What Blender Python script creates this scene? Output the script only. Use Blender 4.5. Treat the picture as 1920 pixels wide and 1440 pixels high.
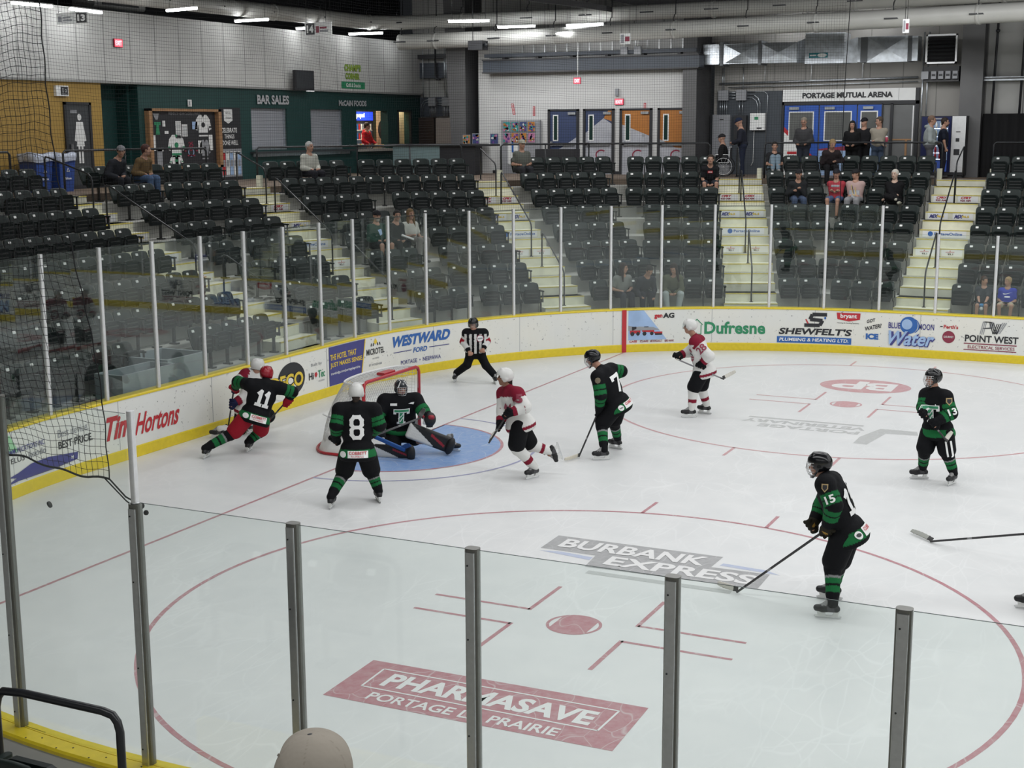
import bpy, bmesh, math, random
import numpy as np
from mathutils import Vector, Matrix
from mathutils.bvhtree import BVHTree
random.seed(7); rng = np.random.RandomState(7)
PI = math.pi
for o in list(bpy.data.objects):
    bpy.data.objects.remove(o)
SC = bpy.context.scene; COL = SC.collection

# ---------------------------------------------------------------- camera
CAM = np.array([11.763, -19.905, 5.272]); YAW, PITCH, ROLL = 0.45216, -0.18437, -0.00562
FPX, PCX, PCY = 2610.84, 945.15, 727.93
def cam_axes():
    f = np.array([-math.sin(YAW)*math.cos(PITCH), math.cos(YAW)*math.cos(PITCH), math.sin(PITCH)])
    rt = np.array([math.cos(YAW), math.sin(YAW), 0.0]); up = np.cross(rt, f)
    c, s = math.cos(ROLL), math.sin(ROLL)
    return c*rt+s*up, -s*rt+c*up, f
RT, UP, FW = cam_axes()
cd = bpy.data.cameras.new('camera'); cam = bpy.data.objects.new('camera', cd); COL.objects.link(cam)
M = Matrix([[RT[i], UP[i], -FW[i], CAM[i]] for i in range(3)] + [[0, 0, 0, 1]])
cam.matrix_world = M
cd.sensor_fit = 'HORIZONTAL'; cd.sensor_width = 36.0; cd.lens = 36.0*FPX/1920.0
cd.shift_x = (960-PCX)/1920.0; cd.shift_y = (PCY-720)/1920.0
cd.clip_start = 0.1; cd.clip_end = 300
SC.camera = cam

# ---------------------------------------------------------------- world, lights, exposure
w = bpy.data.worlds.new('arena_world'); SC.world = w; w.use_nodes = True
w.node_tree.nodes['Background'].inputs[0].default_value = (0.75, 0.82, 0.9, 1)
w.node_tree.nodes['Background'].inputs[1].default_value = 0.012
SC.view_settings.view_transform = 'Standard'; SC.view_settings.look = 'None'
SC.view_settings.gamma = 1; SC.view_settings.use_curve_mapping = False
SC.view_settings.exposure = 0.0
cy = SC.cycles
cy.use_denoising = True; cy.use_adaptive_sampling = True; cy.adaptive_threshold = 0.015
cy.max_bounces = 7; cy.diffuse_bounces = 3; cy.glossy_bounces = 3; cy.transmission_bounces = 4
cy.transparent_max_bounces = 24; cy.sample_clamp_indirect = 6; cy.caustics_reflective = False; cy.caustics_refractive = False
def area_light(name, loc, sx, sy, watts, col=(0.985, 0.992, 1.0), rot=(0, 0, 0), spread=PI):
    l = bpy.data.lights.new(name, 'AREA'); l.shape = 'RECTANGLE'; l.size = sx; l.size_y = sy; l.energy = watts
    l.color = col; l.spread = spread
    o = bpy.data.objects.new(name, l); o.location = loc; o.rotation_euler = rot; COL.objects.link(o)
    return o
for i, y in enumerate((-9.2, -3.1, 3.1, 9.2)):          # rows of high bay fixtures over the ice sheet
    area_light('rink_light_row', (26, y, 9.3), 54, 0.7, 1540)
area_light('seating_light_row', (-9.3, 10.5, 8.9), 0.8, 20, 480, rot=(0, -0.12, 0))
area_light('seating_light_row', (4.0, 15.3, 9.1), 18, 0.8, 560, rot=(0.12, 0, 0))
area_light('added_concourse_fill', (-5.5, 19.6, 7.45), 7, 0.3, 38, rot=(1.1, 0, 0), spread=2.2)  # unseen fill added and tilted to brighten the white door wall
area_light('added_entrance_fill', (2.5, 21.0, 7.0), 7, 0.3, 34, rot=(0.7, 0, 0), spread=2.4)  # fill added out of sight, aimed at the entrance wall
area_light('near_seating_light_row', (12, -17.5, 9.0), 20, 0.8, 420)

# ---------------------------------------------------------------- projection helpers (where a photographed point stands)
def ray(u, v): return (u-PCX)/FPX*RT + (PCY-v)/FPX*UP + FW
def onX(u, v, X): d = ray(u, v); return CAM + d*((X-CAM[0])/d[0])
def onY(u, v, Y): d = ray(u, v); return CAM + d*((Y-CAM[1])/d[1])
def onZ(u, v, Z=0.0): d = ray(u, v); return CAM + d*((Z-CAM[2])/d[2])
def project(p):
    d = np.asarray(p, float)-CAM; z = d@FW
    return PCX+FPX*(d@RT)/z, PCY-FPX*(d@UP)/z, z

# ---------------------------------------------------------------- materials
MATS = {}
def mat(name, col=(.5, .5, .5), rough=.6, metal=0., spec=.5, var=0., vscale=6., bump=0., bscale=60., emit=None, estr=0., vcol=False, alpha=1.):
    if name in MATS: return MATS[name]
    m = bpy.data.materials.new(name); m.use_nodes = True; nt = m.node_tree; b = nt.nodes['Principled BSDF']
    b.inputs['Base Color'].default_value = (*col, 1); b.inputs['Roughness'].default_value = rough
    b.inputs['Metallic'].default_value = metal; b.inputs['Specular IOR Level'].default_value = spec
    b.inputs['Alpha'].default_value = alpha
    if emit: b.inputs['Emission Color'].default_value = (*emit, 1); b.inputs['Emission Strength'].default_value = estr
    src = None
    if vcol:
        a = nt.nodes.new('ShaderNodeAttribute'); a.attribute_name = 'Col'; src = a.outputs['Color']
    tc = nt.nodes.new('ShaderNodeTexCoord')
    if var > 0:
        n = nt.nodes.new('ShaderNodeTexNoise'); n.inputs['Scale'].default_value = vscale; n.inputs['Detail'].default_value = 4
        nt.links.new(tc.outputs['Object'], n.inputs['Vector'])
        mr = nt.nodes.new('ShaderNodeMapRange'); mr.inputs[1].default_value = .3; mr.inputs[2].default_value = .7
        mr.inputs[3].default_value = 1-var; mr.inputs[4].default_value = 1+var
        nt.links.new(n.outputs['Fac'], mr.inputs[0])
        vm = nt.nodes.new('ShaderNodeVectorMath'); vm.operation = 'SCALE'
        if src: nt.links.new(src, vm.inputs[0])
        else: vm.inputs[0].default_value = col
        nt.links.new(mr.outputs[0], vm.inputs['Scale']); src = vm.outputs[0]
    if src: nt.links.new(src, b.inputs['Base Color'])
    if bump > 0:
        n = nt.nodes.new('ShaderNodeTexNoise'); n.inputs['Scale'].default_value = bscale; n.inputs['Detail'].default_value = 3
        nt.links.new(tc.outputs['Object'], n.inputs['Vector'])
        bp = nt.nodes.new('ShaderNodeBump'); bp.inputs['Strength'].default_value = bump; bp.inputs['Distance'].default_value = .02
        nt.links.new(n.outputs['Fac'], bp.inputs['Height']); nt.links.new(bp.outputs[0], b.inputs['Normal'])
    MATS[name] = m; return m
def nodes_of(m): return m.node_tree.nodes, m.node_tree.links

# ---------------------------------------------------------------- mesh builder
class MB:
    def __init__(s): s.v = []; s.f = []; s.m = []; s.mats = []; s.smooth = []
    def mi(s, m):
        if m not in s.mats: s.mats.append(m)
        return s.mats.index(m)
    def add(s, vs, fs, m, smooth=False):
        o = len(s.v); s.v += [tuple(map(float, p)) for p in vs]; i = s.mi(m)
        for f in fs: s.f.append(tuple(o+a for a in f)); s.m.append(i); s.smooth.append(smooth)
    def box(s, a, b, m, fr=None):
        x0, y0, z0 = a; x1, y1, z1 = b
        v = [(x0, y0, z0), (x1, y0, z0), (x1, y1, z0), (x0, y1, z0), (x0, y0, z1), (x1, y0, z1), (x1, y1, z1), (x0, y1, z1)]
        if fr is not None: v = [fr(*p) for p in v]
        s.add(v, [(0, 3, 2, 1), (4, 5, 6, 7), (0, 1, 5, 4), (1, 2, 6, 5), (2, 3, 7, 6), (3, 0, 4, 7)], m)
    def rbox(s, a, b, m, r=.02, fr=None, ax=1):          # box with its four edges along axis ax rounded
        A = [i for i in range(3) if i != ax]; x0, x1 = a[A[0]], b[A[0]]; z0, z1 = a[A[1]], b[A[1]]
        r = min(r, abs(x1-x0)/2.01, abs(z1-z0)/2.01); pr = []
        for cx, cz, a0 in ((x1-r, z1-r, 0), (x0+r, z1-r, PI/2), (x0+r, z0+r, PI), (x1-r, z0+r, 1.5*PI)):
            for k in range(4): t = a0+k*PI/6; pr.append((cx+r*math.cos(t), cz+r*math.sin(t)))
        n = len(pr); vs = []
        for yy in (a[ax], b[ax]):
            for p in pr:
                q = [0, 0, 0]; q[A[0]], q[A[1]], q[ax] = p[0], p[1], yy; vs.append(tuple(q) if fr is None else fr(*q))
        fs = [(i, (i+1) % n, n+(i+1) % n, n+i) for i in range(n)]+[tuple(range(n-1, -1, -1)), tuple(range(n, 2*n))]
        s.add(vs, fs, m)
    def tube(s, pts, r, m, n=8, caps=True, rs=None, closed=False):
        P = [np.array(p, float) for p in pts]; rings = []; up = np.array([0, 0, 1.0]); L = len(P)
        prev = None
        for i, p in enumerate(P):
            if closed: d = P[(i+1) % L]-P[i-1]
            else: d = P[min(i+1, L-1)]-P[max(i-1, 0)]
            d = d/(np.linalg.norm(d)+1e-12)
            if prev is None:
                a = np.cross(d, up);
                if np.linalg.norm(a) < .1: a = np.cross(d, [1.0, 0, 0])
            else: a = prev-d*(prev@d)
            a /= np.linalg.norm(a)+1e-12; prev = a; b = np.cross(d, a); rr = rs[i] if rs is not None else r
            rings += [p+rr*(math.cos(2*PI*k/n)*a+math.sin(2*PI*k/n)*b) for k in range(n)]
        fs = []
        for i in range(L if closed else L-1):
            j = (i+1) % L
            for k in range(n): fs.append((i*n+k, i*n+(k+1) % n, j*n+(k+1) % n, j*n+k))
        if caps and not closed: fs += [tuple(range(n-1, -1, -1)), tuple((L-1)*n+k for k in range(n))]
        s.add(rings, fs, m, True)
    def lathe(s, prof, m, o=(0, 0, 0), n=16, fr=None):
        vs = []
        for r, z in prof:
            for k in range(n):
                p = (r*math.cos(2*PI*k/n), r*math.sin(2*PI*k/n), z)
                p = fr(*p) if fr else (p[0]+o[0], p[1]+o[1], p[2]+o[2]); vs.append(p)
        fs = [(i*n+k, i*n+(k+1) % n, (i+1)*n+(k+1) % n, (i+1)*n+k) for i in range(len(prof)-1) for k in range(n)]
        fs += [tuple(range(n-1, -1, -1)), tuple((len(prof)-1)*n+k for k in range(n))]
        s.add(vs, fs, m, True)
    def sphere(s, c, r, m, n=10, sc=(1, 1, 1)):
        pr = [(math.sin(PI*i/n)*1.0+1e-4, -math.cos(PI*i/n)) for i in range(n+1)]
        s.lathe(pr, m, n=n*2, fr=lambda x, y, z: (c[0]+x*r*sc[0], c[1]+y*r*sc[1], c[2]+z*r*sc[2]))
    def build(s, name, parent=None, loc=None):
        me = bpy.data.meshes.new(name); me.from_pydata(s.v, [], s.f)
        for m in s.mats: me.materials.append(m)
        me.polygons.foreach_set('material_index', s.m); me.polygons.foreach_set('use_smooth', s.smooth); me.update()
        return link(name, me, parent, loc)
def link(name, me, parent=None, loc=None):
    o = bpy.data.objects.new(name, me); COL.objects.link(o)
    if parent is not None: o.parent = parent
    if loc is not None: o.location = loc
    return o
def tag(o, label=None, cat=None, group=None, kind=None):
    if label: o['label'] = label
    if cat: o['category'] = cat
    if group: o['group'] = group
    if kind: o['kind'] = kind
    return o
def thing(name, label, cat, loc=(0, 0, 0), rz=0., group=None):
    o = bpy.data.objects.new(name, None); COL.objects.link(o); o.location = loc; o.rotation_euler = (0, 0, rz)
    o.empty_display_size = .2
    return tag(o, label, cat, group)
def world_thing(name, label, cat, base, group=None):
    """an Empty at base; parts built in world coordinates are shifted back by wpart()"""
    return thing(name, label, cat, tuple(map(float, base)), 0., group)
def wpart(mb, name, t, label=None):
    b = np.array(t.location); mb.v = [tuple(np.array(p)-b) for p in mb.v]
    o = mb.build(name, t)
    if label: o['label'] = label
    return o
def copy_tree(o, parent=None):
    c = o.copy(); COL.objects.link(c)
    if parent is not None: c.parent = parent
    for ch in list(o.children): copy_tree(ch, c)
    return c

# ---------------------------------------------------------------- flat lettering and artwork laid on a surface
TXT = {}
def text2d(s, bold=0.0):
    key = (s, bold)
    if key in TXT: return TXT[key]
    cu = bpy.data.curves.new('t', 'FONT'); cu.body = s; cu.size = 1; cu.offset = bold; cu.resolution_u = 3; cu.fill_mode = 'FRONT'
    ob = bpy.data.objects.new('t', cu); COL.objects.link(ob)
    dg = bpy.context.evaluated_depsgraph_get(); me = bpy.data.meshes.new_from_object(ob.evaluated_get(dg))
    vs = np.array([v.co[:2] for v in me.vertices]); fs = [tuple(p.vertices) for p in me.polygons]
    bpy.data.objects.remove(ob); bpy.data.meshes.remove(me); bpy.data.curves.remove(cu)
    TXT[key] = (vs, fs); return TXT[key]
class Art:
    """2D artwork (x right, y up) put on a surface by fmap(x, y, layer)"""
    def __init__(s, fmap, dx=.25): s.fmap = fmap; s.mb = MB(); s.dx = dx; s.layer = 0
    def add(s, vs, fs, m, layer=None):
        l = s.layer if layer is None else layer
        s.mb.add([s.fmap(x, y, l) for x, y in vs], fs, m)
    def rect(s, x0, y0, x1, y1, m, layer=0, sl=0., sr=0.):
        n = max(1, int(abs(x1-x0)/s.dx)); vs = []
        for i in range(n+1):
            t = i/n; vs += [(x0+(x1-x0)*t, y0), (x0+sl*(1-t)+(x1+sr-x0)*t, y1)]
        s.add(vs, [(2*i, 2*i+2, 2*i+3, 2*i+1) for i in range(n)], m, layer)
    def poly(s, pts, m, layer=0): s.add(pts, [tuple(range(len(pts)))], m, layer)
    def ell(s, cx, cy_, rx, ry, m, layer=0, n=28, a0=0, a1=2*PI, inner=None):
        if inner is None:
            s.add([(cx, cy_)]+[(cx+rx*math.cos(a0+(a1-a0)*k/n), cy_+ry*math.sin(a0+(a1-a0)*k/n)) for k in range(n+1)], [(0, k, k+1) for k in range(1, n+1)], m, layer)
        else:
            vs = []
            for k in range(n+1):
                a = a0+(a1-a0)*k/n
                vs += [(cx+rx*math.cos(a), cy_+ry*math.sin(a)), (cx+(rx-inner)*math.cos(a), cy_+(ry-inner)*math.sin(a))]
            s.add(vs, [(2*k, 2*k+2, 2*k+3, 2*k+1) for k in range(n)], m, layer)
    def line(s, pts, wd, m, layer=1):
        for (x0, y0), (x1, y1) in zip(pts[:-1], pts[1:]):
            L = math.hypot(x1-x0, y1-y0)+1e-9; nx, ny = -(y1-y0)/L*wd/2, (x1-x0)/L*wd/2
            s.add([(x0+nx, y0+ny), (x0-nx, y0-ny), (x1-nx, y1-ny), (x1+nx, y1+ny)], [(0, 1, 2, 3)], m, layer)
    def text(s, t, x0, y0, x1, y1, m, layer=2, bold=.02, shear=0., rise=0.):
        vs, fs = text2d(t, bold)
        if not len(vs): return
        a = vs.min(0); b = vs.max(0); q = (vs-a)/(b-a+1e-9)
        X = x0+q[:, 0]*(x1-x0)+shear*(q[:, 1]-.5)*(y1-y0); Y = y0+q[:, 1]*(y1-y0)+rise*(q[:, 0]-.5)
        s.add(list(zip(X, Y)), fs, m, layer)
    def build(s, name, parent=None): return s.mb.build(name, parent)
def flat_map(o, ex, ey, n, gap=.003):
    o, ex, ey, n = (np.array(a, float) for a in (o, ex, ey, n))
    return lambda x, y, l: tuple(o+ex*x+ey*y+n*gap*(l+1))
# ---------------------------------------------------------------- shared materials
def flatc(name, c, r=.6): return mat(name, c, r, var=.04, vscale=5)
WHT = mat('white_print', (.82, .83, .82), .45, var=.02); BLK = mat('black_print', (.022, .023, .027), .5, var=.05)
BLU = mat('blue_print', (.03, .13, .42), .45, var=.05); RED = mat('red_print', (.50, .025, .035), .45, var=.05)
GRN = mat('green_print', (.03, .26, .12), .45, var=.05); YEL = mat('yellow_print', (.80, .58, .05), .45, var=.05)
NAV = mat('navy_print', (.055, .055, .23), .4, var=.05); GRY = mat('grey_print', (.30, .31, .33), .5, var=.05)
LBL = mat('pale_blue_print', (.35, .50, .75), .5, var=.1, vscale=3); EDGE = mat('glass_edge_dark', (.05, .075, .07), .3)
MAR = mat('maroon_print', (.25, .03, .06), .45, var=.05)
YELB = mat('yellow_dasher_plastic', (.74, .57, .025), .38, var=.06, vscale=14)
STEEL = mat('brushed_steel', (.55, .56, .57), .33, metal=.9, var=.05, vscale=30)
ALU = mat('aluminium_post', (.78, .79, .80), .36, metal=.55, var=.05, vscale=20)
DKPOST = mat('dark_anodised_post', (.19, .19, .175), .34, metal=.75, var=.05, vscale=20)
DKMET = mat('black_powder_coat', (.018, .02, .023), .32, var=.1, vscale=20)
GALV = mat('galvanised_sheet', (.58, .62, .66), .28, metal=.85, var=.18, vscale=7, bump=.15, bscale=9)
CONC = mat('concrete', (.40, .40, .37), .85, var=.12, vscale=2.5, bump=.2, bscale=25)
CREAM = mat('cream_step_paint', (.74, .735, .60), .75, var=.10, vscale=3.5, bump=.1)
NOSE = mat('yellow_step_nosing', (.62, .52, .12), .6, var=.15, vscale=9)
SEATG = mat('dark_green_seat_plastic', (.011, .019, .017), .42, spec=.28, var=.12, vscale=10)
SEATP = mat('seat_pan_plastic', (.006, .010, .010), .42, spec=.25, var=.12, vscale=10)
IRON = mat('seat_standard_iron', (.035, .038, .038), .45, var=.1)
PLATE = mat('seat_number_plate', (.92, .92, .90), .4, var=.02)
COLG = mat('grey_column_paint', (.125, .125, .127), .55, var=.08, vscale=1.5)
COLD = mat('column_shade_dark_steel', (.055, .055, .058), .55, var=.08, vscale=1.5)  # darker copy of the column grey for its shaded side; also dark steel parts
DARK = mat('dark_roof', (.018, .019, .021), .8, var=.15, vscale=1)
GREENW = mat('dark_green_wall_paint', (.009, .052, .048), .55, var=.06, vscale=2)
YELW = mat('ochre_wall_paint', (.40, .25, .055), .6, var=.06, vscale=2)
DUCTW = mat('white_duct_paint', (.56, .56, .53), .42, var=.06, vscale=1.2)
WOOD = mat('oak_frame', (.38, .21, .10), .5, var=.15, vscale=8)
BROWN = mat('brown_floor_tile', (.20, .15, .11), .6, var=.1)
TEAL = mat('teal_counter_panel', (.23, .33, .34), .5, var=.05)
BGREY = mat('blue_grey_steel_paint', (.060, .072, .092), .5, var=.06, vscale=2)
def stripes_mat(name, c, pitch, axis, depth=.25, c2=None, rough=.5, w=.08):
    """painted sheet cladding with ribs every pitch metres"""
    m = mat(name, c, rough, var=.0); N, L = nodes_of(m); b = N['Principled BSDF']
    g = N.new('ShaderNodeNewGeometry'); sx = N.new('ShaderNodeSeparateXYZ'); L.new(g.outputs['Position'], sx.inputs[0])
    d = N.new('ShaderNodeMath'); d.operation = 'DIVIDE'; d.inputs[1].default_value = pitch; L.new(sx.outputs[axis], d.inputs[0])
    fr = N.new('ShaderNodeMath'); fr.operation = 'FRACT'; L.new(d.outputs[0], fr.inputs[0])
    lt = N.new('ShaderNodeMath'); lt.operation = 'LESS_THAN'; lt.inputs[1].default_value = w; L.new(fr.outputs[0], lt.inputs[0])
    mx = N.new('ShaderNodeMix'); mx.data_type = 'RGBA'; L.new(lt.outputs[0], mx.inputs['Factor'])
    n = N.new('ShaderNodeTexNoise'); n.inputs['Scale'].default_value = 1.3; L.new(g.outputs['Position'], n.inputs['Vector'])
    mr = N.new('ShaderNodeMapRange'); mr.inputs[1].default_value = .3; mr.inputs[2].default_value = .7; mr.inputs[3].default_value = .93; mr.inputs[4].default_value = 1.07
    L.new(n.outputs['Fac'], mr.inputs[0]); vm = N.new('ShaderNodeVectorMath'); vm.operation = 'SCALE'; vm.inputs[0].default_value = c
    L.new(mr.outputs[0], vm.inputs['Scale'])
    c2 = c2 or tuple(a*(1-depth) for a in c)
    L.new(vm.outputs[0], mx.inputs['A']); mx.inputs['B'].default_value = (*c2, 1); L.new(mx.outputs['Result'], b.inputs['Base Color'])
    return m
WCLAD = stripes_mat('white_steel_cladding_y', (.60, .60, .58), 1.02, 'Y', c2=(.33, .33, .32), w=.035)
WCLX = stripes_mat('white_steel_cladding_x', (.40, .40, .385), 1.05, 'X', c2=(.16, .16, .155), w=.035)
WPAINT = mat('white_wall_paint', (.62, .62, .61), .6, var=.04, vscale=1)
GCLX = stripes_mat('grey_insulated_panel_x', (.30, .29, .27), .98, 'X', c2=(.17, .165, .155), w=.03)
SHUT = stripes_mat('roll_shutter_slats', (.36, .38, .42), .075, 'Z', c2=(.27, .285, .315), w=.22)
CREAMP = stripes_mat('cream_panel', (.55, .52, .44), 1.4, 'X', depth=.1)

def ice_material():
    m = mat('ice', (.8, .82, .83), .22, spec=.3); N, L = nodes_of(m); b = N['Principled BSDF']
    g = N.new('ShaderNodeNewGeometry')
    def sc(scale, thr, rot, stretch, dist):
        mp = N.new('ShaderNodeMapping'); mp.inputs['Rotation'].default_value = (0, 0, rot); mp.inputs['Scale'].default_value = (scale, scale*stretch, 1)
        L.new(g.outputs['Position'], mp.inputs['Vector'])
        nz = N.new('ShaderNodeTexNoise'); nz.inputs['Scale'].default_value = .7; nz.inputs['Detail'].default_value = 2; L.new(mp.outputs[0], nz.inputs['Vector'])
        ad = N.new('ShaderNodeVectorMath'); ad.operation = 'MULTIPLY_ADD'; L.new(nz.outputs['Color'], ad.inputs[0]); ad.inputs[1].default_value = (dist,)*3; L.new(mp.outputs[0], ad.inputs[2])
        v = N.new('ShaderNodeTexVoronoi'); v.feature = 'DISTANCE_TO_EDGE'; v.inputs['Scale'].default_value = 1; L.new(ad.outputs[0], v.inputs['Vector'])
        mr = N.new('ShaderNodeMapRange'); mr.inputs[1].default_value = 0; mr.inputs[2].default_value = thr; mr.inputs[3].default_value = 1; mr.inputs[4].default_value = 0
        L.new(v.outputs['Distance'], mr.inputs[0]); return mr.outputs[0]
    outs = [sc(.8, .012, .4, .55, 1.6), sc(1.5, .02, 1.9, .4, 1.2), sc(.55, .008, 2.6, .5, 2.4), sc(2.6, .028, 1.1, .3, .8)]
    cur = outs[0]
    for o in outs[1:]:
        a = N.new('ShaderNodeMath'); a.operation = 'MAXIMUM'; L.new(cur, a.inputs[0]); L.new(o, a.inputs[1]); cur = a.outputs[0]
    fade = N.new('ShaderNodeTexNoise'); fade.inputs['Scale'].default_value = .6; fade.inputs['Detail'].default_value = 4; L.new(g.outputs['Position'], fade.inputs['Vector'])
    fr = N.new('ShaderNodeMapRange'); fr.inputs[1].default_value = .42; fr.inputs[2].default_value = .65; L.new(fade.outputs['Fac'], fr.inputs[0])
    mu = N.new('ShaderNodeMath'); mu.operation = 'MULTIPLY'; L.new(cur, mu.inputs[0]); L.new(fr.outputs[0], mu.inputs[1])
    snow = N.new('ShaderNodeTexNoise'); snow.inputs['Scale'].default_value = 1.7; snow.inputs['Detail'].default_value = 8; snow.inputs['Roughness'].default_value = .7; L.new(g.outputs['Position'], snow.inputs['Vector'])
    cr = N.new('ShaderNodeMapRange'); cr.inputs[1].default_value = .3; cr.inputs[2].default_value = .7; cr.inputs[3].default_value = 0; cr.inputs[4].default_value = 1; L.new(snow.outputs['Fac'], cr.inputs[0])
    m1 = N.new('ShaderNodeMix'); m1.data_type = 'RGBA'; m1.inputs['A'].default_value = (.70, .715, .715, 1); m1.inputs['B'].default_value = (.76, .768, .762, 1); L.new(cr.outputs[0], m1.inputs['Factor'])
    m2 = N.new('ShaderNodeMix'); m2.data_type = 'RGBA'; L.new(m1.outputs['Result'], m2.inputs['A']); m2.inputs['B'].default_value = (.90, .91, .91, 1)
    s2 = N.new('ShaderNodeMath'); s2.operation = 'MULTIPLY'; s2.inputs[1].default_value = .35; L.new(mu.outputs[0], s2.inputs[0]); L.new(s2.outputs[0], m2.inputs['Factor'])
    L.new(m2.outputs['Result'], b.inputs['Base Color'])
    rr = N.new('ShaderNodeMapRange'); rr.inputs[3].default_value = .34; rr.inputs[4].default_value = .42; L.new(cr.outputs[0], rr.inputs[0]); L.new(rr.outputs[0], b.inputs['Roughness'])
    return m
ICE = ice_material()
def ice_paint(name, c, cover=.9):
    """paint frozen under the ice, broken up by snow and skate scratches"""
    m = mat(name, c, .35, spec=.3); N, L = nodes_of(m); b = N['Principled BSDF']; g = N.new('ShaderNodeNewGeometry')
    n = N.new('ShaderNodeTexNoise'); n.inputs['Scale'].default_value = 9; n.inputs['Detail'].default_value = 8; n.inputs['Roughness'].default_value = .75; L.new(g.outputs['Position'], n.inputs['Vector'])
    mp = N.new('ShaderNodeMapping'); mp.inputs['Scale'].default_value = (1.3, .7, 1); L.new(g.outputs['Position'], mp.inputs['Vector'])
    nz = N.new('ShaderNodeTexNoise'); nz.inputs['Scale'].default_value = .9; L.new(mp.outputs[0], nz.inputs['Vector'])
    ad = N.new('ShaderNodeVectorMath'); ad.operation = 'MULTIPLY_ADD'; L.new(nz.outputs['Color'], ad.inputs[0]); ad.inputs[1].default_value = (1.5,)*3; L.new(mp.outputs[0], ad.inputs[2])
    v = N.new('ShaderNodeTexVoronoi'); v.feature = 'DISTANCE_TO_EDGE'; v.inputs['Scale'].default_value = 2.2; L.new(ad.outputs[0], v.inputs['Vector'])
    mr = N.new('ShaderNodeMapRange'); mr.inputs[1].default_value = 0; mr.inputs[2].default_value = .03; mr.inputs[3].default_value = .55; mr.inputs[4].default_value = 0; L.new(v.outputs['Distance'], mr.inputs[0])
    nr = N.new('ShaderNodeMapRange'); nr.inputs[1].default_value = .35; nr.inputs[2].default_value = .75; nr.inputs[3].default_value = 1-cover; nr.inputs[4].default_value = 1-cover+.3; L.new(n.outputs['Fac'], nr.inputs[0])
    mx = N.new('ShaderNodeMath'); mx.operation = 'MAXIMUM'; L.new(mr.outputs[0], mx.inputs[0]); L.new(nr.outputs[0], mx.inputs[1])
    mm = N.new('ShaderNodeMix'); mm.data_type = 'RGBA'; mm.inputs['A'].default_value = (*c, 1); mm.inputs['B'].default_value = (.72, .735, .735, 1); L.new(mx.outputs[0], mm.inputs['Factor'])
    L.new(mm.outputs['Result'], b.inputs['Base Color']); return m
IRED = ice_paint('ice_red_paint', (.42, .12, .15), .92); IBLU = ice_paint('ice_crease_blue_paint', (.10, .27, .62), .88)
IGRY = ice_paint('ice_grey_paint', (.27, .27, .275), .86); IBL2 = ice_paint('ice_blue_line_paint', (.20, .20, .45), .85)
ILBL = ice_paint('ice_pale_blue_paint', (.30, .38, .62), .7); IWHT = ice_paint('ice_white_paint', (.80, .80, .79), .95)
IFRD = ice_paint('ice_faded_red_paint', (.55, .22, .24), .85); IFGR = ice_paint('ice_faded_grey_paint', (.42, .43, .42), .8)

def board_white():
    m = mat('board_white_plastic', (.78, .78, .74), .35); N, L = nodes_of(m); b = N['Principled BSDF']; g = N.new('ShaderNodeNewGeometry')
    v = N.new('ShaderNodeTexNoise'); v.inputs['Scale'].default_value = 16; v.inputs['Detail'].default_value = 3; v.inputs['Roughness'].default_value = .6; L.new(g.outputs['Position'], v.inputs['Vector'])
    mr = N.new('ShaderNodeMapRange'); mr.inputs[1].default_value = .655; mr.inputs[2].default_value = .70; mr.inputs[4].default_value = .75; L.new(v.outputs['Fac'], mr.inputs[0])
    n2 = N.new('ShaderNodeTexNoise'); n2.inputs['Scale'].default_value = .8; L.new(g.outputs['Position'], n2.inputs['Vector'])
    r2 = N.new('ShaderNodeMapRange'); r2.inputs[1].default_value = .35; r2.inputs[2].default_value = .65; L.new(n2.outputs['Fac'], r2.inputs[0])
    m1 = N.new('ShaderNodeMix'); m1.data_type = 'RGBA'; m1.inputs['A'].default_value = (.76, .77, .74, 1); m1.inputs['B'].default_value = (.80, .79, .72, 1); L.new(r2.outputs[0], m1.inputs['Factor'])
    m2 = N.new('ShaderNodeMix'); m2.data_type = 'RGBA'; L.new(m1.outputs['Result'], m2.inputs['A']); m2.inputs['B'].default_value = (.12, .12, .12, 1); L.new(mr.outputs[0], m2.inputs['Factor'])
    L.new(m2.outputs['Result'], b.inputs['Base Color']); return m
BWHT = board_white()
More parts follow.
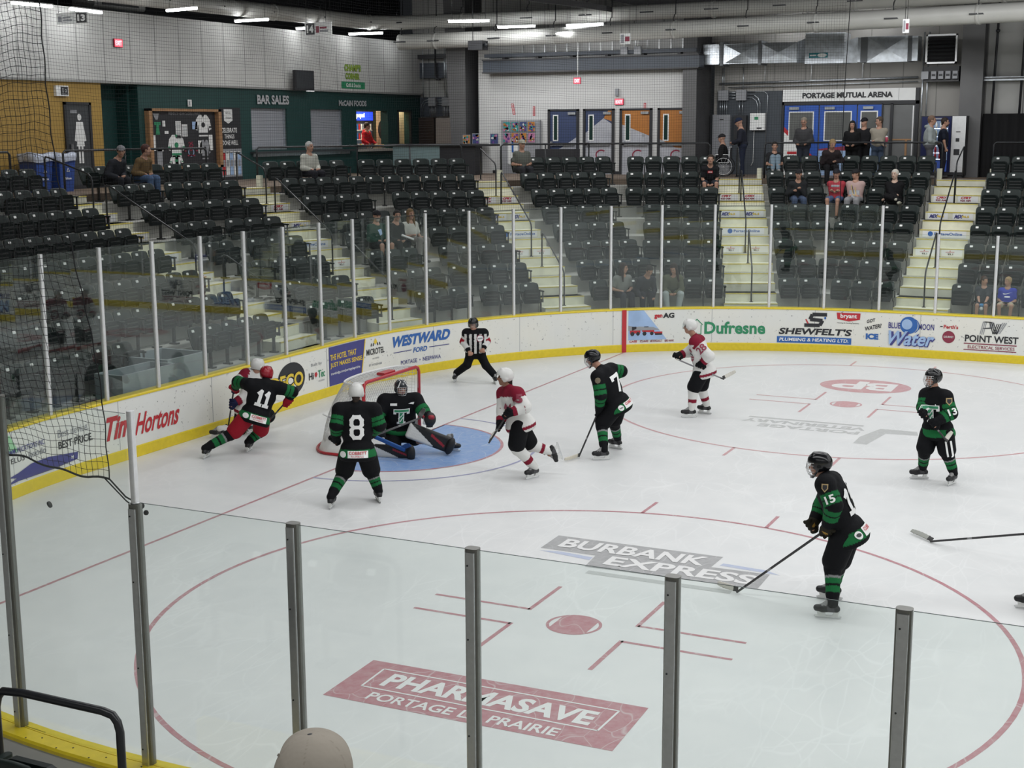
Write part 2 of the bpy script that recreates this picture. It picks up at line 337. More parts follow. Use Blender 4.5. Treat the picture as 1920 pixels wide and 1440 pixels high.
def glass_material(name, tint, f0=.05):
    m = bpy.data.materials.new(name); m.use_nodes = True; N, L = nodes_of(m)
    N.remove(N['Principled BSDF']); out = N['Material Output']
    t = N.new('ShaderNodeBsdfTransparent'); t.inputs[0].default_value = (*tint, 1)
    gl = N.new('ShaderNodeBsdfGlossy'); gl.inputs['Roughness'].default_value = 0.0; gl.inputs[0].default_value = (.93, .97, .96, 1)
    df = N.new('ShaderNodeBsdfDiffuse'); df.inputs[0].default_value = (.6, .65, .64, 1)
    fr = N.new('ShaderNodeFresnel')
    g = N.new('ShaderNodeNewGeometry'); io = N.new('ShaderNodeMapRange'); io.inputs[3].default_value = 1.5; io.inputs[4].default_value = 1/1.5
    L.new(g.outputs['Backfacing'], io.inputs[0]); L.new(io.outputs[0], fr.inputs[0]); n = N.new('ShaderNodeTexNoise'); n.inputs['Scale'].default_value = 2.; n.inputs['Detail'].default_value = 5; L.new(g.outputs['Position'], n.inputs['Vector'])
    mr = N.new('ShaderNodeMapRange'); mr.inputs[1].default_value = .3; mr.inputs[2].default_value = .8; mr.inputs[3].default_value = .0; mr.inputs[4].default_value = f0; L.new(n.outputs['Fac'], mr.inputs[0])
    m1 = N.new('ShaderNodeMixShader'); L.new(mr.outputs[0], m1.inputs[0]); L.new(t.outputs[0], m1.inputs[1]); L.new(df.outputs[0], m1.inputs[2])
    m2 = N.new('ShaderNodeMixShader'); L.new(fr.outputs[0], m2.inputs[0]); L.new(m1.outputs[0], m2.inputs[1]); L.new(gl.outputs[0], m2.inputs[2])
    L.new(m2.outputs[0], out.inputs[0]); MATS[name] = m; return m
GLASS = glass_material('rink_glass', (.955, .982, .972), .016); VISOR = glass_material('visor_plastic', (.93, .94, .95), .02)
# ---------------------------------------------------------------- rink plan: goal line is X=0, centre ice towards +X, far side +Y
END, RC, HW = 3.405, 9.21, 12.95
CX, CY = -END+RC, HW-RC; S1 = CY+RC*PI/2; XEND = 54.0
def board(s, off=0.):
    sg = 1 if s >= 0 else -1; a = abs(s)
    if a < CY: return -END-off, a*sg
    t = (a-CY)/RC
    if t < PI/2: return CX-(RC+off)*math.cos(t), sg*(CY+(RC+off)*math.sin(t))
    return CX+(a-S1), sg*(HW+off)
def bnorm(s):                                            # outward
    sg = 1 if s >= 0 else -1; t = min(max((abs(s)-CY)/RC, 0), PI/2); return -math.cos(t), sg*math.sin(t)
def bmap(s, z, l): x, y = board(s, -.004*(l+1)); return x, y, z
def strip(mb, s0, s1, prof, m, ds=.35, closed=True, caps=True):
    """sweep a closed profile [(off, z)...] along the boards"""
    n = max(1, int(math.ceil(abs(s1-s0)/ds))); k = len(prof); vs = []
    for i in range(n+1):
        s = s0+(s1-s0)*i/n
        for off, z in prof: x, y = board(s, off); vs.append((x, y, z))
    fs = [(i*k+j, i*k+(j+1) % k, (i+1)*k+(j+1) % k, (i+1)*k+j) for i in range(n) for j in range(k)]
    if caps: fs += [tuple(range(k-1, -1, -1)), tuple(n*k+j for j in range(k))]
    mb.add(vs, fs, m)
SMAX = S1+(XEND-CX)

# ice sheet and its painted markings
mb = MB(); n = 96; out = []
for i in range(-n, n+1): out.append((*board(SMAX*i/n), 0.0))
mb.add([(20, 0, 0)]+out, [(0, i+1, i+2) for i in range(2*n)]+[(0, 2*n+1, 1)], ICE)
ice = tag(mb.build('floor'), 'white ice sheet scratched by skates', kind='structure')
def imap(x, y, l): return x, y, .0015+.0015*l
def mark(name, fn, label=None):
    a = Art(imap, dx=5); fn(a); o = a.build(name, ice)
    if label: o['label'] = label
    return o
def wline(a, p, q, wd, m): a.line([p, q], wd, m, 0)
mark('goal_line', lambda a: wline(a, (0, -10.85), (0, 10.85), .05, IRED), 'thin red goal line')
def crease(a):
    a.ell(0, 0, 1.83, 1.83, IBLU, 0, 40, -PI/2, PI/2)
mark('goal_crease', crease, 'blue half-round goal crease')
mark('crease_outline', lambda a: a.ell(0, 0, 1.87, 1.87, IRED, 1, 48, -PI/2, PI/2, .05))
mark('crease_arc', lambda a: a.ell(0, 0, 2.46, 2.46, IBL2, 1, 60, -PI/2, PI/2, .045), 'thin purple arc around the blue crease')
DX, DY = 6.175, 6.706
for sg in (-1, 1):
    R_ = IRED if sg < 0 else IFRD
    mark('faceoff_circle', lambda a: a.ell(DX, sg*DY, 4.60, 4.60, R_, 0, 110, 0, 2*PI, .055))
    def dot(a):
        a.ell(DX, sg*DY, .305, .305, R_, 0, 32, 0, 2*PI, .035)
        a.poly([(DX+.27*math.cos(t), sg*DY+.27*math.sin(t)) for t in [math.radians(d) for d in list(range(-48, 49, 8))+list(range(132, 229, 8))]], R_, 0) if False else None
        pts = [(DX+.27*math.sin(t)*1.0, sg*DY+.27*math.cos(t)) for t in [math.radians(d) for d in range(-52, 53, 8)]]
        pts += [(DX+.27*math.sin(t), sg*DY+.27*math.cos(t)) for t in [math.radians(d) for d in range(128, 233, 8)]]
        a.poly(pts, R_, 0)
    mark('faceoff_dot', dot)
    def ells(a):
        for sx in (-1, 1):
            for sy in (-1, 1):
                x, y = DX+sx*.64, sg*DY+sy*.2526
                a.line([(x, y), (x+sx*1.197, y)], .05, R_, 0); a.line([(x, y-sy*.025), (x, y+sy*.857)], .05, R_, 0)
    mark('faceoff_restraining_lines', ells)
    def hashm(a):
        for sy in (-1, 1):
            for dx in (-.88, .88):
                yy = math.sqrt(4.575**2-dx*dx); a.line([(DX+dx, sg*DY+sy*yy), (DX+dx, sg*DY+sy*(yy+.62))], .05, R_, 0)
    mark('circle_hash_marks', hashm)
mark('blue_line', lambda a: a.rect(19.2, -HW, 19.5, HW, IBLU))
mark('centre_line', lambda a: a.rect(26.9, -HW, 27.2, HW, IRED))
mark('neutral_zone_line', lambda a: a.ell(14.6, -8.9, 4.60, 4.60, IRED, 0, 90, 2.0, 4.2, .055) if False else a.ell(12.72, -10.3, 2.4, 2.4, IRED, 0, 60, 2.2, 3.4, .06))
def pharm(a):
    a.poly([(4.76, -9.46), (7.69, -9.43), (7.66, -8.44), (4.74, -8.50)], IRED, 0)
    a.line([(4.98, -9.12), (7.42, -9.10), (7.44, -8.62), (4.96, -8.66), (4.98, -9.12)], .022, IWHT, 1)
    a.text('PHARMASAVE', 5.12, -9.04, 7.30, -8.72, IWHT, 1, .035)
    a.text('PORTAGE LA PRAIRIE', 5.16, -9.37, 7.12, -9.20, IWHT, 1, .02)
mark('ice_advert', pharm, 'red rectangle with white lettering painted under the near ice')
def burb(a):
    a.poly([(4.69, -4.30), (6.90, -4.33), (6.92, -3.70), (4.68, -3.70)], IGRY, 0)
    a.poly([(5.50, -4.78), (7.64, -4.72), (7.63, -4.14), (5.44, -4.20)], IGRY, 1)
    a.text('BURBANK', 4.86, -4.17, 6.80, -3.80, IWHT, 3, .03); a.text('EXPRESS', 5.66, -4.62, 7.54, -4.26, IWHT, 3, .03)
    a.poly([(4.72, -4.40), (5.45, -4.52), (5.45, -4.40), (5.0, -4.34)], ILBL, 0); a.poly([(6.98, -4.05), (7.75, -4.12), (7.55, -4.00), (7.0, -3.95)], ILBL, 0)
    a.text('READ THE BURBANK', 5.5, -5.03, 7.5, -4.88, IFGR, 0, .02) if False else a.rect(5.6, -5.02, 7.4, -4.90, IFGR, 0)
mark('ice_advert', burb, 'grey block lettering painted under the ice above the near dot')
def btp(a):
    a.ell(6.12, 8.78, .92, .76, IFRD, 0, 40)
    a.text('B', 6.72, 9.22, 6.10, 8.36, IWHT, 1, .03); a.text('P', 6.12, 9.28, 5.46, 8.36, IWHT, 1, .03)
mark('ice_advert', btp, 'faded red oval with two white letters near the far dot')
def vet(a):
    a.text('PORTAGE', 6.95, 4.32, 5.15, 4.06, IFGR, 0, .04)
    a.text('VETERINARY', 7.00, 4.68, 4.75, 4.42, IFGR, 0, .04); a.rect(4.8, 4.78, 6.9, 4.88, IFGR, 0)
    a.poly([(7.02, 3.38), (7.25, 3.36), (7.38, 4.35), (7.92, 4.42), (7.85, 4.72), (7.22, 4.72), (7.02, 3.92)], IFGR, 0)
mark('ice_advert', vet, 'faded grey upside down lettering with a check mark on the far ice')

# dasher boards
mb = MB(); strip(mb, -SMAX, SMAX, [(0, .0), (0, 1.0), (.02, 1.03), (.13, 1.03), (.13, 0)], BWHT); wb = mb.build('wall_rink_boards')
tag(wb, 'white dasher boards around the ice', kind='structure')
mb = MB(); strip(mb, -SMAX, SMAX, [(-.012, .002), (-.012, .17), (-.004, .19), (0, .19), (0, .002)], YELB); mb.build('kick_plate', wb)['label'] = 'yellow kick strip along the foot of the boards'
mb = MB(); strip(mb, -SMAX, SMAX, [(-.012, 1.005), (-.012, 1.03), (-.002, 1.045), (.075, 1.045), (.075, 1.03), (.01, 1.005)], YELB)
strip(mb, -SMAX, SMAX, [(.082, 1.005), (.082, 1.045), (.20, 1.045), (.215, 1.03), (.215, 1.005)], YELB); mb.build('cap_rail', wb)['label'] = 'yellow cap rail on top of the boards'
mb = MB(); strip(mb, -SMAX, SMAX, [(.13, .02), (.13, 1.004), (.205, 1.004), (.205, .62), (.16, .62), (.16, .02)], WPAINT)
mb.build('outer_fascia', wb)
mb = MB()
for s in np.arange(-29.5, 30, 2.42):
    a_ = [(-.0145 if False else -.002, .2), (-.002, 1.0), (.0, 1.0), (.0, .2)]; strip(mb, s-.005, s+.005, a_, GRY)
for s in np.arange(-24.0, -17, .31):
    for off, zz in ((.13, 1.0455), (.19, 1.0455)):
        x, y = board(s+.1*(off > .15), off); mb.lathe([(.007, 0), (.006, .002)], BLK, (x, y, zz), 8)
mb.build('panel_seam', wb)
# goal line mark on the boards
a = Art(bmap); a.rect(11.86, .005, 11.97, 1.02, RED, 4); a.build('goal_line_board_mark', wb)['label'] = 'red upright stripe on the boards at the goal line'

# glass panes and posts
POSTS = [-4.32, -3.05, -1.8, -.54, .7, 1.93, 3.16, 4.36, 5.52, 6.66, 7.9, 9.1, 10.33, 11.59, 12.83, 14.09, 15.4, 16.67, 17.93, 19.2, 20.48, 21.74, 23.0, 24.26]
NP_ = [-(S1+(x-CX)) for x in (5.72, 6.96, 8.205, 9.425, 10.65, 11.88, 13.1)]
left = list(np.arange(-5.57, -16.5, -1.245)); left = [s for s in left if s > -16.0]
near = NP_[::-1]; near_left = -(S1+(4.47-CX)) if 4.47 > CX else -(CY+RC*math.asin(min(1, 1.0))) 
near_left = NP_[0]+1.245
sa = left[-1]; k = max(1, round((sa-near_left)/1.245)); mid = [near_left+(sa-near_left)*i/k for i in range(k)]
ALLP = near+mid+left[::-1]+POSTS
def gtop(s0, s1):
    m_ = (s0+s1)/2
    if m_ > 17.93: return 2.84
    if m_ < NP_[0]: return 2.875
    return 3.465
def ordinal(i): return ['first', 'second', 'third', 'fourth', 'fifth', 'sixth', 'seventh', 'eighth', 'ninth', 'tenth', 'eleventh', 'twelfth', 'thirteenth', 'fourteenth', 'fifteenth', 'sixteenth', 'seventeenth', 'eighteenth', 'nineteenth', 'twentieth', 'twenty-first', 'twenty-second', 'twenty-third', 'twenty-fourth', 'twenty-fifth', 'twenty-sixth'][i]
zone = lambda s: 'nearside' if s < NP_[0]+1.3 else ('corner' if s < -5.6 else 'far')
cnt = {}
for i, s in enumerate(ALLP):
    zt = max(gtop(s-.5, s-.5), gtop(s+.5, s+.5))+.012
    if abs(s-NP_[0]) < .01: zt = 3.487
    x, y = board(s, .06); nx, ny = bnorm(s); near_ = s < NP_[0]+1.3
    wdt = .043 if near_ else .034
    z_ = zone(s); cnt[z_] = cnt.get(z_, 0)+1
    lab = {'nearside': f'dark metal glass post on the near boards, {ordinal(cnt[z_]-1)} from the open end',
           'corner': f'glass post on the curved near corner boards, {ordinal(cnt[z_]-1)} beyond the tied net',
           'far': f'pale metal glass post on the far boards, {ordinal(cnt[z_]-1)} from the hanging net'}[z_]
    t = thing('glass_post', lab, 'post', (x, y, 1.04), math.atan2(ny, nx), 'posts holding the rink glass')
    mb = MB(); h = zt-1.04
    if abs(s-NP_[0]) < .01:
        mb.rbox((-.036, -wdt, 0), (.036, wdt, 2.868-1.04), DKPOST, .026, ax=2)
        mb.rbox((-.026, -.021, 1.8), (.026, .021, h), ALU, .015, ax=2)
    else: mb.rbox((-.036, -wdt, 0), (.036, wdt, h), DKPOST if near_ else ALU, .026, ax=2)
    mb.build('upright', t)
    if near_:
        mb = MB(); mb.rbox((.03, -.03, .0), (.046, .03, h-.02 if s != NP_[0] else 1.8), STEEL, .01, ax=2)
        for zz in (.12, .7, 1.3, 1.75): mb.sphere((.047, -.012, zz), .006, DKMET, 4)
        mb.build('clamp_strip', t)
        mb = MB(); hh = min(h, 1.83); mb.lathe([(.030, hh), (.030, hh+.006), (.010, hh+.008)], STEEL, n=12); mb.build('post_cap', t)
pane_n = 0
for s0, s1 in zip(ALLP[:-1], ALLP[1:]):
    zt = gtop(s0, s1); mb = MB(); e = .046
    strip(mb, s0+e, s1-e, [(.054, 1.045), (.054, zt), (.066, zt), (.066, 1.045)], GLASS, ds=.62)
    strip(mb, s0+e, s1-e, [(.0545, zt+.0003), (.0545, zt+.0025), (.0605, zt+.0025), (.0605, zt+.0003)], EDGE, ds=.62)
    x, y = board((s0+s1)/2, .06)
    for k_ in range(len(mb.v)): p = mb.v[k_]; mb.v[k_] = (p[0]-x, p[1]-y, p[2]-1.045)
    o = mb.build('plexiglass_shield', loc=(x, y, 1.045)); z_ = zone((s0+s1)/2)
    cnt['g'+z_] = cnt.get('g'+z_, 0)+1
    tag(o, {'nearside': f'low clear glass pane on the near boards, {ordinal(cnt["g"+z_]-1)} from the open end',
            'corner': f'clear glass pane on the curved near corner boards, {ordinal(cnt["g"+z_]-1)} beyond the tied net',
            'far': f'clear rink glass pane on the far boards, {ordinal(cnt["g"+z_]-1)} from the hanging net'}[z_], 'glass panel', 'rink glass panes')
# adverts on the boards
def ad(label, fn):
    a = Art(bmap); fn(a); o = a.build('board_advert'); return tag(o, label, 'advert', 'adverts on the dasher boards')
def f(a):
    a.poly([(12.02, .29), (12.97, .29), (12.40, 1.0), (12.02, 1.0)], LBL, 0)
    a.poly([(12.02, .52), (12.79, .52), (12.70, .60), (12.40, .63), (12.2, .60), (12.02, .64)], GRY, 1)
    for x0, y0, w_ in ((12.06, .45, .26), (12.36, .45, .3)):
        a.rect(x0, y0, x0+w_, y0+.07, RED, 2); a.rect(x0+.05, y0+.07, x0+.16, y0+.16, BLK, 2); a.ell(x0+.06, y0-.01, .05, .05, BLK, 3, 14); a.ell(x0+w_-.06, y0-.01, .045, .045, BLK, 3, 14)
    a.rect(12.66, .42, 12.86, .48, RED, 2); a.rect(12.68, .40, 12.85, .44, BLK, 3)
    a.text('gen', 12.66, .78, 12.86, .89, RED, 1, .05); a.text('AG', 12.87, .80, 13.15, .925, BLK, 1, .05)
    for t, x0, x1, m in (('CASE', 12.05, 12.24, RED), ('CLAAS', 12.31, 12.52, MAR), ('BOURGAULT', 12.58, 12.86, MAR), ('SEED HAWK', 12.92, 13.15, MAR)): a.text(t, x0, .23, x1, .28, m, 1, .03)
ad('farm machinery advert with a pale blue picture beside the red goal line mark', f)
def f(a):
    a.line([(13.56, .62), (13.70, .76), (13.84, .62)], .02, GRN, 1); a.line([(13.60, .62), (13.60, .40), (13.80, .40), (13.80, .62)], .02, GRN, 1)
    a.text('Dufresne', 13.88, .40, 15.33, .70, GRN, 1, .03)
ad('white advert with green house outline and large green lettering', f)
def f(a):
    a.line([(16.76, .90), (16.42, .90), (16.37, .78), (16.66, .76), (16.60, .64), (16.24, .64)], .085, BLK, 1)
    a.line([(16.27, .78), (16.33, .68)], .03, RED, 2); a.ell(16.72, .82, .025, .03, BLU, 2)
    a.text("SHEWFELT'S", 15.66, .41, 17.34, .57, BLK, 1, .035, shear=.25); a.rect(15.61, .21, 17.34, .36, BLU, 1)
    a.text('PLUMBING & HEATING LTD.', 15.67, .25, 17.28, .33, WHT, 2, .02, shear=.15)
    a.poly([(17.0, .81), (17.27, .76), (17.52, .81), (17.53, .96), (16.98, .96)], RED, 1); a.text('bryant', 17.07, .81, 17.45, .94, WHT, 2, .03)
    a.text('Heating & Cooling Systems', 17.0, .70, 17.5, .735, BLK, 1, .01)
ad('plumbing advert with dark grey italic lettering over a blue bar', f)
def f(a):
    a.text('GOT', 17.68, .76, 17.87, .84, BLK, 1, .03, rise=.05); a.text('WATER?', 17.64, .60, 18.02, .70, BLK, 1, .03, rise=.1); a.text('ICE', 17.67, .36, 17.96, .50, BLU, 1, .06)
    a.ell(18.64, .74, .20, .20, BLU, 1); a.ell(18.60, .76, .12, .12, LBL, 2); a.ell(18.73, .73, .15, .17, BLU, 2, 28, -1.2, 1.2, .02)
    a.text('BLUE', 18.18, .65, 18.45, .79, NAV, 1, .02); a.text('MOON', 18.86, .65, 19.21, .79, NAV, 1, .02)
    a.text('Water', 18.16, .25, 19.24, .58, NAV, 3, .07, shear=.3); a.text('Water', 18.14, .27, 19.22, .60, LBL, 4, .025, shear=.3)
ad('bottled water advert with a blue ball between navy words', f)
def f(a):
    a.text("Perth's", 19.42, .71, 19.74, .80, RED, 1, .03); a.ell(19.54, .52, .14, .14, MAR, 1); a.text('GOURMET', 19.43, .50, 19.65, .545, WHT, 2, .01); a.rect(19.34, .745, 19.40, .765, BLK, 1)
ad('small advert with red words above a round maroon badge', f)
def f(a):
    for d in (0, .035, .07): a.line([(20.22+d, .62), (20.28+d, .91), (20.42+d, .91), (20.43+d, .78), (20.27+d, .76)], .018, GRY, 1)
    for d in (0, .04, .08): a.line([(20.42+d, .90), (20.50+d, .64), (20.58+d, .88)], .018, BLK, 1); a.line([(20.56+d, .66), (20.70+d, .91)], .02, GRY, 1)
    a.text('POINT WEST', 19.90, .44, 21.05, .60, BLK, 1, .025); a.rect(19.88, .39, 21.02, .412, MAR, 1); a.text('ELECTRICAL SERVICES', 19.97, .29, 20.98, .36, MAR, 1, .01); a.rect(19.88, .25, 21.02, .268, MAR, 1)
ad('electrical services advert with striped grey initials above black lettering', f)
def f(a):
    nn = 10
    a.add([(3.30+(1.16 if r == 0 else 1.31)*i/nn, .2 if r == 0 else .985) for i in range(nn+1) for r in (0, 1)], [(2*i, 2*i+2, 2*i+3, 2*i+1) for i in range(nn)], NAV, 1); a.line([(4.46, .2), (4.62, .985)], .03, YEL, 2)
    a.text('THE HOTEL THAT', 3.34, .71, 4.30, .83, YEL, 2, .02); a.text('JUST MAKES SENSE.', 3.34, .54, 4.52, .66, YEL, 2, .02); a.text('travelodge.com/portagelaprairie', 3.35, .40, 4.42, .47, WHT, 2, .01)
    a.poly([(4.91, .88), (4.97, .96), (5.03, .88), (4.97, .82)], YEL, 1)
    for p in (4.82, 4.89, 5.05, 5.12): a.line([(p, .80), (p+.02 if p < 5 else p-.02, .86)], .03, BLK, 1)
    a.text('MICROTEL', 4.66, .62, 5.26, .75, BLK, 1, .02); a.text('BY WYNDHAM', 4.74, .38, 5.16, .43, GRY, 1, .01); a.text('INN & SUITES', 4.86, .52, 5.08, .55, GRY, 1, .01)
ad('navy hotel advert with yellow lettering behind the goal', f)
def f(a):
    a.text('WESTWARD', 5.50, .67, 7.28, .91, BLU, 1, .05, shear=.3); a.text('FORD', 6.18, .49, 6.60, .60, BLU, 1, .03, shear=.2)
    a.line([(5.55, .56), (6.12, .56)], .016, NAV, 1); a.line([(6.66, .56), (7.25, .56)], .016, NAV, 1); a.text('PORTAGE  •  NEEPAWA', 5.78, .27, 7.0, .36, NAV, 1, .01)
ad('white advert with large blue italic lettering beside the standing official', f)
def f(a):
    a.text('Built by', 2.66, .68, 3.04, .76, GRY, 1, .0); a.text('Hi', 2.57, .44, 2.74, .58, BLK, 1, .02); a.ell(2.82, .52, .055, .055, RED, 1, 5); a.text('Tec', 2.90, .44, 3.14, .59, GRN, 1, .02); a.text('INDUSTRIES', 2.90, .36, 3.12, .39, GRY, 1, .01)
    a.rect(3.22, .20, 3.235, .98, GRY, 0)
ad('small builder advert with a red maple leaf left of the navy panel', f)
def f(a):
    a.ell(1.98, .56, .46, .33, BLK, 0); a.ell(1.72, .42, .40, .22, BWHT, 1)
    a.text('DECO', 1.30, .40, 2.36, .68, BLK, 2, .07); a.text('DECO', 1.30, .40, 2.36, .68, YEL, 3, .03)
ad('advert with fat yellow letters on a black swoosh behind the struggling skaters', f)
def f(a):
    a.text('Tim', -3.22, .40, -2.58, .78, RED, 1, .035, shear=.35); a.text('Hortons', -2.46, .36, -1.38, .72, RED, 1, .02, shear=.35)
ad('white advert with red handwritten style lettering left of the skaters', f)
def f(a):
    a.text('Best device.', -4.26, .68, -3.58, .80, GRY, 1, .0); a.text('BEST PRICE.', -4.26, .50, -3.50, .62, BLK, 1, .015)
    a.text('4L', -5.72, .66, -5.36, .98, NAV, 1, .04, shear=.2); a.poly([(-5.45, .68), (-5.18, .68), (-5.36, .95), (-5.45, .95)], mat('mint_print', (.35, .65, .38), .5), 2)
    a.text('COMMUNICATIONS INC.', -5.52, .66, -4.56, .74, NAV, 3, .01, shear=.2); a.text('TELUS', -5.46, .52, -5.04, .60, BLK, 1, .0); a.text('koodo', -4.94, .52, -4.54, .62, GRY, 1, .015)
    a.poly([(-5.6, .22), (-5.2, .24), (-4.4, .23), (-3.86, .27), (-3.84, .38), (-4.5, .44), (-4.9, .43), (-5.2, .36), (-5.45, .33), (-5.25, .29)], NAV, 1)
    a.text('WWW.4LCOMMUNICATIONS.COM', -5.14, .29, -3.95, .35, WHT, 2, .01)
ad('phone shop advert with a navy brush stroke behind the hanging net', f)
# ---------------------------------------------------------------- seating bowl: five facets round the end, eight rows
R0, DK, Z0, HR = 10.845, .882, 1.501, .4122
PHI = [math.radians(22.5*j) for j in range(5)]; TM = math.tan(math.radians(11.25))
NN = [(-math.cos(p), math.sin(p)) for p in PHI]; TT = [(math.sin(p), math.cos(p)) for p in PHI]
ZC = 3.80; TMIN, TMAXX = -11.5, 9.0
def fpt(j, R, t): return CX+NN[j][0]*R+TT[j][0]*t, CY+NN[j][1]*R+TT[j][1]*t
def flr(k): return Z0+HR*k-.75
def outline(R):
    """plan polyline of the bowl at radius R"""
    pts = [fpt(0, R, TMIN)]
    for j in range(4): pts.append(fpt(j, R, R*TM))
    pts.append(fpt(4, R, TMAXX)); return pts
def tier(mb, Ra, Rb, za, zb, m):
    A, B = outline(Ra), outline(Rb); n = len(A)
    vs = [(*p, za) for p in A]+[(*p, zb) for p in A]+[(*p, zb) for p in B]+[(*p, za) for p in B]
    fs = []
    for i in range(n-1):
        for r in range(4): a0, b0 = r*n, ((r+1) % 4)*n; fs.append((a0+i, a0+i+1, b0+i+1, b0+i))
    fs += [(0, n, 2*n, 3*n), (n-1, 4*n-1, 3*n-1, 2*n-1)]; mb.add(vs, fs, m)
FR = .66                                                 # row front edge ahead of the seat number line
mb = MB()
for k in range(8):
    Ra = R0+DK*k-FR; Rb = R0+DK*(k+1)-FR if k < 7 else R0+DK*7+.30
    tier(mb, Ra, Rb, flr(k)-HR if k else .3, flr(k), CONC)
bowl = tag(mb.build('floor_seating_tiers'), 'stepped concrete rows under the seats', kind='structure')
mb = MB(); tier(mb, RC+.22, R0-FR+.3, .0, .36, CONC); tag(mb.build('floor_walkway'), 'concrete walkway behind the boards', kind='structure')
mb = MB(); RB = R0+DK*7+.30
tier(mb, RB, RB+9, 3.3, ZC, BROWN); tag(mb.build('floor_concourse'), 'brown concourse floor behind the top row', kind='structure')
# service floor under everything outside the ice
mb = MB(); mb.box((-16, -24, -.35), (XEND, 28, -.02), CONC); tag(mb.build('floor_slab'), 'concrete slab', kind='structure')

# ---- stairs
AIS = [(0, .56, .0), (1, -.385, -.012), (2, .085, .0), (3, .56, .04), (4, .44, -.01)]
AHW = [.66, .62, .60, .66, .64]
NMS = ['first', 'second', 'third', 'fourth', 'fifth']
def stair_frame(a):
    j, c, dc = AIS[a]
    def fr(r, t, z):                                     # r along the way up, t across
        k = (r-R0)/DK; x, y = fpt(j, r, c+dc*k+t); return x, y, z
    return fr
NST = 17; STP = DK/2; RS0 = R0-FR-.475
def stz(i): return flr(0)-HR/2+HR/2*i
for a in range(5):
    fr = stair_frame(a); hw = AHW[a]
    t = tag(bpy.data.objects.new('floor_stairs', None), f'cream concrete stairs with yellow nosings, {NMS[a]} flight from the left', kind='structure')
    COL.objects.link(t); base = fr(RS0, 0, .3); t.location = base
    mb = MB(); nb = MB()
    for i in range(NST):
        r0 = RS0+STP*i; r1 = r0+STP if i < NST-1 else RB+.02; z = min(stz(i), ZC)
        mb.box((r0, -hw, z-HR/2-.12 if i else .3), (r1+.02, hw, z), CREAM, fr=fr)
        nb.box((r0-.006, -hw, z-.018), (r0+.045, hw, z+.004), NOSE, fr=fr)
    wpart(mb, 'treads', t); wpart(nb, 'nosings', t)
    # sponsor panels on four risers
    def rmap(r): return lambda x, y, l: fr(r-.004*(l+1), x, y)
    for i, kind in ((14, 'cf'), (12, 'mix'), (10, 'po'), (8, 'nine')):
        r = RS0+STP*i; z1 = stz(i)-.022; z0_ = z1-.165; A = Art(rmap(r), dx=5)
        if kind == 'po':
            A.rect(-hw+.08, z0_, hw-.1, z1, WHT, 0); A.ell(-.36, z0_+.085, .065, .065, BLU, 1); A.text('PortageOnline', -.26, z0_+.03, .44, z0_+.125, BLU, 1, .02)
        else:
            for x0 in (-hw+.06, .06):
                A.rect(x0, z0_, x0+hw-.12, z1, WHT, 0); c_ = x0+.06
                if kind == 'cf': A.text('CFRY', c_+.02, z0_+.085, c_+.29, z0_+.15, RED, 1, .05, shear=.3); A.text('920 AM', c_, z0_+.02, c_+.27, z0_+.07, MAR, 1, .04)
                if kind == 'mix': A.text('MIX', c_, z0_+.03, c_+.2, z0_+.13, NAV, 1, .05, shear=.4); A.text('96.5', c_+.18, z0_+.05, c_+.36, z0_+.11, YEL, 2, .04)
                if kind == 'nine': A.text('COUNTRY', c_+.05, z0_+.09, c_+.27, z0_+.115, RED, 1, .02); A.text('93.1', c_+.1, z0_+.03, c_+.23, z0_+.075, BLK, 1, .03); A.ell(c_+.16, z0_+.135, .012, .014, RED, 1)
        wpart(A.mb, 'riser_panel', t)
# ---- centre handrails: posts at two radii with a sloping bar
def ztread(r): return stz(int(max(0, min(NST-1, (r-RS0)//STP))))
for a in range(5):
    fr = stair_frame(a)
    for q_, (ra, rb, tx) in enumerate(((10.95, 12.5, .03), (13.2, 15.6, 0), (15.95, 17.3, -.03))):
        t = world_thing('stair_handrail', f'black tube handrail, {("lowest", "middle", "topmost")[q_]} of three on the {NMS[a]} stairs', 'handrail', fr(ra, tx, ztread(ra)), 'stair handrails')
        za, zb = ztread(ra), ztread(rb); ha = .86
        mb = MB(); mb.tube([fr(ra, tx, za), fr(ra, tx, za+ha-.12), fr(ra+.03, tx, za+ha-.03), fr(ra+.10, tx, za+ha+.04), fr(rb-.12, tx, zb+ha-.02), fr(rb-.03, tx, zb+ha), fr(rb, tx, zb+ha-.06), fr(rb, tx, zb)], .020, DKMET, 8)
        wpart(mb, 'rail_tube', t)
        mb = MB()
        for r_, z_ in ((ra, za), (rb, zb)): mb.lathe([(.05, 0), (.05, .012), (.03, .014)], DKMET, fr(r_, tx, z_), 10)
        wpart(mb, 'base_plate', t)

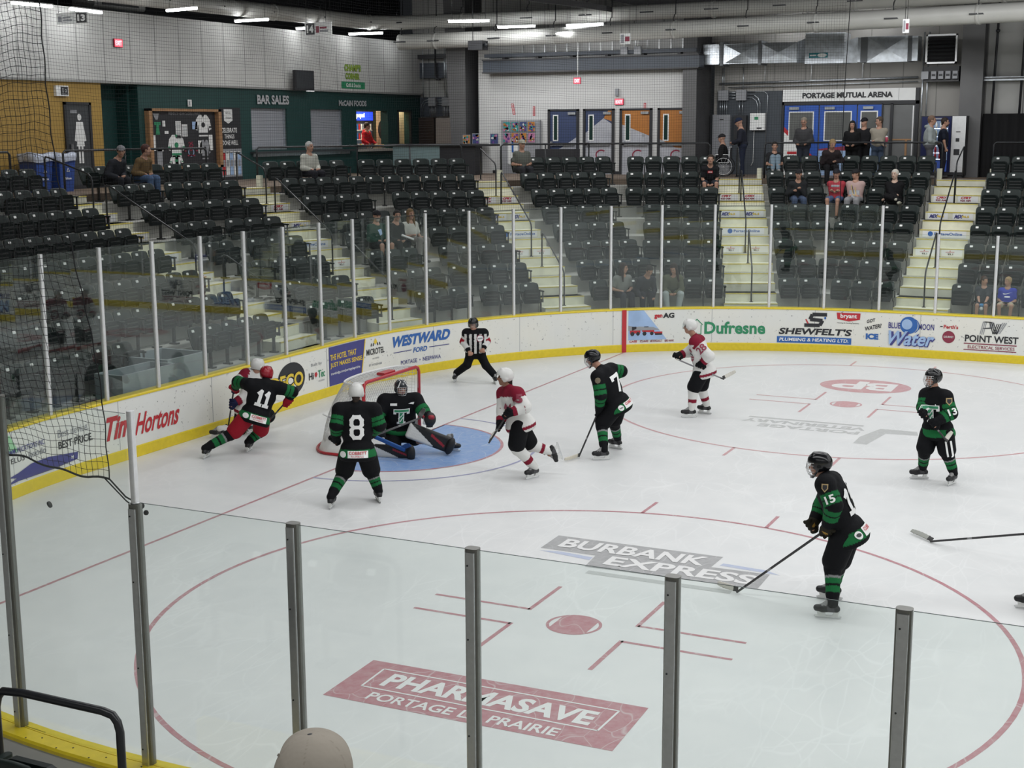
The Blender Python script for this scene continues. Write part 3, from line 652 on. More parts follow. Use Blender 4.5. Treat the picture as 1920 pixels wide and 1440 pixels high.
# ---------------------------------------------------------------- seats
def seat_meshes():
    P = {}
    # local frame: x = across, y = towards the ice (front), z up from the row floor; back leans away
    mb = MB(); n = 9; prof = []
    def back(yo, inset):
        rows = []
        for zi, z in enumerate((.40, .50, .60, .70, .765, .80, .822)):
            hwid = (.205, .225, .238, .243, .236, .215, .165)[zi]-inset; row = []
            y = -.045-(z-.40)*.30+yo
            for i in range(n):
                x = -hwid+2*hwid*i/(n-1); row.append((x, y+.030*(x/.24)**2, z-(0.006 if zi == 6 and i in (0, n-1) else 0)))
            rows.append(row)
        return rows
    A, B = back(.012, 0), back(-.014, .0); m = len(A); vs = [p for r in A for p in r]+[p for r in B for p in r]; o = m*n; fs = []
    for i in range(m-1):
        for k in range(n-1):
            a = i*n+k; fs += [(a, a+1, a+n+1, a+n), (o+a, o+a+n, o+a+n+1, o+a+1)]
    for i in range(m-1): fs += [(i*n, i*n+n, o+i*n+n, o+i*n), (i*n+n-1, o+i*n+n-1, o+i*n+2*n-1, i*n+2*n-1)]
    for k in range(n-1): fs += [(k, o+k, o+k+1, k+1), ((m-1)*n+k, (m-1)*n+k+1, o+(m-1)*n+k+1, o+(m-1)*n+k)]
    mb.add(vs, fs, SEATG, True); P['backrest'] = mb
    def pan(up):
        mb = MB()
        def fr(x, y, z):                                  # y along the pan from hinge, z thickness
            if up: return (x, .075+z*1.0-.01+y*.02, .335+y*.96)
            return (x, -.02+y, .43+z*.8+.02*(y/.4)**2)
        yy = [0, .04, .12, .22, .30, .345, .365]; hw_ = [.19, .205, .212, .212, .20, .175, .13]; vs = []
        for z in (0.0, .045):
            for y, h in zip(yy, hw_):
                for x in (-1, -.6, 0, .6, 1): vs.append(fr(x*h, y, z-(.012 if z > 0 and abs(x) < .9 and .05 < y < .33 else 0)))
        k = len(yy)*5; fs = []
        for i in range(len(yy)-1):
            for c in range(4): a = i*5+c; fs += [(a, a+5, a+6, a+1), (k+a, k+a+1, k+a+6, k+a+5)]
        for i in range(len(yy)-1): fs += [(i*5, k+i*5, k+i*5+5, i*5+5), (i*5+4, i*5+9, k+i*5+9, k+i*5+4)]
        for c in range(4): fs += [(c, c+1, k+c+1, k+c), ((len(yy)-1)*5+c, k+(len(yy)-1)*5+c, k+(len(yy)-1)*5+c+1, (len(yy)-1)*5+c+1)]
        mb.add(vs, fs, SEATP, False)
        for y in (.09, .17, .25):                         # stiffening ribs on the underside
            v = [fr(sx*.15, y+dy, .036+dz*.02) for dz in (0, 1) for dy in (0, .022) for sx in (-1, 1)]
            mb.add(v, [(0, 1, 3, 2), (4, 6, 7, 5), (0, 4, 5, 1), (2, 3, 7, 6), (0, 2, 6, 4), (1, 5, 7, 3)], IRON)
        return mb
    P['seat_pan'] = pan(True); P['seat_pan_down'] = pan(False)
    mb = MB(); mb.rbox((.045, -.088-.026*0, .732), (.115, -.078, .778), PLATE, .008, fr=lambda x, y, z: (x, -.140+(z-.74)*-.30+(.018 if y > -.08 else .0)+.006, z)); P['number_plate'] = mb
    mb = MB(); x = -.262                                   # cast standard with armrest, shared with the neighbour
    mb.rbox((x-.013, -.03, .0), (x+.013, .035, .40), IRON, .012, ax=0)
    mb.box((x-.013, -.12, .38), (x+.013, -.05, .62), IRON); mb.box((x-.013, -.12, .36), (x+.013, .17, .43), IRON)
    mb.box((x-.05, -.08, .0), (x+.05, .10, .03), IRON); P['standard'] = mb
    mb = MB(); mb.rbox((x-.026, -.10, .615), (x+.026, .20, .645), SEATG, .02, ax=2); mb.box((x-.010, .13, .42), (x+.010, .165, .618), IRON); P['armrest'] = mb
    return P
SM = {k: None for k in ()}
SP = seat_meshes(); SME = {}
for nm, b in SP.items():
    o = b.build(nm); SME[nm] = o.data; bpy.data.objects.remove(o)
SEATS = {}
def seat(j, k, t, label, group, down=False, rot=None, loc=None):
    x, y = fpt(j, R0+DK*k-.115, t) if loc is None else loc[:2]; z = flr(k) if loc is None else loc[2]
    rz = math.atan2(-NN[j][1], -NN[j][0])-PI/2 if rot is None else rot
    r = thing('stadium_chair', label, 'seat', (x, y, z), rz, group)
    for nm in ('backrest', 'seat_pan', 'number_plate', 'standard', 'armrest'):
        me = SME['seat_pan_down'] if nm == 'seat_pan' and down else SME[nm]
        link(nm, me, r)
    if down: r['label'] = label.replace('folded', 'lowered')
    return r
BLK_ = [  # facet, counts per row, first seat centre (t at row 0, drift per row), direction
    ('left of the first stairs', 0, None, (-.42, .015), -1), ('between first and second stairs', 0, [1, 2, 2, 2, 3, 3, 3, 4], (1.52, 0.), 1),
    ('between first and second stairs', 1, [3, 3, 3, 3, 3, 4, 4, 4], (-1.20, -.035), -1), ('between second and third stairs', 1, [3, 3, 3, 4, 4, 4, 5, 5], (.45, -.015), 1),
    ('between second and third stairs', 2, [3, 4, 4, 4, 5, 5, 6, 6], (-.85, .015), -1), ('between third and fourth stairs', 2, [3, 4, 4, 4, 4, 5, 5, 6], (.97, .02), 1),
    ('between third and fourth stairs', 3, [3, 3, 4, 4, 4, 5, 5, 5], (-.36, .045), -1), ('between fourth and fifth stairs', 3, [2, 2, 2, 3, 3, 3, 3, 4], (1.48, .05), 1),
    ('between fourth and fifth stairs', 4, [3, 4, 4, 4, 4, 5, 5, 5], (-.47, -.02), -1), ('right of the fifth stairs', 4, [4]*8, (1.36, 0), 1)]
rows_ = {}
for bi, (nm, j, cn, (t0, dt), dr) in enumerate(BLK_):
    for k in range(8):
        if cn is None:
            c = 0
            while c < 16:
                u, v, _ = project((*fpt(0, R0+DK*k, t0+dt*k-.52*c), Z0+HR*k))
                if u < -25: break
                c += 1
            skip = (5, 6, 7) if k == 0 else ()
        else: c, skip = cn[k], ()
        for i in range(c):
            if i in skip: continue
            t = t0+dt*k+dr*.522*i
            rows_.setdefault((nm, k), []).append((j, t, bi, i))
RN = ['front row', 'second row', 'third row', 'fourth row', 'fifth row', 'sixth row', 'seventh row', 'top row']
SIT = set()        # (facet, row, nearest t) of seats with somebody in them
for (nm, k), L in rows_.items():
    L.sort(key=lambda e: (e[0], e[1]))
    for n_, (j, t, bi, i) in enumerate(L):
        lab = f'folded dark green arena seat, {ordinal(n_)} from left, {RN[k]}, {nm.replace("between ", "between ")}'
        o = seat(j, k, t, lab, f'dark green seats in the block {nm}')
        SEATS[(k, j, round(t, 2))] = o
# ---------------------------------------------------------------- building shell
XL, YB, YR = -14.0, 22.5, 23.6
TOPZ = 11.5
def wall_box(name, a, b, m, label):
    mb = MB(); mb.box(a, b, m); return tag(mb.build(name), label, kind='structure')
wall_box('wall_left', (XL-.3, -24, 3.3), (XL, 9.05, 6.56), YELW, 'ochre painted block wall')
wall_box('wall_left_recess', (XL-1.0, 9.05, 3.3), (XL-.7, 10.49, 6.56), GREENW, 'dark green recess wall')
wall_box('wall_left_recess_side', (XL-1.0, 10.4, 3.3), (XL-.3, 10.49, 6.56), GREENW, 'dark green side of the recess')
# green wall with real openings for two shutters, the serving hatch and the side door
mb = MB()
OPEN = [(15.61, 17.51, 4.66, 5.93), (18.86, 20.79, 4.63, 5.93), (21.67, 23.78, 4.60, 5.91), (24.45, 25.45, 3.8, 5.90)]
y = 10.49
for (y0, y1, z0, z1) in OPEN:
    mb.box((XL-.3, y, 3.3), (XL, y0, 6.56), GREENW); mb.box((XL-.3, y0, 3.3), (XL, y1, z0), GREENW); mb.box((XL-.3, y0, z1), (XL, y1, 6.56), GREENW); y = y1
mb.box((XL-.3, y, 3.3), (XL, 26.2, 6.56), GREENW)
gw = tag(mb.build('wall_left_canteen'), 'dark green canteen wall with openings', kind='structure')
mb = MB(); mb.box((XL-.3, -24, 6.56), (XL+.06, 26.2, 8.36), WCLAD); mb.box((XL-.3, -24, 6.50), (XL+.09, 26.2, 6.56), mat('grey_trim', (.30, .30, .29), .5))
tag(mb.build('wall_left_upper'), 'pale ribbed cladding above the canteen wall', kind='structure')
wall_box('wall_left_top', (XL-3.2, -24, 8.36), (XL-3.0, 30, TOPZ), DARK, 'dark roof space wall')
wall_box('wall_back_corner', (XL-.3, 26.2, 3.3), (-9.3, 26.5, TOPZ), WCLX, 'pale panel wall in the far corner')
wall_box('wall_back', (-9.72, YB, 3.3), (-2.2, YB+.3, 8.0), WPAINT, 'white painted wall with four doors')
wall_box('wall_back_upper', (-10.6, 25.2, 8.0), (XEND, 25.5, TOPZ), WCLX, 'grey ribbed upper wall')
wall_box('wall_right', (-1.9, YR, 3.3), (6.25, YR+.3, TOPZ), GCLX, 'grey panel wall around the arena entrance')
wall_box('wall_right_end', (6.25, YR-.1, 3.3), (XEND, YR+.2, TOPZ), WCLX, 'white insulated panel wall with steel bracing')
wall_box('wall_near', (-17, -24.4, -.4), (XEND, -24.1, TOPZ), WPAINT, 'wall behind the near seats')
wall_box('wall_far_end', (XEND, -24.4, -.4), (XEND+.3, 28, TOPZ), WPAINT, 'wall beyond the far end of the rink')
mb = MB(); mb.box((-17.5, -24.4, TOPZ), (XEND, 28.5, TOPZ+.25), DARK)
for x in np.arange(-15, 54, 3.0): mb.box((x, -24, TOPZ-.35), (x+.12, 28, TOPZ), DARK)
tag(mb.build('ceiling'), 'dark open roof with joists', kind='structure')
# columns
def column(label, x0, x1, y0, y1, ztop=TOPZ, taper=.0, split=None):
    mb = MB()
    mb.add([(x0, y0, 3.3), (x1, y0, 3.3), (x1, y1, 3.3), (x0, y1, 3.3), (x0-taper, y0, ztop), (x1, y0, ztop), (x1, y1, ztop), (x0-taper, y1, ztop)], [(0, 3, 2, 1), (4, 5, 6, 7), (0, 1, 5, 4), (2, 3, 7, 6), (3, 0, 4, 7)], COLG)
    mb.add([(x1, y0, 3.3), (x1, y1, 3.3), (x1, y1, ztop), (x1, y0, ztop)], [(0, 1, 2, 3)], COLD)  # right face coloured darker to stand for its shade
    return tag(mb.build('column'), label, kind='structure')
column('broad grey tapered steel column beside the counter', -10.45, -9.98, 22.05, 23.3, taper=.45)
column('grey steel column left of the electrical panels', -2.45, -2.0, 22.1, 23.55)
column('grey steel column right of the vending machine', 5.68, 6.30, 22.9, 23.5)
# sloping roof beams seen under the ceiling
mb = MB(); mb.add([(-12.2, 20.2, 10.4), (-4.4, 20.6, 8.9), (-4.4, 20.6, 8.75), (-12.2, 20.2, 10.0), (-12.2, 20.7, 10.4), (-4.4, 21.1, 8.9), (-4.4, 21.1, 8.75), (-12.2, 20.7, 10.0)], [(0, 1, 2, 3), (4, 7, 6, 5), (0, 4, 5, 1), (3, 2, 6, 7), (1, 5, 6, 2), (0, 3, 7, 4)], COLD)
mb.add([(-6.6, 21.9, 9.6), (-2.9, 21.9, 8.75), (-1.5, 21.9, 8.75), (.8, 21.9, 10.2), (.8, 21.9, 11.4), (-6.6, 21.9, 11.4), (-6.6, 22.3, 9.6), (-2.9, 22.3, 8.75), (-1.5, 22.3, 8.75), (.8, 22.3, 10.2), (.8, 22.3, 11.4), (-6.6, 22.3, 11.4)], [(0, 1, 2, 3, 4, 5), (11, 10, 9, 8, 7, 6), (0, 6, 7, 1), (1, 7, 8, 2), (2, 8, 9, 3)], COLD)
tag(mb.build('ceiling_beam'), 'dark steel roof girders', kind='structure')
mb = MB(); mb.box((-9.3, 22.0, 7.07), (-1.9, 22.5, 7.47), BGREY); mb.box((-9.3, 21.92, 7.05), (-1.9, 22.5, 7.09), COLD); mb.box((-9.3, 21.92, 7.45), (-1.9, 22.5, 7.49), COLD)
tag(mb.build('wall_back_beam'), 'blue grey steel beam over the doors', kind='structure')
mb = MB(); mb.box((XL+.02, -24, ZC), (XL+.06, 15, ZC+.1), BLK); mb.box((-9.2, YB-.03, ZC), (-1.9, YB, ZC+.1), BLK); mb.box((-1.5, YR-.03, ZC), (6, YR, ZC+.1), BLK); tag(mb.build('baseboard_concourse'), 'black rubber base', kind='structure')

# ---------------------------------------------------------------- maps for things on walls
LW = lambda gap=.004: flat_map((XL, 0, 0), (0, 1, 0), (0, 0, 1), (1, 0, 0), gap)          # x = Y, y = Z
LW2 = flat_map((XL+.06, 0, 0), (0, 1, 0), (0, 0, 1), (1, 0, 0), .004)
BW = flat_map((0, YB, 0), (1, 0, 0), (0, 0, 1), (0, -1, 0), .004)
RW = flat_map((0, YR, 0), (1, 0, 0), (0, 0, 1), (0, -1, 0), .004)
def artthing(name, label, cat, fmap, fn, group=None, kind=None):
    a = Art(fmap, dx=5); fn(a); o = a.build(name); return tag(o, label, cat, group, kind)

# ---- left wall: washroom door, sign, bins
mb = MB(); mb.box((XL, 7.62, ZC), (XL+.05, 7.70, 6.0), BLK); mb.box((XL, 8.52, ZC), (XL+.05, 8.60, 6.0), BLK); mb.box((XL, 7.62, 5.93), (XL+.05, 8.60, 6.0), BLK); mb.box((XL, 7.70, ZC), (XL+.03, 8.52, 5.93), mat('charcoal_door', (.045, .05, .055), .45))
d1 = tag(mb.build('door_1'), 'charcoal washroom door with a pale figure of a woman', kind='structure')
a = Art(flat_map((XL+.03, 0, 0), (0, 1, 0), (0, 0, 1), (1, 0, 0), .004), 5)
a.ell(8.15, 5.62, .075, .085, WHT, 1); a.poly([(8.03, 5.50), (8.27, 5.50), (8.36, 5.02), (8.28, 5.0), (8.24, 5.22), (8.30, 4.88), (8.0, 4.88), (8.06, 5.22), (8.02, 5.0), (7.94, 5.02)], WHT, 1)
a.rect(8.06, 4.45, 8.13, 4.88, WHT, 1); a.rect(8.17, 4.45, 8.24, 4.88, WHT, 1); a.rect(7.84, 5.72, 8.08, 5.80, GRY, 1); a.build('door_figure', d1)
mb = MB(); mb.box((XL+.03, 7.78, 4.70), (XL+.09, 7.80, 4.95), STEEL); mb.box((XL+.07, 7.76, 4.70), (XL+.09, 7.82, 4.95), STEEL); mb.build('door_handle', d1)
t = world_thing('washroom_sign', 'small white and black washroom sign projecting over the door', 'sign', (XL, 7.5, 6.25)); mb = MB(); mb.box((XL, 7.34, 6.14), (XL+.08, 7.78, 6.40), WHT); wpart(mb, 'sign_box', t)
a = Art(flat_map((XL+.08, 0, 0), (0, 1, 0), (0, 0, 1), (1, 0, 0), .004), 5); a.rect(7.50, 6.17, 7.75, 6.37, BLK, 1); a.ell(7.57, 6.32, .015, .015, WHT, 2, 10); a.rect(7.56, 6.23, 7.58, 6.30, WHT, 2); a.ell(7.67, 6.27, .035, .035, WHT, 2, 14, inner=.01); a.text('Washrooms', 7.53, 6.185, 7.72, 6.21, WHT, 2, .0); wpart(a.mb, 'sign_face', t)
BIN = mat('recycling_blue_plastic', (.03, .08, .33), .45, var=.1); BAG = mat('clear_bag', (.55, .60, .72), .3, var=.25, vscale=18)
for bx, by, lab in ((-13.4, 5.95, 'blue recycling bin with a bag over its rim, left one'), (-13.3, 6.62, 'blue recycling bin with pale logo and bag, beside the washroom door')):
    t = thing('recycling_bin', lab, 'bin', (bx, by, ZC), 0, 'blue bins by the ochre wall'); mb = MB()
    for (h0, h1, z0, z1) in ((.22, .28, 0, .82), (.285, .30, .82, .90)): mb.add([(-h0, -h0, z0), (h0, -h0, z0), (h0, h0, z0), (-h0, h0, z0), (-h1, -h1, z1), (h1, -h1, z1), (h1, h1, z1), (-h1, h1, z1)], [(0, 3, 2, 1), (4, 5, 6, 7), (0, 1, 5, 4), (1, 2, 6, 5), (2, 3, 7, 6), (3, 0, 4, 7)], BIN)
    mb.build('tub', t); mb = MB(); vs = []; n = 28
    for r_, z in ((.32, .74), (.335, .84), (.33, .93), (.27, .95)):
        for k in range(n): a_ = 2*PI*k/n; s_ = 1/max(abs(math.cos(a_)), abs(math.sin(a_))); vs.append((r_*s_*math.cos(a_)+.012*math.sin(5*a_+z*9), r_*s_*math.sin(a_)+.012*math.cos(7*a_), z+.02*math.sin(3*a_+r_*20)))
    mb.add(vs, [(i*n+k, i*n+(k+1) % n, (i+1)*n+(k+1) % n, (i+1)*n+k) for i in range(3) for k in range(n)], BAG, True); mb.build('bag', t)
    a = Art(flat_map((.27, 0, 0), (0, 1, 0), (0, 0, 1), (1, 0, 0), .004), 5); a.ell(0, .52, .07, .07, WHT, 3, 3, a0=PI/2, a1=2.5*PI, inner=.03); a.text('blue', -.1, .3, .1, .36, WHT, 3); a.build('bin_logo', t)

# ---- display case
t = world_thing('display_case', 'oak framed display case of hockey jerseys and papers on black', 'display case', (XL, 12.3, 4.28))
mb = MB(); y0, y1, z0, z1 = 10.72, 13.94, 4.2, 5.87; f = .14
mb.box((XL, y0, z0), (XL+.16, y0+f, z1), WOOD); mb.box((XL, y1-f, z0), (XL+.16, y1, z1), WOOD); mb.box((XL, y0, z1-.07), (XL+.16, y1, z1), WOOD); mb.box((XL, y0, z0), (XL+.16, y1, z0+.07), WOOD); wpart(mb, 'frame', t)
mb = MB(); mb.box((XL, y0+f, z0+.07), (XL+.02, y1-f, z1-.07), BLK); wpart(mb, 'backing_board', t)
dm = flat_map((XL+.02, 0, 0), (0, 1, 0), (0, 0, 1), (1, 0, 0), .006)
def jersey_art(a, cx, cz, w_, h, body, trim, layer=1):
    a.poly([(cx-w_*.28, cz+h/2), (cx-w_*.5, cz+h*.30), (cx-w_*.62, cz-h*.15), (cx-w_*.44, cz-h*.22), (cx-w_*.34, cz+h*.08), (cx-w_*.34, cz-h/2), (cx+w_*.34, cz-h/2), (cx+w_*.34, cz+h*.08), (cx+w_*.44, cz-h*.22), (cx+w_*.62, cz-h*.15), (cx+w_*.5, cz+h*.30), (cx+w_*.28, cz+h/2)], body, layer)
    a.rect(cx-w_*.34, cz-h*.42, cx+w_*.34, cz-h*.32, trim, layer+1); a.poly([(cx-w_*.1, cz+h/2), (cx, cz+h*.36), (cx+w_*.1, cz+h/2)], trim, layer+1)
    a.rect(cx-w_*.6, cz-h*.10, cx-w_*.42, cz-h*.02, trim, layer+1); a.rect(cx+w_*.42, cz-h*.10, cx+w_*.6, cz-h*.02, trim, layer+1); a.ell(cx, cz+h*.04, w_*.14, h*.12, trim, layer+1)
a = Art(dm, 5)
a.text('FRIENDS OF ADAM CALDER & FAMILY', 11.7, 5.70, 13.1, 5.78, GRY, 1, .02)
jersey_art(a, 11.98, 4.84, .62, .62, WHT, GRN); jersey_art(a, 13.22, 5.40, .62, .62, WHT, BLK); jersey_art(a, 12.62, 4.72, .5, .42, BLK, MAR); jersey_art(a, 13.26, 4.72, .42, .56, GRY, BLK); jersey_art(a, 11.95, 4.42, .5, .30, WHT, GRN)
a.poly([(11.02, 5.74), (11.30, 5.74), (11.22, 5.56), (11.14, 5.56)], GRY, 1); a.poly([(11.07, 5.50), (11.34, 5.50), (11.34, 5.42), (11.26, 5.42), (11.30, 5.16), (11.12, 5.16), (11.16, 5.42), (11.07, 5.42)], GRN, 1)
for y_, z_, w_, h_, m in ((11.42, 5.38, .12, .16, WHT), (11.5, 5.18, .17, .08, WHT), (11.98, 5.05, .24, .48, WHT), (12.26, 5.10, .24, .34, WHT), (12.72, 5.30, .24, .22, LBL), (10.98, 4.72, .12, .42, WHT), (11.14, 4.28, .22, .48, GRY), (12.96, 4.62, .16, .36, WHT), (13.46, 4.7, .18, .44, WHT), (11.15, 4.70, .26, .1, WHT), (11.9, 4.3, .14, .3, WHT), (12.4, 4.26, .4, .05, GRY)): a.rect(y_, z_, y_+w_, z_+h_, m, 1)
for i in range(9): a.rect(12.0, 5.08+i*.045, 12.2, 5.095+i*.045, GRY, 2); a.rect(12.28, 5.13+i*.03, 12.48, 5.14+i*.03, GRY, 2)
a.text('25', 12.5, 4.8, 12.72, 4.95, MAR, 3, .03); a.ell(12.62, 4.66, .13, .13, LBL, 2, 20, inner=.03)
wpart(a.mb, 'pinned_jerseys_and_papers', t)
t = artthing('wall_notice', 'small white box on the green wall above the display case', 'box', LW(.02), lambda a: (a.rect(12.56, 5.94, 12.74, 6.13, WHT, 1), a.rect(12.60, 5.98, 12.65, 6.08, GRY, 2)))
def banner(a):
    a.rect(14.05, 4.72, 15.06, 5.93, BLK, 0); a.poly([(14.25, 5.88), (14.66, 5.88), (14.66, 5.55), (14.45, 5.46), (14.25, 5.55)], WHT, 1); a.text('WE ALL', 14.32, 5.74, 14.6, 5.80, BLK, 2, 0); a.text('TEAM', 14.32, 5.60, 14.6, 5.66, BLK, 2, 0)
    a.text('CELEBRATE', 14.1, 5.20, 14.86, 5.34, WHT, 1, .02); a.text('THINGS', 14.24, 5.02, 14.72, 5.15, WHT, 1, .02); a.text('DONE WELL', 14.12, 4.83, 14.90, 4.97, WHT, 1, .02)
    a.rect(14.05, 3.85, 15.06, 4.72, GRY, 0)
    for i, m in enumerate((RED, WHT, LBL, WHT, LBL)): a.rect(14.09+.19*i, 3.95, 14.24+.19*i, 4.62, m, 1); a.ell(14.165+.19*i, 4.62, .075, .03, WHT, 1); a.rect(14.11+.19*i, 4.2, 14.22+.19*i, 4.4, GRY, 2)
artthing('wall_banner', 'black poster reading CELEBRATE THINGS DONE WELL beside the display case', 'poster', LW(), banner)
# ---- shutters, lettering, hatch, side door
for (y0, y1, z0, z1), lab in zip(OPEN[:2], ('closed grey roll shutter under the BAR SALES lettering', 'closed grey roll shutter left of the lit serving hatch')):
    t = world_thing('roll_shutter', lab, 'shutter', (XL-.1, (y0+y1)/2, z0), 'closed roll shutters'); mb = MB(); mb.box((XL-.16, y0, z0), (XL-.12, y1, z1), SHUT); wpart(mb, 'slat_curtain', t)
    mb = MB(); mb.box((XL-.18, y0, z0), (XL-.05, y0+.06, z1), GALV); mb.box((XL-.18, y1-.06, z0), (XL-.05, y1, z1), GALV); mb.box((XL-.2, y0, z0), (XL-.04, y1, z0+.05), GALV); wpart(mb, 'guide_rail', t)
mb = MB(); mb.box((XL-.28, 15.5, 4.56), (XL+.22, 21.2, 4.62), mat('dark_counter_top', (.05, .055, .06), .35)); mb.box((XL+.005, 15.6, 4.46), (XL+.06, 21.1, 4.56), GALV); tag(mb.build('serving_counter'), 'long dark counter shelf under the roll shutters', 'counter')
artthing('wall_lettering', 'grey BAR SALES lettering on the dark green wall', 'lettering', LW(.02), lambda a: a.text('BAR SALES', 15.90, 6.05, 17.60, 6.33, WHT if False else mat('silver_letters', (.50, .51, .53), .4), 1, .04), 'wall lettering')
artthing('wall_lettering', 'small grey canteen sponsor lettering above the serving hatch', 'lettering', LW(.02), lambda a: a.text('McCAIN FOODS', 20.52, 6.05, 22.28, 6.24, MATS['silver_letters'], 1, .04), 'wall lettering')
HATCH = mat('canteen_cream_wall', (.62, .46, .30), .7, var=.05)
mb = MB(); mb.box((-17.2, 20.9, 3.3), (-17.1, 29.5, 6.6), mat('canteen_green_wall', (.22, .30, .25), .7)); mb.box((-17.2, 29.4, 3.3), (-14.75, 29.5, 6.6), HATCH); mb.box((-17.2, 20.9, 3.3), (XL-.3, 21.0, 6.6), HATCH); mb.box((-17.2, 20.9, 6.5), (XL-.3, 29.5, 6.6), HATCH)
mb.box((-14.72, 24.22, 3.3), (XL-.3, 24.30, 6.5), HATCH); mb.box((-14.80, 24.3, 3.3), (-14.74, 29.4, 6.5), HATCH)
tag(mb.build('wall_canteen_room'), 'canteen room behind the hatch', kind='structure')
l = area_light('canteen_ceiling_light', (-15.6, 24.4, 6.4), 1.2, 3.0, 110, (1, .88, .70))
mb = MB(); mb.box((XL-.3, 21.6, 4.52), (XL+.16, 23.9, 4.60), mat('hatch_counter', (.45, .42, .38), .4)); tag(mb.build('hatch_counter'), 'pale counter of the lit serving hatch', 'counter')
fy = onX(682, 240, -16.3)[1]
t = world_thing('drinks_fridge', 'dark drinks fridge with a glowing blue header behind the hatch', 'fridge', (-16.6, fy, ZC)); mb = MB(); mb.box((-17.0, fy-.7, ZC), (-16.3, fy+.7, 5.95), BLK); wpart(mb, 'cabinet', t)
a = Art(flat_map((-16.3, 0, 0), (0, 1, 0), (0, 0, 1), (1, 0, 0), .006), 5); a.rect(fy-.66, 5.60, fy+.66, 5.92, mat('fridge_header_glow', (.02, .05, .5), .4, emit=(.02, .06, .9), estr=1.6), 1); a.text('pepsi', fy-.55, 5.66, fy+.05, 5.88, mat('fridge_word_glow', (.9, .9, 1), .4, emit=(.8, .85, 1), estr=2), 2, .04)
a.rect(fy-.6, 4.2, fy+.6, 5.5, mat('fridge_interior', (.05, .08, .14), .3), 1)
for z_ in (4.5, 4.9, 5.25): a.rect(fy-.6, z_-.02, fy+.6, z_, WHT, 2); [a.rect(fy-.55+.16*i, z_, fy-.45+.16*i, z_+.22, (BLU, RED, WHT, GRY)[i % 4], 2) for i in range(7)]
wpart(a.mb, 'glass_door', t)
artthing('wall_clock_panel', 'black oval hanging on the cream side wall of the canteen', 'wall decoration', flat_map((0, 24.22, 0), (1, 0, 0), (0, 0, 1), (0, -1, 0), .01), lambda a: a.ell(-14.5, 5.25, .17, .34, BLK, 1))
for i, (y_, lab) in enumerate(((22.0, 'steel basket of snacks at the left end of the hatch counter'), (22.35, 'tray of wrapped snacks on the hatch counter'), (23.3, 'orange tray of snacks at the right end of the hatch counter'))):
    t = world_thing('snack_tray', lab, 'tray', (XL-.1, y_, 4.60), 'trays on the hatch counter'); mb = MB(); mb.box((XL-.25, y_-.15, 4.60), (XL+.08, y_+.15, 4.64+.05*(i == 0)), STEEL); wpart(mb, 'tray', t); mb = MB()
    for k in range(9): mb.sphere((XL-.2+.11*(k % 3), y_-.1+.1*(k//3), 4.70+.04*(i == 0)), .045, (RED, WHT, YEL, mat('orange_print', (.7, .25, .04), .4))[(k+i) % 4], 5)
    wpart(mb, 'snacks', t)
y0, y1 = OPEN[3][:2]; mb = MB(); LC = mat('lit_cream_hall', (.80, .66, .45), .7); mb.box((-14.72, y0-.14, 3.3), (-14.66, y1+1.0, 6.55), LC); mb.box((-14.70, y1+.9, 3.3), (XL-.3, y1+1.0, 6.55), LC); mb.box((-14.7, y0-.14, 6.5), (XL-.3, y1+1.0, 6.55), LC); tag(mb.build('wall_side_hall'), 'lit cream hallway behind the open side doorway', kind='structure')
area_light('side_hall_light', (-14.48, 25.3, 6.45), .22, 1.4, 26, (1, .9, .70))
mb = MB()
for yy in (y0, y1-.07): mb.box((XL-.05, yy, ZC), (XL+.03, yy+.07, 5.95), DARK)
mb.box((XL-.05, y0, 5.88), (XL+.03, y1, 5.95), DARK); tag(mb.build('door_2'), 'dark frame of the open side doorway', kind='structure')
# TV, signs on cladding
t = world_thing('wall_television', 'black switched-off television mounted above BAR SALES', 'television', (XL+.3, 18.05, 6.52)); mb = MB(); mb.rbox((XL+.26, 17.52, 6.50), (XL+.36, 18.58, 7.12), BLK, .02, ax=0); wpart(mb, 'casing', t); mb = MB(); mb.box((XL+.361, 17.58, 6.56), (XL+.364, 18.52, 7.07), mat('dark_screen', (.05, .055, .06), .25)); wpart(mb, 'screen', t)
mb = MB(); mb.box((XL+.06, 17.9, 6.7), (XL+.26, 18.2, 6.95), BLK); mb.box((XL+.30, 18.2, 6.47), (XL+.37, 18.56, 6.50), mat('speaker_glow', (.8, .8, .8), .4, emit=(1, 1, 1), estr=.6)); wpart(mb, 'wall_bracket', t)
def champ(a):
    a.text("CHAMP'S", 20.86, 7.20, 21.92, 7.44, mat('olive_print', (.08, .25, .04), .5), 1, .09); a.text("CHAMP'S", 20.88, 7.21, 21.90, 7.43, mat('gold_green_print', (.32, .42, .06), .5), 2, .03); a.text('CORNER', 20.92, 6.93, 21.84, 7.15, MATS['olive_print'], 1, .09); a.text('CORNER', 20.94, 6.94, 21.82, 7.14, MATS['gold_green_print'], 2, .03)
    a.rect(20.66, 6.63, 22.16, 6.86, GRN, 1); a.text('Grill & Snacks', 20.95, 6.68, 21.88, 6.81, WHT, 2, .02)
artthing('canteen_sign', 'green grill sign with block letters on the pale cladding', 'sign', LW2, champ)
EXITG = mat('exit_sign_glow', (.8, .05, .06), .4, emit=(1, .07, .10), estr=2.6); EXITW = mat('exit_letter_glow', (.9, .5, .5), .4, emit=(1, .55, .6), estr=2.6)
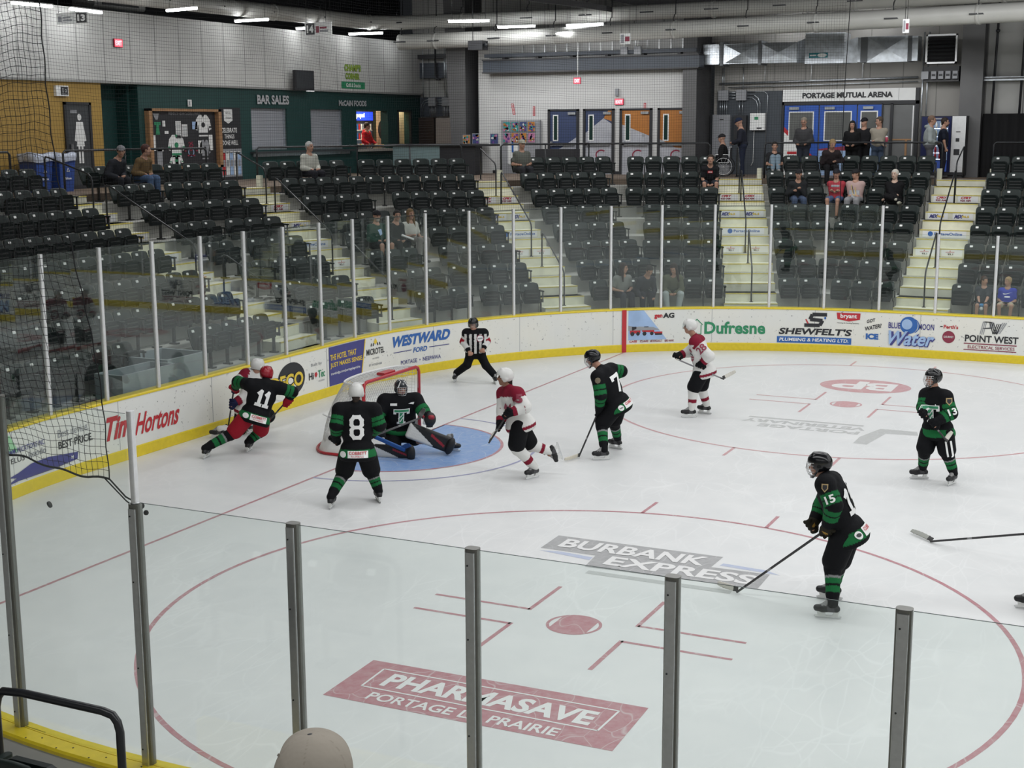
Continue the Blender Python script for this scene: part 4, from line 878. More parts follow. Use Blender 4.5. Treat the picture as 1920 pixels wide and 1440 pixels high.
def exit_sign(label, fr, w_=.32, h=.22, z=0, rod=None):
    t = bpy.data.objects.new('exit_sign', None); COL.objects.link(t); tag(t, label, 'exit sign', 'glowing red exit signs')
    o, ex, n = fr; o = np.array(o, float); t.location = o; ex = np.array(ex, float); n = np.array(n, float)
    mb = MB(); mb.box((-w_/2, 0, -h/2), (w_/2, .05, h/2), MAR, fr=lambda x, y, z: tuple(o+ex*x+n*y+np.array([0, 0, z]))); wpart(mb, 'housing', t)
    a = Art(flat_map(o+n*.05, ex, (0, 0, 1), n, .003), 5); a.rect(-w_/2+.015, -h/2+.015, w_/2-.015, h/2-.015, EXITG, 1); a.text('EXIT', -w_/2+.04, -h/2+.05, w_/2-.04, h/2-.05, EXITW, 2, .02); wpart(a.mb, 'lit_face', t)
    if rod: mb = MB(); mb.tube([o+np.array([0, 0, h/2]), o+np.array([0, 0, rod])], .012, WHT, 6); wpart(mb, 'hanging_rod', t)
exit_sign('glowing red exit sign on the pale left cladding', ((XL+.06, 9.71, 7.55), (0, 1, 0), (1, 0, 0)))
exit_sign('glowing red exit sign hanging from a rod before the blue grey beam', ((-5.5, 21.0, 6.72), (1, 0, 0), (0, -1, 0)), .24, .20, rod=1.75)
exit_sign('glowing red exit sign on the white wall above the doors', ((-4.68, YB, 6.09), (1, 0, 0), (0, -1, 0)), .30, .2)
t = world_thing('emergency_light', 'small dark emergency light box above the wall exit sign', 'light', (-4.75, YB, 6.3)); mb = MB(); mb.box((-4.80, YB-.1, 6.28), (-4.70, YB, 6.50), GRY); wpart(mb, 'housing', t)

# ---- far corner: counter, panels, posters
mb = MB(); mb.box((-12.75, 21.95, ZC), (-9.75, 22.05, 4.72), TEAL); mb.box((-12.9, 21.85, 4.72), (-9.3, 22.4, 4.78), BLK); mb.box((-9.95, 21.9, ZC), (-9.75, 22.1, 4.72), BLK); tag(mb.build('corner_counter'), 'teal fronted counter with a black top in the far corner', 'counter')
mb = MB(); mb.box((-10.2, 20.6, ZC), (-8.9, 21.1, 4.72), BLK); mb.box((-10.3, 20.5, 4.72), (-8.3, 21.2, 4.78), BLK); tag(mb.build('black_counter'), 'black counter standing before the tapered column', 'counter')
t = world_thing('electrical_backboard', 'blue grey backboard with grey boxes and bent conduits in the far corner', 'electrical panel', (-13.3, 26.1, 5.7)); a_ = -13.95
mb = MB(); mb.box((-13.98, 26.1, 5.72), (-12.6, 26.2, 6.42), BGREY); wpart(mb, 'board', t)
mb = MB(); 
for x0, x1, z0, z1 in ((-13.55, -13.25, 6.1, 6.4), (-12.98, -12.68, 6.1, 6.4)): mb.box((x0, 25.95, z0), (x1, 26.1, z1), GRY)
wpart(mb, 'junction_box', t); mb = MB()
for i in range(5): mb.tube([(-13.5+.06*i, 26.0, 6.1), (-13.5+.06*i, 26.0, 5.72)], .012, GALV, 5); mb.tube([(-12.95+.06*i, 26.0, 6.1), (-12.95+.06*i, 26.0, 5.72)], .012, GALV, 5)
for i in range(3): mb.tube([(-13.25, 26.0, 6.16+.08*i), (-12.98, 26.0, 6.16+.08*i)], .012, GALV, 5)
for i in range(2): mb.tube([(-13.55, 26.0, 6.34-.08*i), (-13.75+.06*i, 26.0, 6.30-.08*i), (-13.86+.07*i, 26.0, 6.16-.05*i), (-13.9+.08*i, 26.0, 5.72)], .012, GALV, 5)
wpart(mb, 'conduit', t)
mb = MB(); mb.box((-13.95, 26.05, 7.1), (-12.7, 26.2, 7.65), BGREY); mb.box((-13.95, 25.9, 7.8), (-12.6, 26.15, 7.95), BLK); mb.tube([(-13.2, 25.9, 8.3), (-13.2, 25.9, 7.2), (-13.1, 25.8, 7.05), (-12.95, 25.8, 7.05)], .04, BLK, 8)
for x_ in (-13.75, -12.85, -12.78): mb.tube([(x_, 25.95, 8.4), (x_, 25.95, 6.4)], .02, GALV, 6)
tag(mb.build('wall_duct_run'), 'dark pipes and blue grey plate high in the far corner', 'pipes')
mb = MB(); mb.box((-14.0, 26.0, ZC), (-13.35, 26.19, 5.68), mat('dark_brown_door', (.04, .025, .02), .5)); tag(mb.build('door_3'), 'dark brown door in the far corner', kind='structure')
mb = MB(); mb.box((-13.3, 26.05, ZC), (-12.25, 26.19, 5.66), mat('beige_door', (.45, .40, .37), .5)); tag(mb.build('door_4'), 'beige metal door beside the tapered column', kind='structure')
rk = random.Random(3); PC = [mat('sticker_'+n, c, .5) for n, c in (('purple', (.16, .06, .28)), ('orange', (.5, .2, .04)), ('pink', (.5, .2, .35)), ('teal', (.04, .3, .3)), ('pale', (.6, .6, .58)), ('navy', (.05, .07, .2)))]
pos = [(-9.55, 4.78, .28, .30), (-9.20, 4.78, .26, .34)]+[(-8.72+.30*i, 4.80+.36*j, .28, .34) for i in range(4) for j in range(2)]+[(-8.55, 4.78, .30, .34)]
for i, (x0, z0, w_, h_) in enumerate(pos):
    yb = 21.0 if i in (0, 1, 10) else 22.3
    def fn(a, x0=x0, z0=z0, w_=w_, h_=h_):
        a.rect(x0, z0, x0+w_, z0+h_, GRY, 0); a.rect(x0+.02, z0+.02, x0+w_-.02, z0+h_-.02, rk.choice(PC), 1)
        for _ in range(9): a.ell(x0+.05+rk.random()*(w_-.1), z0+.05+rk.random()*(h_-.1), .03+.02*rk.random(), .03+.02*rk.random(), rk.choice(PC), 2, 8)
    o = artthing('toy_machine_card' if i not in (0, 1, 10) else 'candy_machine_card', f'colourful sticker display panel behind the black counter, {ordinal(i)} from left', 'display panel', flat_map((0, yb, 0), (1, 0, 0), (0, 0, 1), (0, -1, 0), .01), fn, 'colourful vending display panels')
mb = MB(); mb.box((-8.8, 22.32, ZC), (-7.4, 22.45, 5.54), GRY); tag(mb.build('sticker_machine_cabinet'), 'grey cabinet behind the colourful display panels', 'vending cabinet')
# signs on white wall
def rednote(label, x0, z0, x1, z1, tilt=0.):
    def fn(a):
        for m, e, l in ((RED, 0, 1), (WHT, .022, 2)): a.poly([(x0+e, z0+e), (x1-e, z0+e), (x1+tilt-e, z1-e), (x0+tilt+e, z1-e)], m, l)
        for k in range(7): zz = z0+.04+(z1-z0-.08)*k/7; a.rect(x0+.03+tilt*k/7, zz, x1-.03+tilt*k/7, zz+.025, RED, 3)
    artthing('upright_notice', label, 'sign', BW, fn, 'narrow red and white notices')
rednote('crooked narrow red and white notice on the white wall', -8.45, 5.72, -8.35, 6.08, -.07); rednote('narrow red and white notice left of the blue door', -7.72, 5.68, -7.64, 5.98); rednote('narrow red and white notice between the orange doors', -3.86, 5.72, -3.78, 6.04)
for x_, lab in ((-7.92, 'small dark switch box left of the blue door'), (-3.85, 'small dark switch box between the orange doors')):
    t = world_thing('switch_box', lab, 'switch', (x_, YB, 5.0), 'switch boxes'); mb = MB(); mb.box((x_-.04, YB-.04, 4.98), (x_+.04, YB, 5.08), GRY); wpart(mb, 'housing', t)
t = world_thing('hand_sanitiser_stand', 'white dispenser with a blue strip on the white wall', 'dispenser', (-8.3, 22.4, 4.2)); mb = MB(); mb.rbox((-8.55, 22.3, 4.1), (-8.18, 22.48, 4.95), WHT, .04); wpart(mb, 'housing', t); mb = MB(); mb.box((-8.40, 22.28, 4.5), (-8.34, 22.3, 4.88), BLU); wpart(mb, 'blue_strip', t)
# four doors with a mural
NAVYD = mat('mural_navy', (.035, .055, .13), .5, var=.05); ORG = mat('mural_orange', (.42, .16, .03), .5, var=.08); MWH = mat('mural_pale_grey', (.42, .43, .47), .5, var=.12, vscale=3)
DX4 = [(-7.17, -6.07), (-5.92, -4.84), (-4.66, -3.56), (-3.38, -2.28)]
DLAB = ['navy door with a pale wedge at its foot', 'navy door with an orange corner and pale grey mural', 'orange door with pale grey mural below', 'orange door beside the grey column']
for i, (x0, x1) in enumerate(DX4):
    mb = MB(); f = .085; zt = 5.88
    mb.box((x0, YB-.06, ZC), (x0+f, YB, zt), BLK); mb.box((x1-f, YB-.06, ZC), (x1, YB, zt), BLK); mb.box((x0, YB-.06, zt-f*.7), (x1, YB, zt), BLK); mb.box((x0+f, YB-.03, ZC), (x1-f, YB, zt-f*.7), (NAVYD, NAVYD, ORG, ORG)[i])
    d = tag(mb.build(f'door_{i+5}'), DLAB[i], kind='structure'); a = Art(flat_map((0, YB-.03, 0), (1, 0, 0), (0, 0, 1), (0, -1, 0), .004), 5); xa, xb = x0+f, x1-f
    if i == 0: a.poly([(xa, ZC), (xb, ZC), (xb, 4.98), (xa+.35, 4.62), (xa, 4.55)], MWH, 0)
    if i == 1: a.poly([(xa, ZC), (xb, ZC), (xb, 5.40), (xa+.62, 5.58), (xa, 5.12)], MWH, 0); a.poly([(xa+.62, 5.58), (xb, 5.48), (xb, 5.82), (xa+.78, 5.82)], ORG, 1)
    if i == 2: a.poly([(xa, ZC), (xb, ZC), (xb, 5.02), (xa, 5.38)], MWH, 0)
    if i == 3: a.poly([(xa, ZC), (xb, ZC), (xb, 4.62), (xa+.5, 4.66), (xa, 4.92)], MWH, 0)
    if i > 0: a.ell(xa+.55, 4.42, .20, .17, MAR, 1, 22, .9, 5.6, .045)
    a.build('mural', d); mb = MB(); wx = xa+.10
    mb.box((wx, YB-.05, 4.86), (wx+.19, YB-.03, 5.70), WHT); mb.box((wx+.035, YB-.055, 4.90), (wx+.155, YB-.049, 5.66), mat('dark_green_glass', (.01, .035, .03), .2)); mb.build('vision_panel', d)
    mb = MB(); mb.box((xb-.28, YB-.10, 5.70), (xb-.02, YB-.03, 5.78), GALV); mb.build('door_closer', d)
    mb = MB(); mb.box((xa+.03, YB-.11, 4.72), (xb-.05, YB-.06, 4.79), GALV); mb.box((xa+.03, YB-.11, 4.70), (xa+.10, YB-.03, 4.85), GALV); mb.build('push_bar', d)
t = world_thing('black_notice_stand', 'low black boxed bench behind the top row railing', 'bench', (-6.4, 21.6, ZC)); mb = MB(); mb.box((-7.1, 21.3, ZC), (-5.75, 21.8, 4.62), BLK); wpart(mb, 'bench_body', t)
# cable tray above the beam
t = world_thing('cable_ladder', 'long metal cable ladder lying above the blue grey beam', 'cable tray', (-5.5, 22.0, 7.55)); mb = MB()
mb.box((-9.2, 21.9, 7.55), (-1.98, 22.0, 7.66), BGREY); mb.box((-9.2, 22.3, 7.55), (-1.98, 22.38, 7.66), BGREY); wpart(mb, 'lower_rail', t); mb = MB(); mb.box((-8.9, 22.28, 8.02), (-1.98, 22.33, 8.06), BLK); wpart(mb, 'upper_rail', t)
for i in range(16): mb = MB(); x_ = -8.0+.39*i; mb.box((x_, 22.28, 7.62), (x_+.035, 22.32, 8.05), ALU); wpart(mb, 'rung', t)
mb = MB()
for i in range(6): mb.box((-8.6+1.2*i, 22.0, 7.49), (-8.5+1.2*i, 22.3, 7.55), BLK)
wpart(mb, 'support_brackets', t)
for x_, lab in ((-4.4, 'left grey junction box on the cable ladder'), (-3.95, 'right grey junction box on the cable ladder')):
    t = world_thing('junction_box', lab, 'junction box', (x_, 21.85, 7.5), 'boxes on the cable ladder'); mb = MB(); mb.box((x_, 21.8, 7.52), (x_+.22, 21.9, 7.75), GRY); wpart(mb, 'box_body', t); mb = MB(); mb.tube([(x_+.11, 21.85, 7.75), (x_+.11, 21.85, 8.05)], .02, WHT, 6); wpart(mb, 'conduit', t)
# ---- right wall
t = world_thing('electrical_backboard', 'tall blue grey electrical backboard behind the man in navy', 'electrical panel', (-.7, YR, ZC)); mb = MB(); mb.box((-1.78, YR-.05, ZC), (.30, YR, 6.38), mat('slate_plywood', (.048, .058, .07), .6, var=.08)); wpart(mb, 'board', t)
mb = MB(); mb.box((-1.86, YR-.25, ZC), (-1.30, YR-.05, 5.66), GRY); mb.box((-1.62, YR-.26, 5.50), (-1.5, YR-.25, 5.53), BLK); wpart(mb, 'tall_cabinet', t)
mb = MB(); mb.box((-.66, YR-.2, 5.18), (-.19, YR-.05, 5.70), WHT); mb.box((-.52, YR-.21, 5.50), (-.40, YR-.2, 5.59), GRN); mb.box((-.44, YR-.21, 5.22), (-.28, YR-.2, 5.26), BLK); wpart(mb, 'controller_box', t)
mb = MB(); mb.box((-1.72, YR-.18, 6.10), (-1.40, YR-.05, 6.42), GRY); mb.box((-1.14, YR-.18, 6.10), (-.82, YR-.05, 6.42), GRY); wpart(mb, 'junction_boxes', t)
mb = MB()
for i in range(4): mb.tube([(-1.66+.07*i, YR-.12, 5.66), (-1.66+.07*i, YR-.12, 6.10)], .013, GALV, 6)
for i in range(2): mb.tube([(-1.04+.1*i, YR-.12, 5.66), (-1.04+.1*i, YR-.12, 6.10)], .013, GALV, 6); mb.tube([(-1.60+.05*i, YR-.12, 6.42), (-1.60+.05*i, YR-.12, 7.1)], .013, GALV, 6)
for i in range(3): mb.tube([(-1.40, YR-.12, 6.17+.09*i), (-1.14, YR-.12, 6.17+.09*i)], .013, GALV, 6)
for i in range(2): mb.tube([(-.82, YR-.12, 6.18+.09*i), (-.62+.05*i, YR-.12, 6.17+.09*i), (-.50+.06*i, YR-.12, 6.08+.08*i), (-.45+.07*i, YR-.12, 5.94+.07*i), (-.44+.07*i, YR-.12, 5.70)], .013, GALV, 6)
mb.tube([(-.82, YR-.1, 6.35), (-.25, YR-.1, 6.35), (-.17, YR-.1, 6.30), (-.14, YR-.1, 6.22), (-.18, YR-.1, 4.6)], .010, GALV, 6); mb.tube([(-.55, YR-.1, 5.18), (-.56, YR-.1, 4.2), (-.62, YR-.1, 4.08)], .009, WHT, 5)
mb.tube([(-.93, YR-.12, 6.42), (-.93, YR-.12, 7.1)], .013, GALV, 6); wpart(mb, 'conduits', t)
t = world_thing('black_meter_box', 'black meter box behind the man in the navy cap', 'meter', (-1.0, YR-.2, 5.3)); mb = MB(); mb.box((-1.17, YR-.22, 4.9), (-.78, YR-.05, 5.64), BLK); wpart(mb, 'housing', t)
# entrance: storefront with three blue doors and glazing, sign over
mb = MB(); xs = (.32, 4.45); mb.box((xs[0], YR-.10, 5.93), (xs[1], YR, 6.03), BLK); mb.box((xs[0], YR-.10, ZC), (xs[0]+.06, YR, 6.03), BLK); mb.box((xs[1]-.10, YR-.10, ZC), (xs[1], YR, 6.40), BLK); mb.box((3.62, YR-.10, ZC), (3.70, YR, 5.95), BLK); mb.box((3.36, YR-.1, ZC), (3.40, YR, 5.95), BLK)
wf = tag(mb.build('window_1'), 'black framed glazed arena entrance', kind='structure')
LOBBY = mat('lobby_grey', (.16, .165, .165), .5, var=.15, vscale=1.2); mb = MB(); mb.box((3.38, YR-.03, ZC), (4.36, YR-.01, 5.93), LOBBY); mb.build('lobby_glazing', wf)
mb = MB(); mb.box((3.38, YR-.05, 4.86), (4.28, YR-.03, 4.90), WOOD); mb.box((4.08, YR-.05, ZC), (4.14, YR-.03, 4.86), WOOD); mb.box((4.27, YR-.07, ZC), (4.31, YR-.03, 5.88), ALU); mb.build('lobby_barrier', wf)
DBLU = mat('door_wrap_blue', (.02, .09, .42), .45, var=.1, vscale=2); GLD = mat('door_glass_dark', (.13, .135, .13), .2, var=.2, vscale=2)
for i, (x0, x1) in enumerate(((.40, 1.46), (1.50, 2.62), (2.66, 3.36))):
    mb = MB(); mb.box((x0, YR-.09, ZC), (x1, YR-.04, 5.92), DBLU); d = tag(mb.build(f'door_{i+9}'), ['left blue glazed entrance door with a white and red wrap', 'middle blue glazed entrance door', 'right blue glazed entrance door, partly open'][i], kind='structure')
    mb = MB(); a0, a1 = (x0+.14, x1-.14) if i < 2 else (x0+.08, x1-.10); mb.box((a0, YR-.105, 4.84), (a1, YR-.09, 5.74), WHT); mb.box((a0+.035, YR-.11, 4.875), (a1-.035, YR-.10, 5.705), GLD); mb.build('glass_light', d)
    mb = MB(); mb.box((x0+.16, YR-.16, 5.79), (x0+.46, YR-.09, 5.87), GALV); mb.build('door_closer', d)
    a = Art(flat_map((0, YR-.09, 0), (1, 0, 0), (0, 0, 1), (0, -1, 0), .003), 5)
    if i == 0: a.poly([(x0, ZC), (x1, ZC), (x1, 4.2), (x0, 5.15)], WHT, 1); a.poly([(x0, 5.12), (x1, 4.15), (x1, 4.25), (x0, 5.28)], RED, 2); a.rect(x0+.12, 4.44, x0+.42, 4.52, RED, 3); a.text('ARENA', x0+.12, 4.34, x0+.5, 4.41, BLK, 3, .02)
    if i == 1: a.poly([(x0, 4.55), (x1, 4.55), (x1, 4.72), (x0, 4.60)], MAR, 1); a.rect(x0, ZC, x1, 4.55, LBL, 1)
    if i == 2: a.rect(x0, ZC, x1, 4.7, LBL, 1)
    a.build('door_wrap', d)
t = world_thing('arena_name_sign', 'white board reading PORTAGE MUTUAL ARENA above the blue doors', 'sign', (2.35, YR, 6.2)); mb = MB(); mb.box((.34, YR-.12, 6.04), (4.34, YR-.05, 6.40), WHT); wpart(mb, 'sign_board', t)
a = Art(flat_map((0, YR-.12, 0), (1, 0, 0), (0, 0, 1), (0, -1, 0), .004), 5); a.text('PORTAGE MUTUAL ARENA', .95, 6.13, 3.68, 6.30, BLK, 2, .05); a.rect(3.85, 6.05, 3.86, 6.39, GRY, 1); wpart(a.mb, 'lettering', t)
mb = MB(); mb.tube([(-1.7, YR-.15, 6.62), (4.4, YR-.15, 6.70)], .03, GALV, 8); mb.tube([(-1.4, YR-.15, 6.50), (4.4, YR-.15, 6.58)], .018, GALV, 6)
for x_ in (-.25, 1.2, 2.75): mb.tube([(x_, YR-.1, 6.66), (x_, YR-.1, 7.2)], .02, ALU, 6)
for x_ in (4.52, 4.66): mb.tube([(x_, YR-.1, 4.0 if x_ < 4.6 else 4.6), (x_, YR-.1, 8.0)], .022, GALV, 6)
tag(mb.build('conduit_run'), 'long galvanised conduits above the arena name sign', 'conduits')
# sheet metal ductwork
yd0, yd1 = 22.55, 23.2
t = world_thing('air_duct', 'silver rectangular air duct with crossed panels and a box unit', 'duct', (1.5, 22.9, 7.1))
def duct_box(mb, x0, x1, z0, z1, cross=True, y=yd0):
    mb.box((x0, y, z0), (x1, yd1, z1), GALV)
    if cross: cx_, cz_ = (x0+x1)/2, (z0+z1)/2; v = [(x0+.02, y-.002, z0+.02), (x1-.02, y-.002, z0+.02), (x1-.02, y-.002, z1-.02), (x0+.02, y-.002, z1-.02), (cx_, y-.045, cz_)]; mb.add(v, [(0, 1, 4), (1, 2, 4), (2, 3, 4), (3, 0, 4)], GALV)
mb = MB(); duct_box(mb, -1.95, -1.45, 7.18, 7.78, False); wpart(mb, 'open_end', t); mb = MB(); mb.box((-2.1, yd0-.02, 7.14), (-1.95, yd1, 7.8), BLK); wpart(mb, 'duct_mouth', t)
mb = MB(); duct_box(mb, -1.30, -.18, 7.18, 7.78); duct_box(mb, -.14, .98, 7.18, 7.78); mb.box((-1.45, yd0+.03, 7.2), (-1.30, yd1, 7.74), GALV); wpart(mb, 'straight_duct', t)
mb = MB(); mb.box((1.28, yd0-.25, 7.12), (2.42, yd1, 8.0), GALV); mb.add([(.98, yd0, 7.18), (.98, yd0, 7.78), (1.28, yd0-.25, 7.85), (1.28, yd0-.25, 7.12)], [(0, 3, 2, 1)], GALV); wpart(mb, 'fan_unit', t)
mb = MB(); duct_box(mb, 3.05, 4.22, 7.12, 7.86, y=yd0-.02); mb.add([(2.42, yd0-.25, 7.12), (2.42, yd0-.25, 7.72), (2.78, yd0, 7.86), (2.78, yd0, 7.12)], [(0, 3, 2, 1)], GALV); mb.box((2.78, yd0, 7.14), (3.05, yd1, 7.84), GALV); mb.box((4.22, yd0+.02, 7.14), (4.5, yd1, 7.84), GALV); wpart(mb, 'straight_duct', t)
for x_, y_ in ((-1.37, yd0), (-.16, yd0-.03), (2.92, yd0-.03), (3.02, yd0-.03), (4.28, yd0-.03)): mb = MB(); mb.box((x_-.05, y_-.01, 7.13), (x_+.05, yd1, 7.85), mat('dark_joint_tape', (.16, .17, .18), .5, metal=.5)); wpart(mb, 'joint_band', t)
a = Art(flat_map((0, yd0-.25, 0), (1, 0, 0), (0, 0, 1), (0, -1, 0), .004), 5); a.rect(1.40, 7.28, 1.96, 7.43, mat('teal_print', (.02, .2, .24), .5), 1); a.ell(1.79, 7.355, .14, .055, WHT, 2); a.text('novent', 1.43, 7.33, 1.6, 7.38, WHT, 2, .02) if False else a.rect(1.43, 7.335, 1.62, 7.375, WHT, 2); wpart(a.mb, 'maker_label', t)
t = world_thing('wall_louvre', 'square dark louvre in a pale frame beside the duct', 'louvre', (5.15, 23.0, 7.1)); mb = MB(); x0, x1, z0, z1 = 4.68, 5.56, 7.05, 7.88
for a_, b_ in (((x0, 22.8, z0), (x1, 22.9, z0+.05)), ((x0, 22.8, z1-.05), (x1, 22.9, z1)), ((x0, 22.8, z0), (x0+.05, 22.9, z1)), ((x1-.05, 22.8, z0), (x1, 22.9, z1))): mb.box(a_, b_, ALU)
wpart(mb, 'frame', t); mb = MB(); mb.box((x0+.05, 22.95, z0+.05), (x1-.05, 23.0, z1-.05), DARK)
for i in range(7): z_ = z0+.09+i*.105; mb.add([(x0+.05, 22.82, z_), (x1-.05, 22.82, z_), (x1-.05, 22.94, z_+.06), (x0+.05, 22.94, z_+.06)], [(0, 1, 2, 3)], COLD)
wpart(mb, 'slats', t)
t = world_thing('control_boxes', 'rack of small grey control boxes under the louvre', 'control box', (5.1, 23.0, 6.55)); mb = MB(); mb.box((4.62, 23.0, 6.55), (5.62, 23.6, 6.98), COLD); mb.box((4.58, 22.85, 6.62), (4.78, 23.0, 6.84), GRY); wpart(mb, 'back_plate', t); mb = MB()
for i in range(4): mb.box((4.86+.2*i, 22.85, 6.62), (5.0+.2*i, 23.0, 6.84), GRY); mb.box((4.88+.2*i, 22.84, 6.70), (4.98+.2*i, 22.86, 6.76), BLK)
wpart(mb, 'small_box', t)
# vending machine
t = world_thing('vending_machine', 'lit drinks vending machine with blue front beside the grey column', 'vending machine', (5.05, 22.9, ZC)); x0, x1, zt = 4.72, 5.98, 5.56
mb = MB(); mb.box((x0, 22.35, ZC+.08), (x1, 23.2, zt), BLK); mb.box((x0+.05, 22.4, ZC), (x1-.05, 23.1, ZC+.08), BLK); wpart(mb, 'cabinet', t)
mb = MB(); mb.box((5.60, 22.33, ZC+.16), (x1, 22.35, zt-.01), ALU); mb.box((5.72, 22.32, 5.1), (5.84, 22.33, 5.12), BLK); mb.box((5.72, 22.32, 4.83), (5.82, 22.33, 4.93), BLK); mb.box((5.68, 22.32, 4.45), (5.84, 22.33, 4.62), BLK); wpart(mb, 'payment_panel', t)
a = Art(flat_map((0, 22.35, 0), (1, 0, 0), (0, 0, 1), (0, -1, 0), .004), 5); VG = mat('vending_window_glow', (.10, .14, .2), .4, emit=(.25, .35, .55), estr=.30); VB = mat('vending_blue_glow', (.03, .06, .2), .4, emit=(.03, .06, .25), estr=.5)
a.rect(x0+.03, ZC+.16, 5.58, zt-.02, mat('vending_navy', (.01, .015, .07), .3), 1); a.rect(x0+.2, ZC+.5, 5.50, zt-.14, VG, 2); a.rect(x0+.2, ZC+.18, 5.50, ZC+.48, VB, 2)
a.text('aquafina', 4.95, zt-.11, 5.18, zt-.06, GRY, 3, .01) if False else a.rect(5.1, zt-.10, 5.36, zt-.06, GRY, 3)
wpart(a.mb, 'lit_window', t); mb = MB(); sh = MB(); VW = mat('shelf_glow', (.8, .85, .9), .4, emit=(.8, .9, 1), estr=1.6); bots = []
for r_, z_ in enumerate((4.34, 4.52, 4.72, 4.98, 5.21)):
    sh.box((4.98, 22.31, z_-.02), (5.48, 22.34, z_), VW)
wpart(sh, 'shelf', t)
for r_, z_ in enumerate((4.34, 4.52, 4.72, 4.98, 5.21)):
    for i in range(4):
        m = [RED, RED, MAR, mat('cream_label', (.7, .68, .5), .4), WHT][r_]; x_ = 5.03+.125*i+.02
        bo = bpy.data.objects.new('drink_bottle', None); mb = MB(); mb.lathe([(.030, 0), (.032, .08), (.030, .12), (.013, .155), (.013, .18)], m, n=8); o = mb.build('drink_bottle', loc=(x_, 22.29, z_)); tag(o, f'drink bottle on the {["lowest", "fourth", "third", "second", "top"][r_]} shelf of the vending machine, {ordinal(i)} from left', 'bottle', 'bottles in the vending machine'); bpy.data.objects.remove(bo)
# right end: curtain, braces, girder
def curtain(x0, x1, y, z0, z1):
    n = int((x1-x0)/.05); vs = []
    for i in range(n+1): x = x0+(x1-x0)*i/n; yy = y-.05*math.sin(i*1.1); vs += [(x, yy, z0), (x, yy, z1), (x, yy+.02, z1), (x, yy+.02, z0)]
    mb = MB(); mb.add(vs, [f for i in range(n) for f in ((4*i, 4*i+4, 4*i+5, 4*i+1), (4*i+1, 4*i+5, 4*i+6, 4*i+2), (4*i+2, 4*i+6, 4*i+7, 4*i+3))], mat('black_curtain_cloth', (.006, .006, .007), .9), True); return mb.build('stage_curtain')
tag(curtain(6.32, 12.0, 23.2, ZC, 5.62), 'tall black curtain right of the grey column', 'curtain')
mb = MB(); mb.box((6.3, 23.2, 6.55), (12, 23.45, 6.66), GALV); mb.box((6.3, 23.15, 6.60), (12, 23.5, 6.64), COLG)
for x_ in (6.55, 7.3): mb.tube([(x_, 23.3, 5.6), (x_+.06, 23.3, 9.4)], .035, BLK, 8); mb.sphere((x_+.05, 23.25, 7.95), .06, BLK, 6)
tag(mb.build('wall_brace_rods'), 'black brace rods crossing a steel girt on the white wall', 'steel bracing')

# ---------------------------------------------------------------- railing behind the top row
RR = R0+DK*7+.50
def railing(j, t0, t1, label, posts=None, drop0=False, drop1=False, split=True):
    pts = []
    x0, y0 = fpt(j, RR, t0); t = world_thing('guard_railing', label, 'railing', (x0, y0, ZC), 'black guard railings behind the top row'); zt = ZC+1.02
    P_ = lambda tt, z: (*fpt(j, RR, tt), z)
    line = [P_(t0, zt), P_(t1, zt)]
    if drop0: line = [P_(t0, ZC-.1), P_(t0, zt-.06), P_(t0+.06, zt)]+line[1:]
    if drop1: line = line[:-1]+[P_(t1-.06, zt), P_(t1, zt-.06), P_(t1, ZC-.1)]
    mb = MB(); mb.tube(line, .027, DKMET, 8); wpart(mb, 'top_rail', t)
    n = max(1, int(round((t1-t0)/1.6)))
    for i in range(n+1):
        if (i == 0 and drop0) or (i == n and drop1): continue
        tt = t0+(t1-t0)*i/n; mb = MB(); mb.tube([P_(tt, ZC-.1), P_(tt, zt)], .022, DKMET, 6); wpart(mb, 'post', t)
H7 = RR*TM
railing(0, -6.0, -.30, 'black guard railing before the ochre wall', drop1=True); railing(0, 1.35, H7, 'black guard railing before the display case, near part', drop0=True)
railing(1, -H7, -1.25, 'black guard railing before the display case, far part', drop1=True); railing(1, .25, H7, 'black guard railing before the roll shutters', drop0=True)
railing(2, -H7, -.45, 'black guard railing before the serving hatch and counter', drop1=True); railing(2, .75, H7, 'black guard railing before the sticker panels', drop0=True)
railing(3, -H7, .05, 'black guard railing before the mural doors', drop1=True); railing(3, 1.65, H7, 'black guard railing before the blue doors, near part', drop0=True)
railing(4, -H7, -.28, 'black guard railing before the blue doors, far part', drop1=True); railing(4, 1.1, 8, 'black guard railing before the black curtain', drop0=True)
# cream end posts of the knee wall beside each stair top
for j, tt, lab in ((0, -.22, 'left of the first stairs'), (1, .22, 'right of the second stairs'), (2, .66, 'right of the third stairs'), (3, 1.50, 'right of the fourth stairs'), (4, -.30, 'left of the fifth stairs'), (4, 1.12, 'right of the fifth stairs')):
    x, y = fpt(j, RR-.14, tt); mb = MB(); mb.rbox((x-.07, y-.07, 3.3), (x+.07, y+.07, ZC+.30), CREAM, .02, ax=2); tag(mb.build('knee_wall_post'), f'short cream post at the stair top {lab}', 'post', 'cream posts at the stair tops')

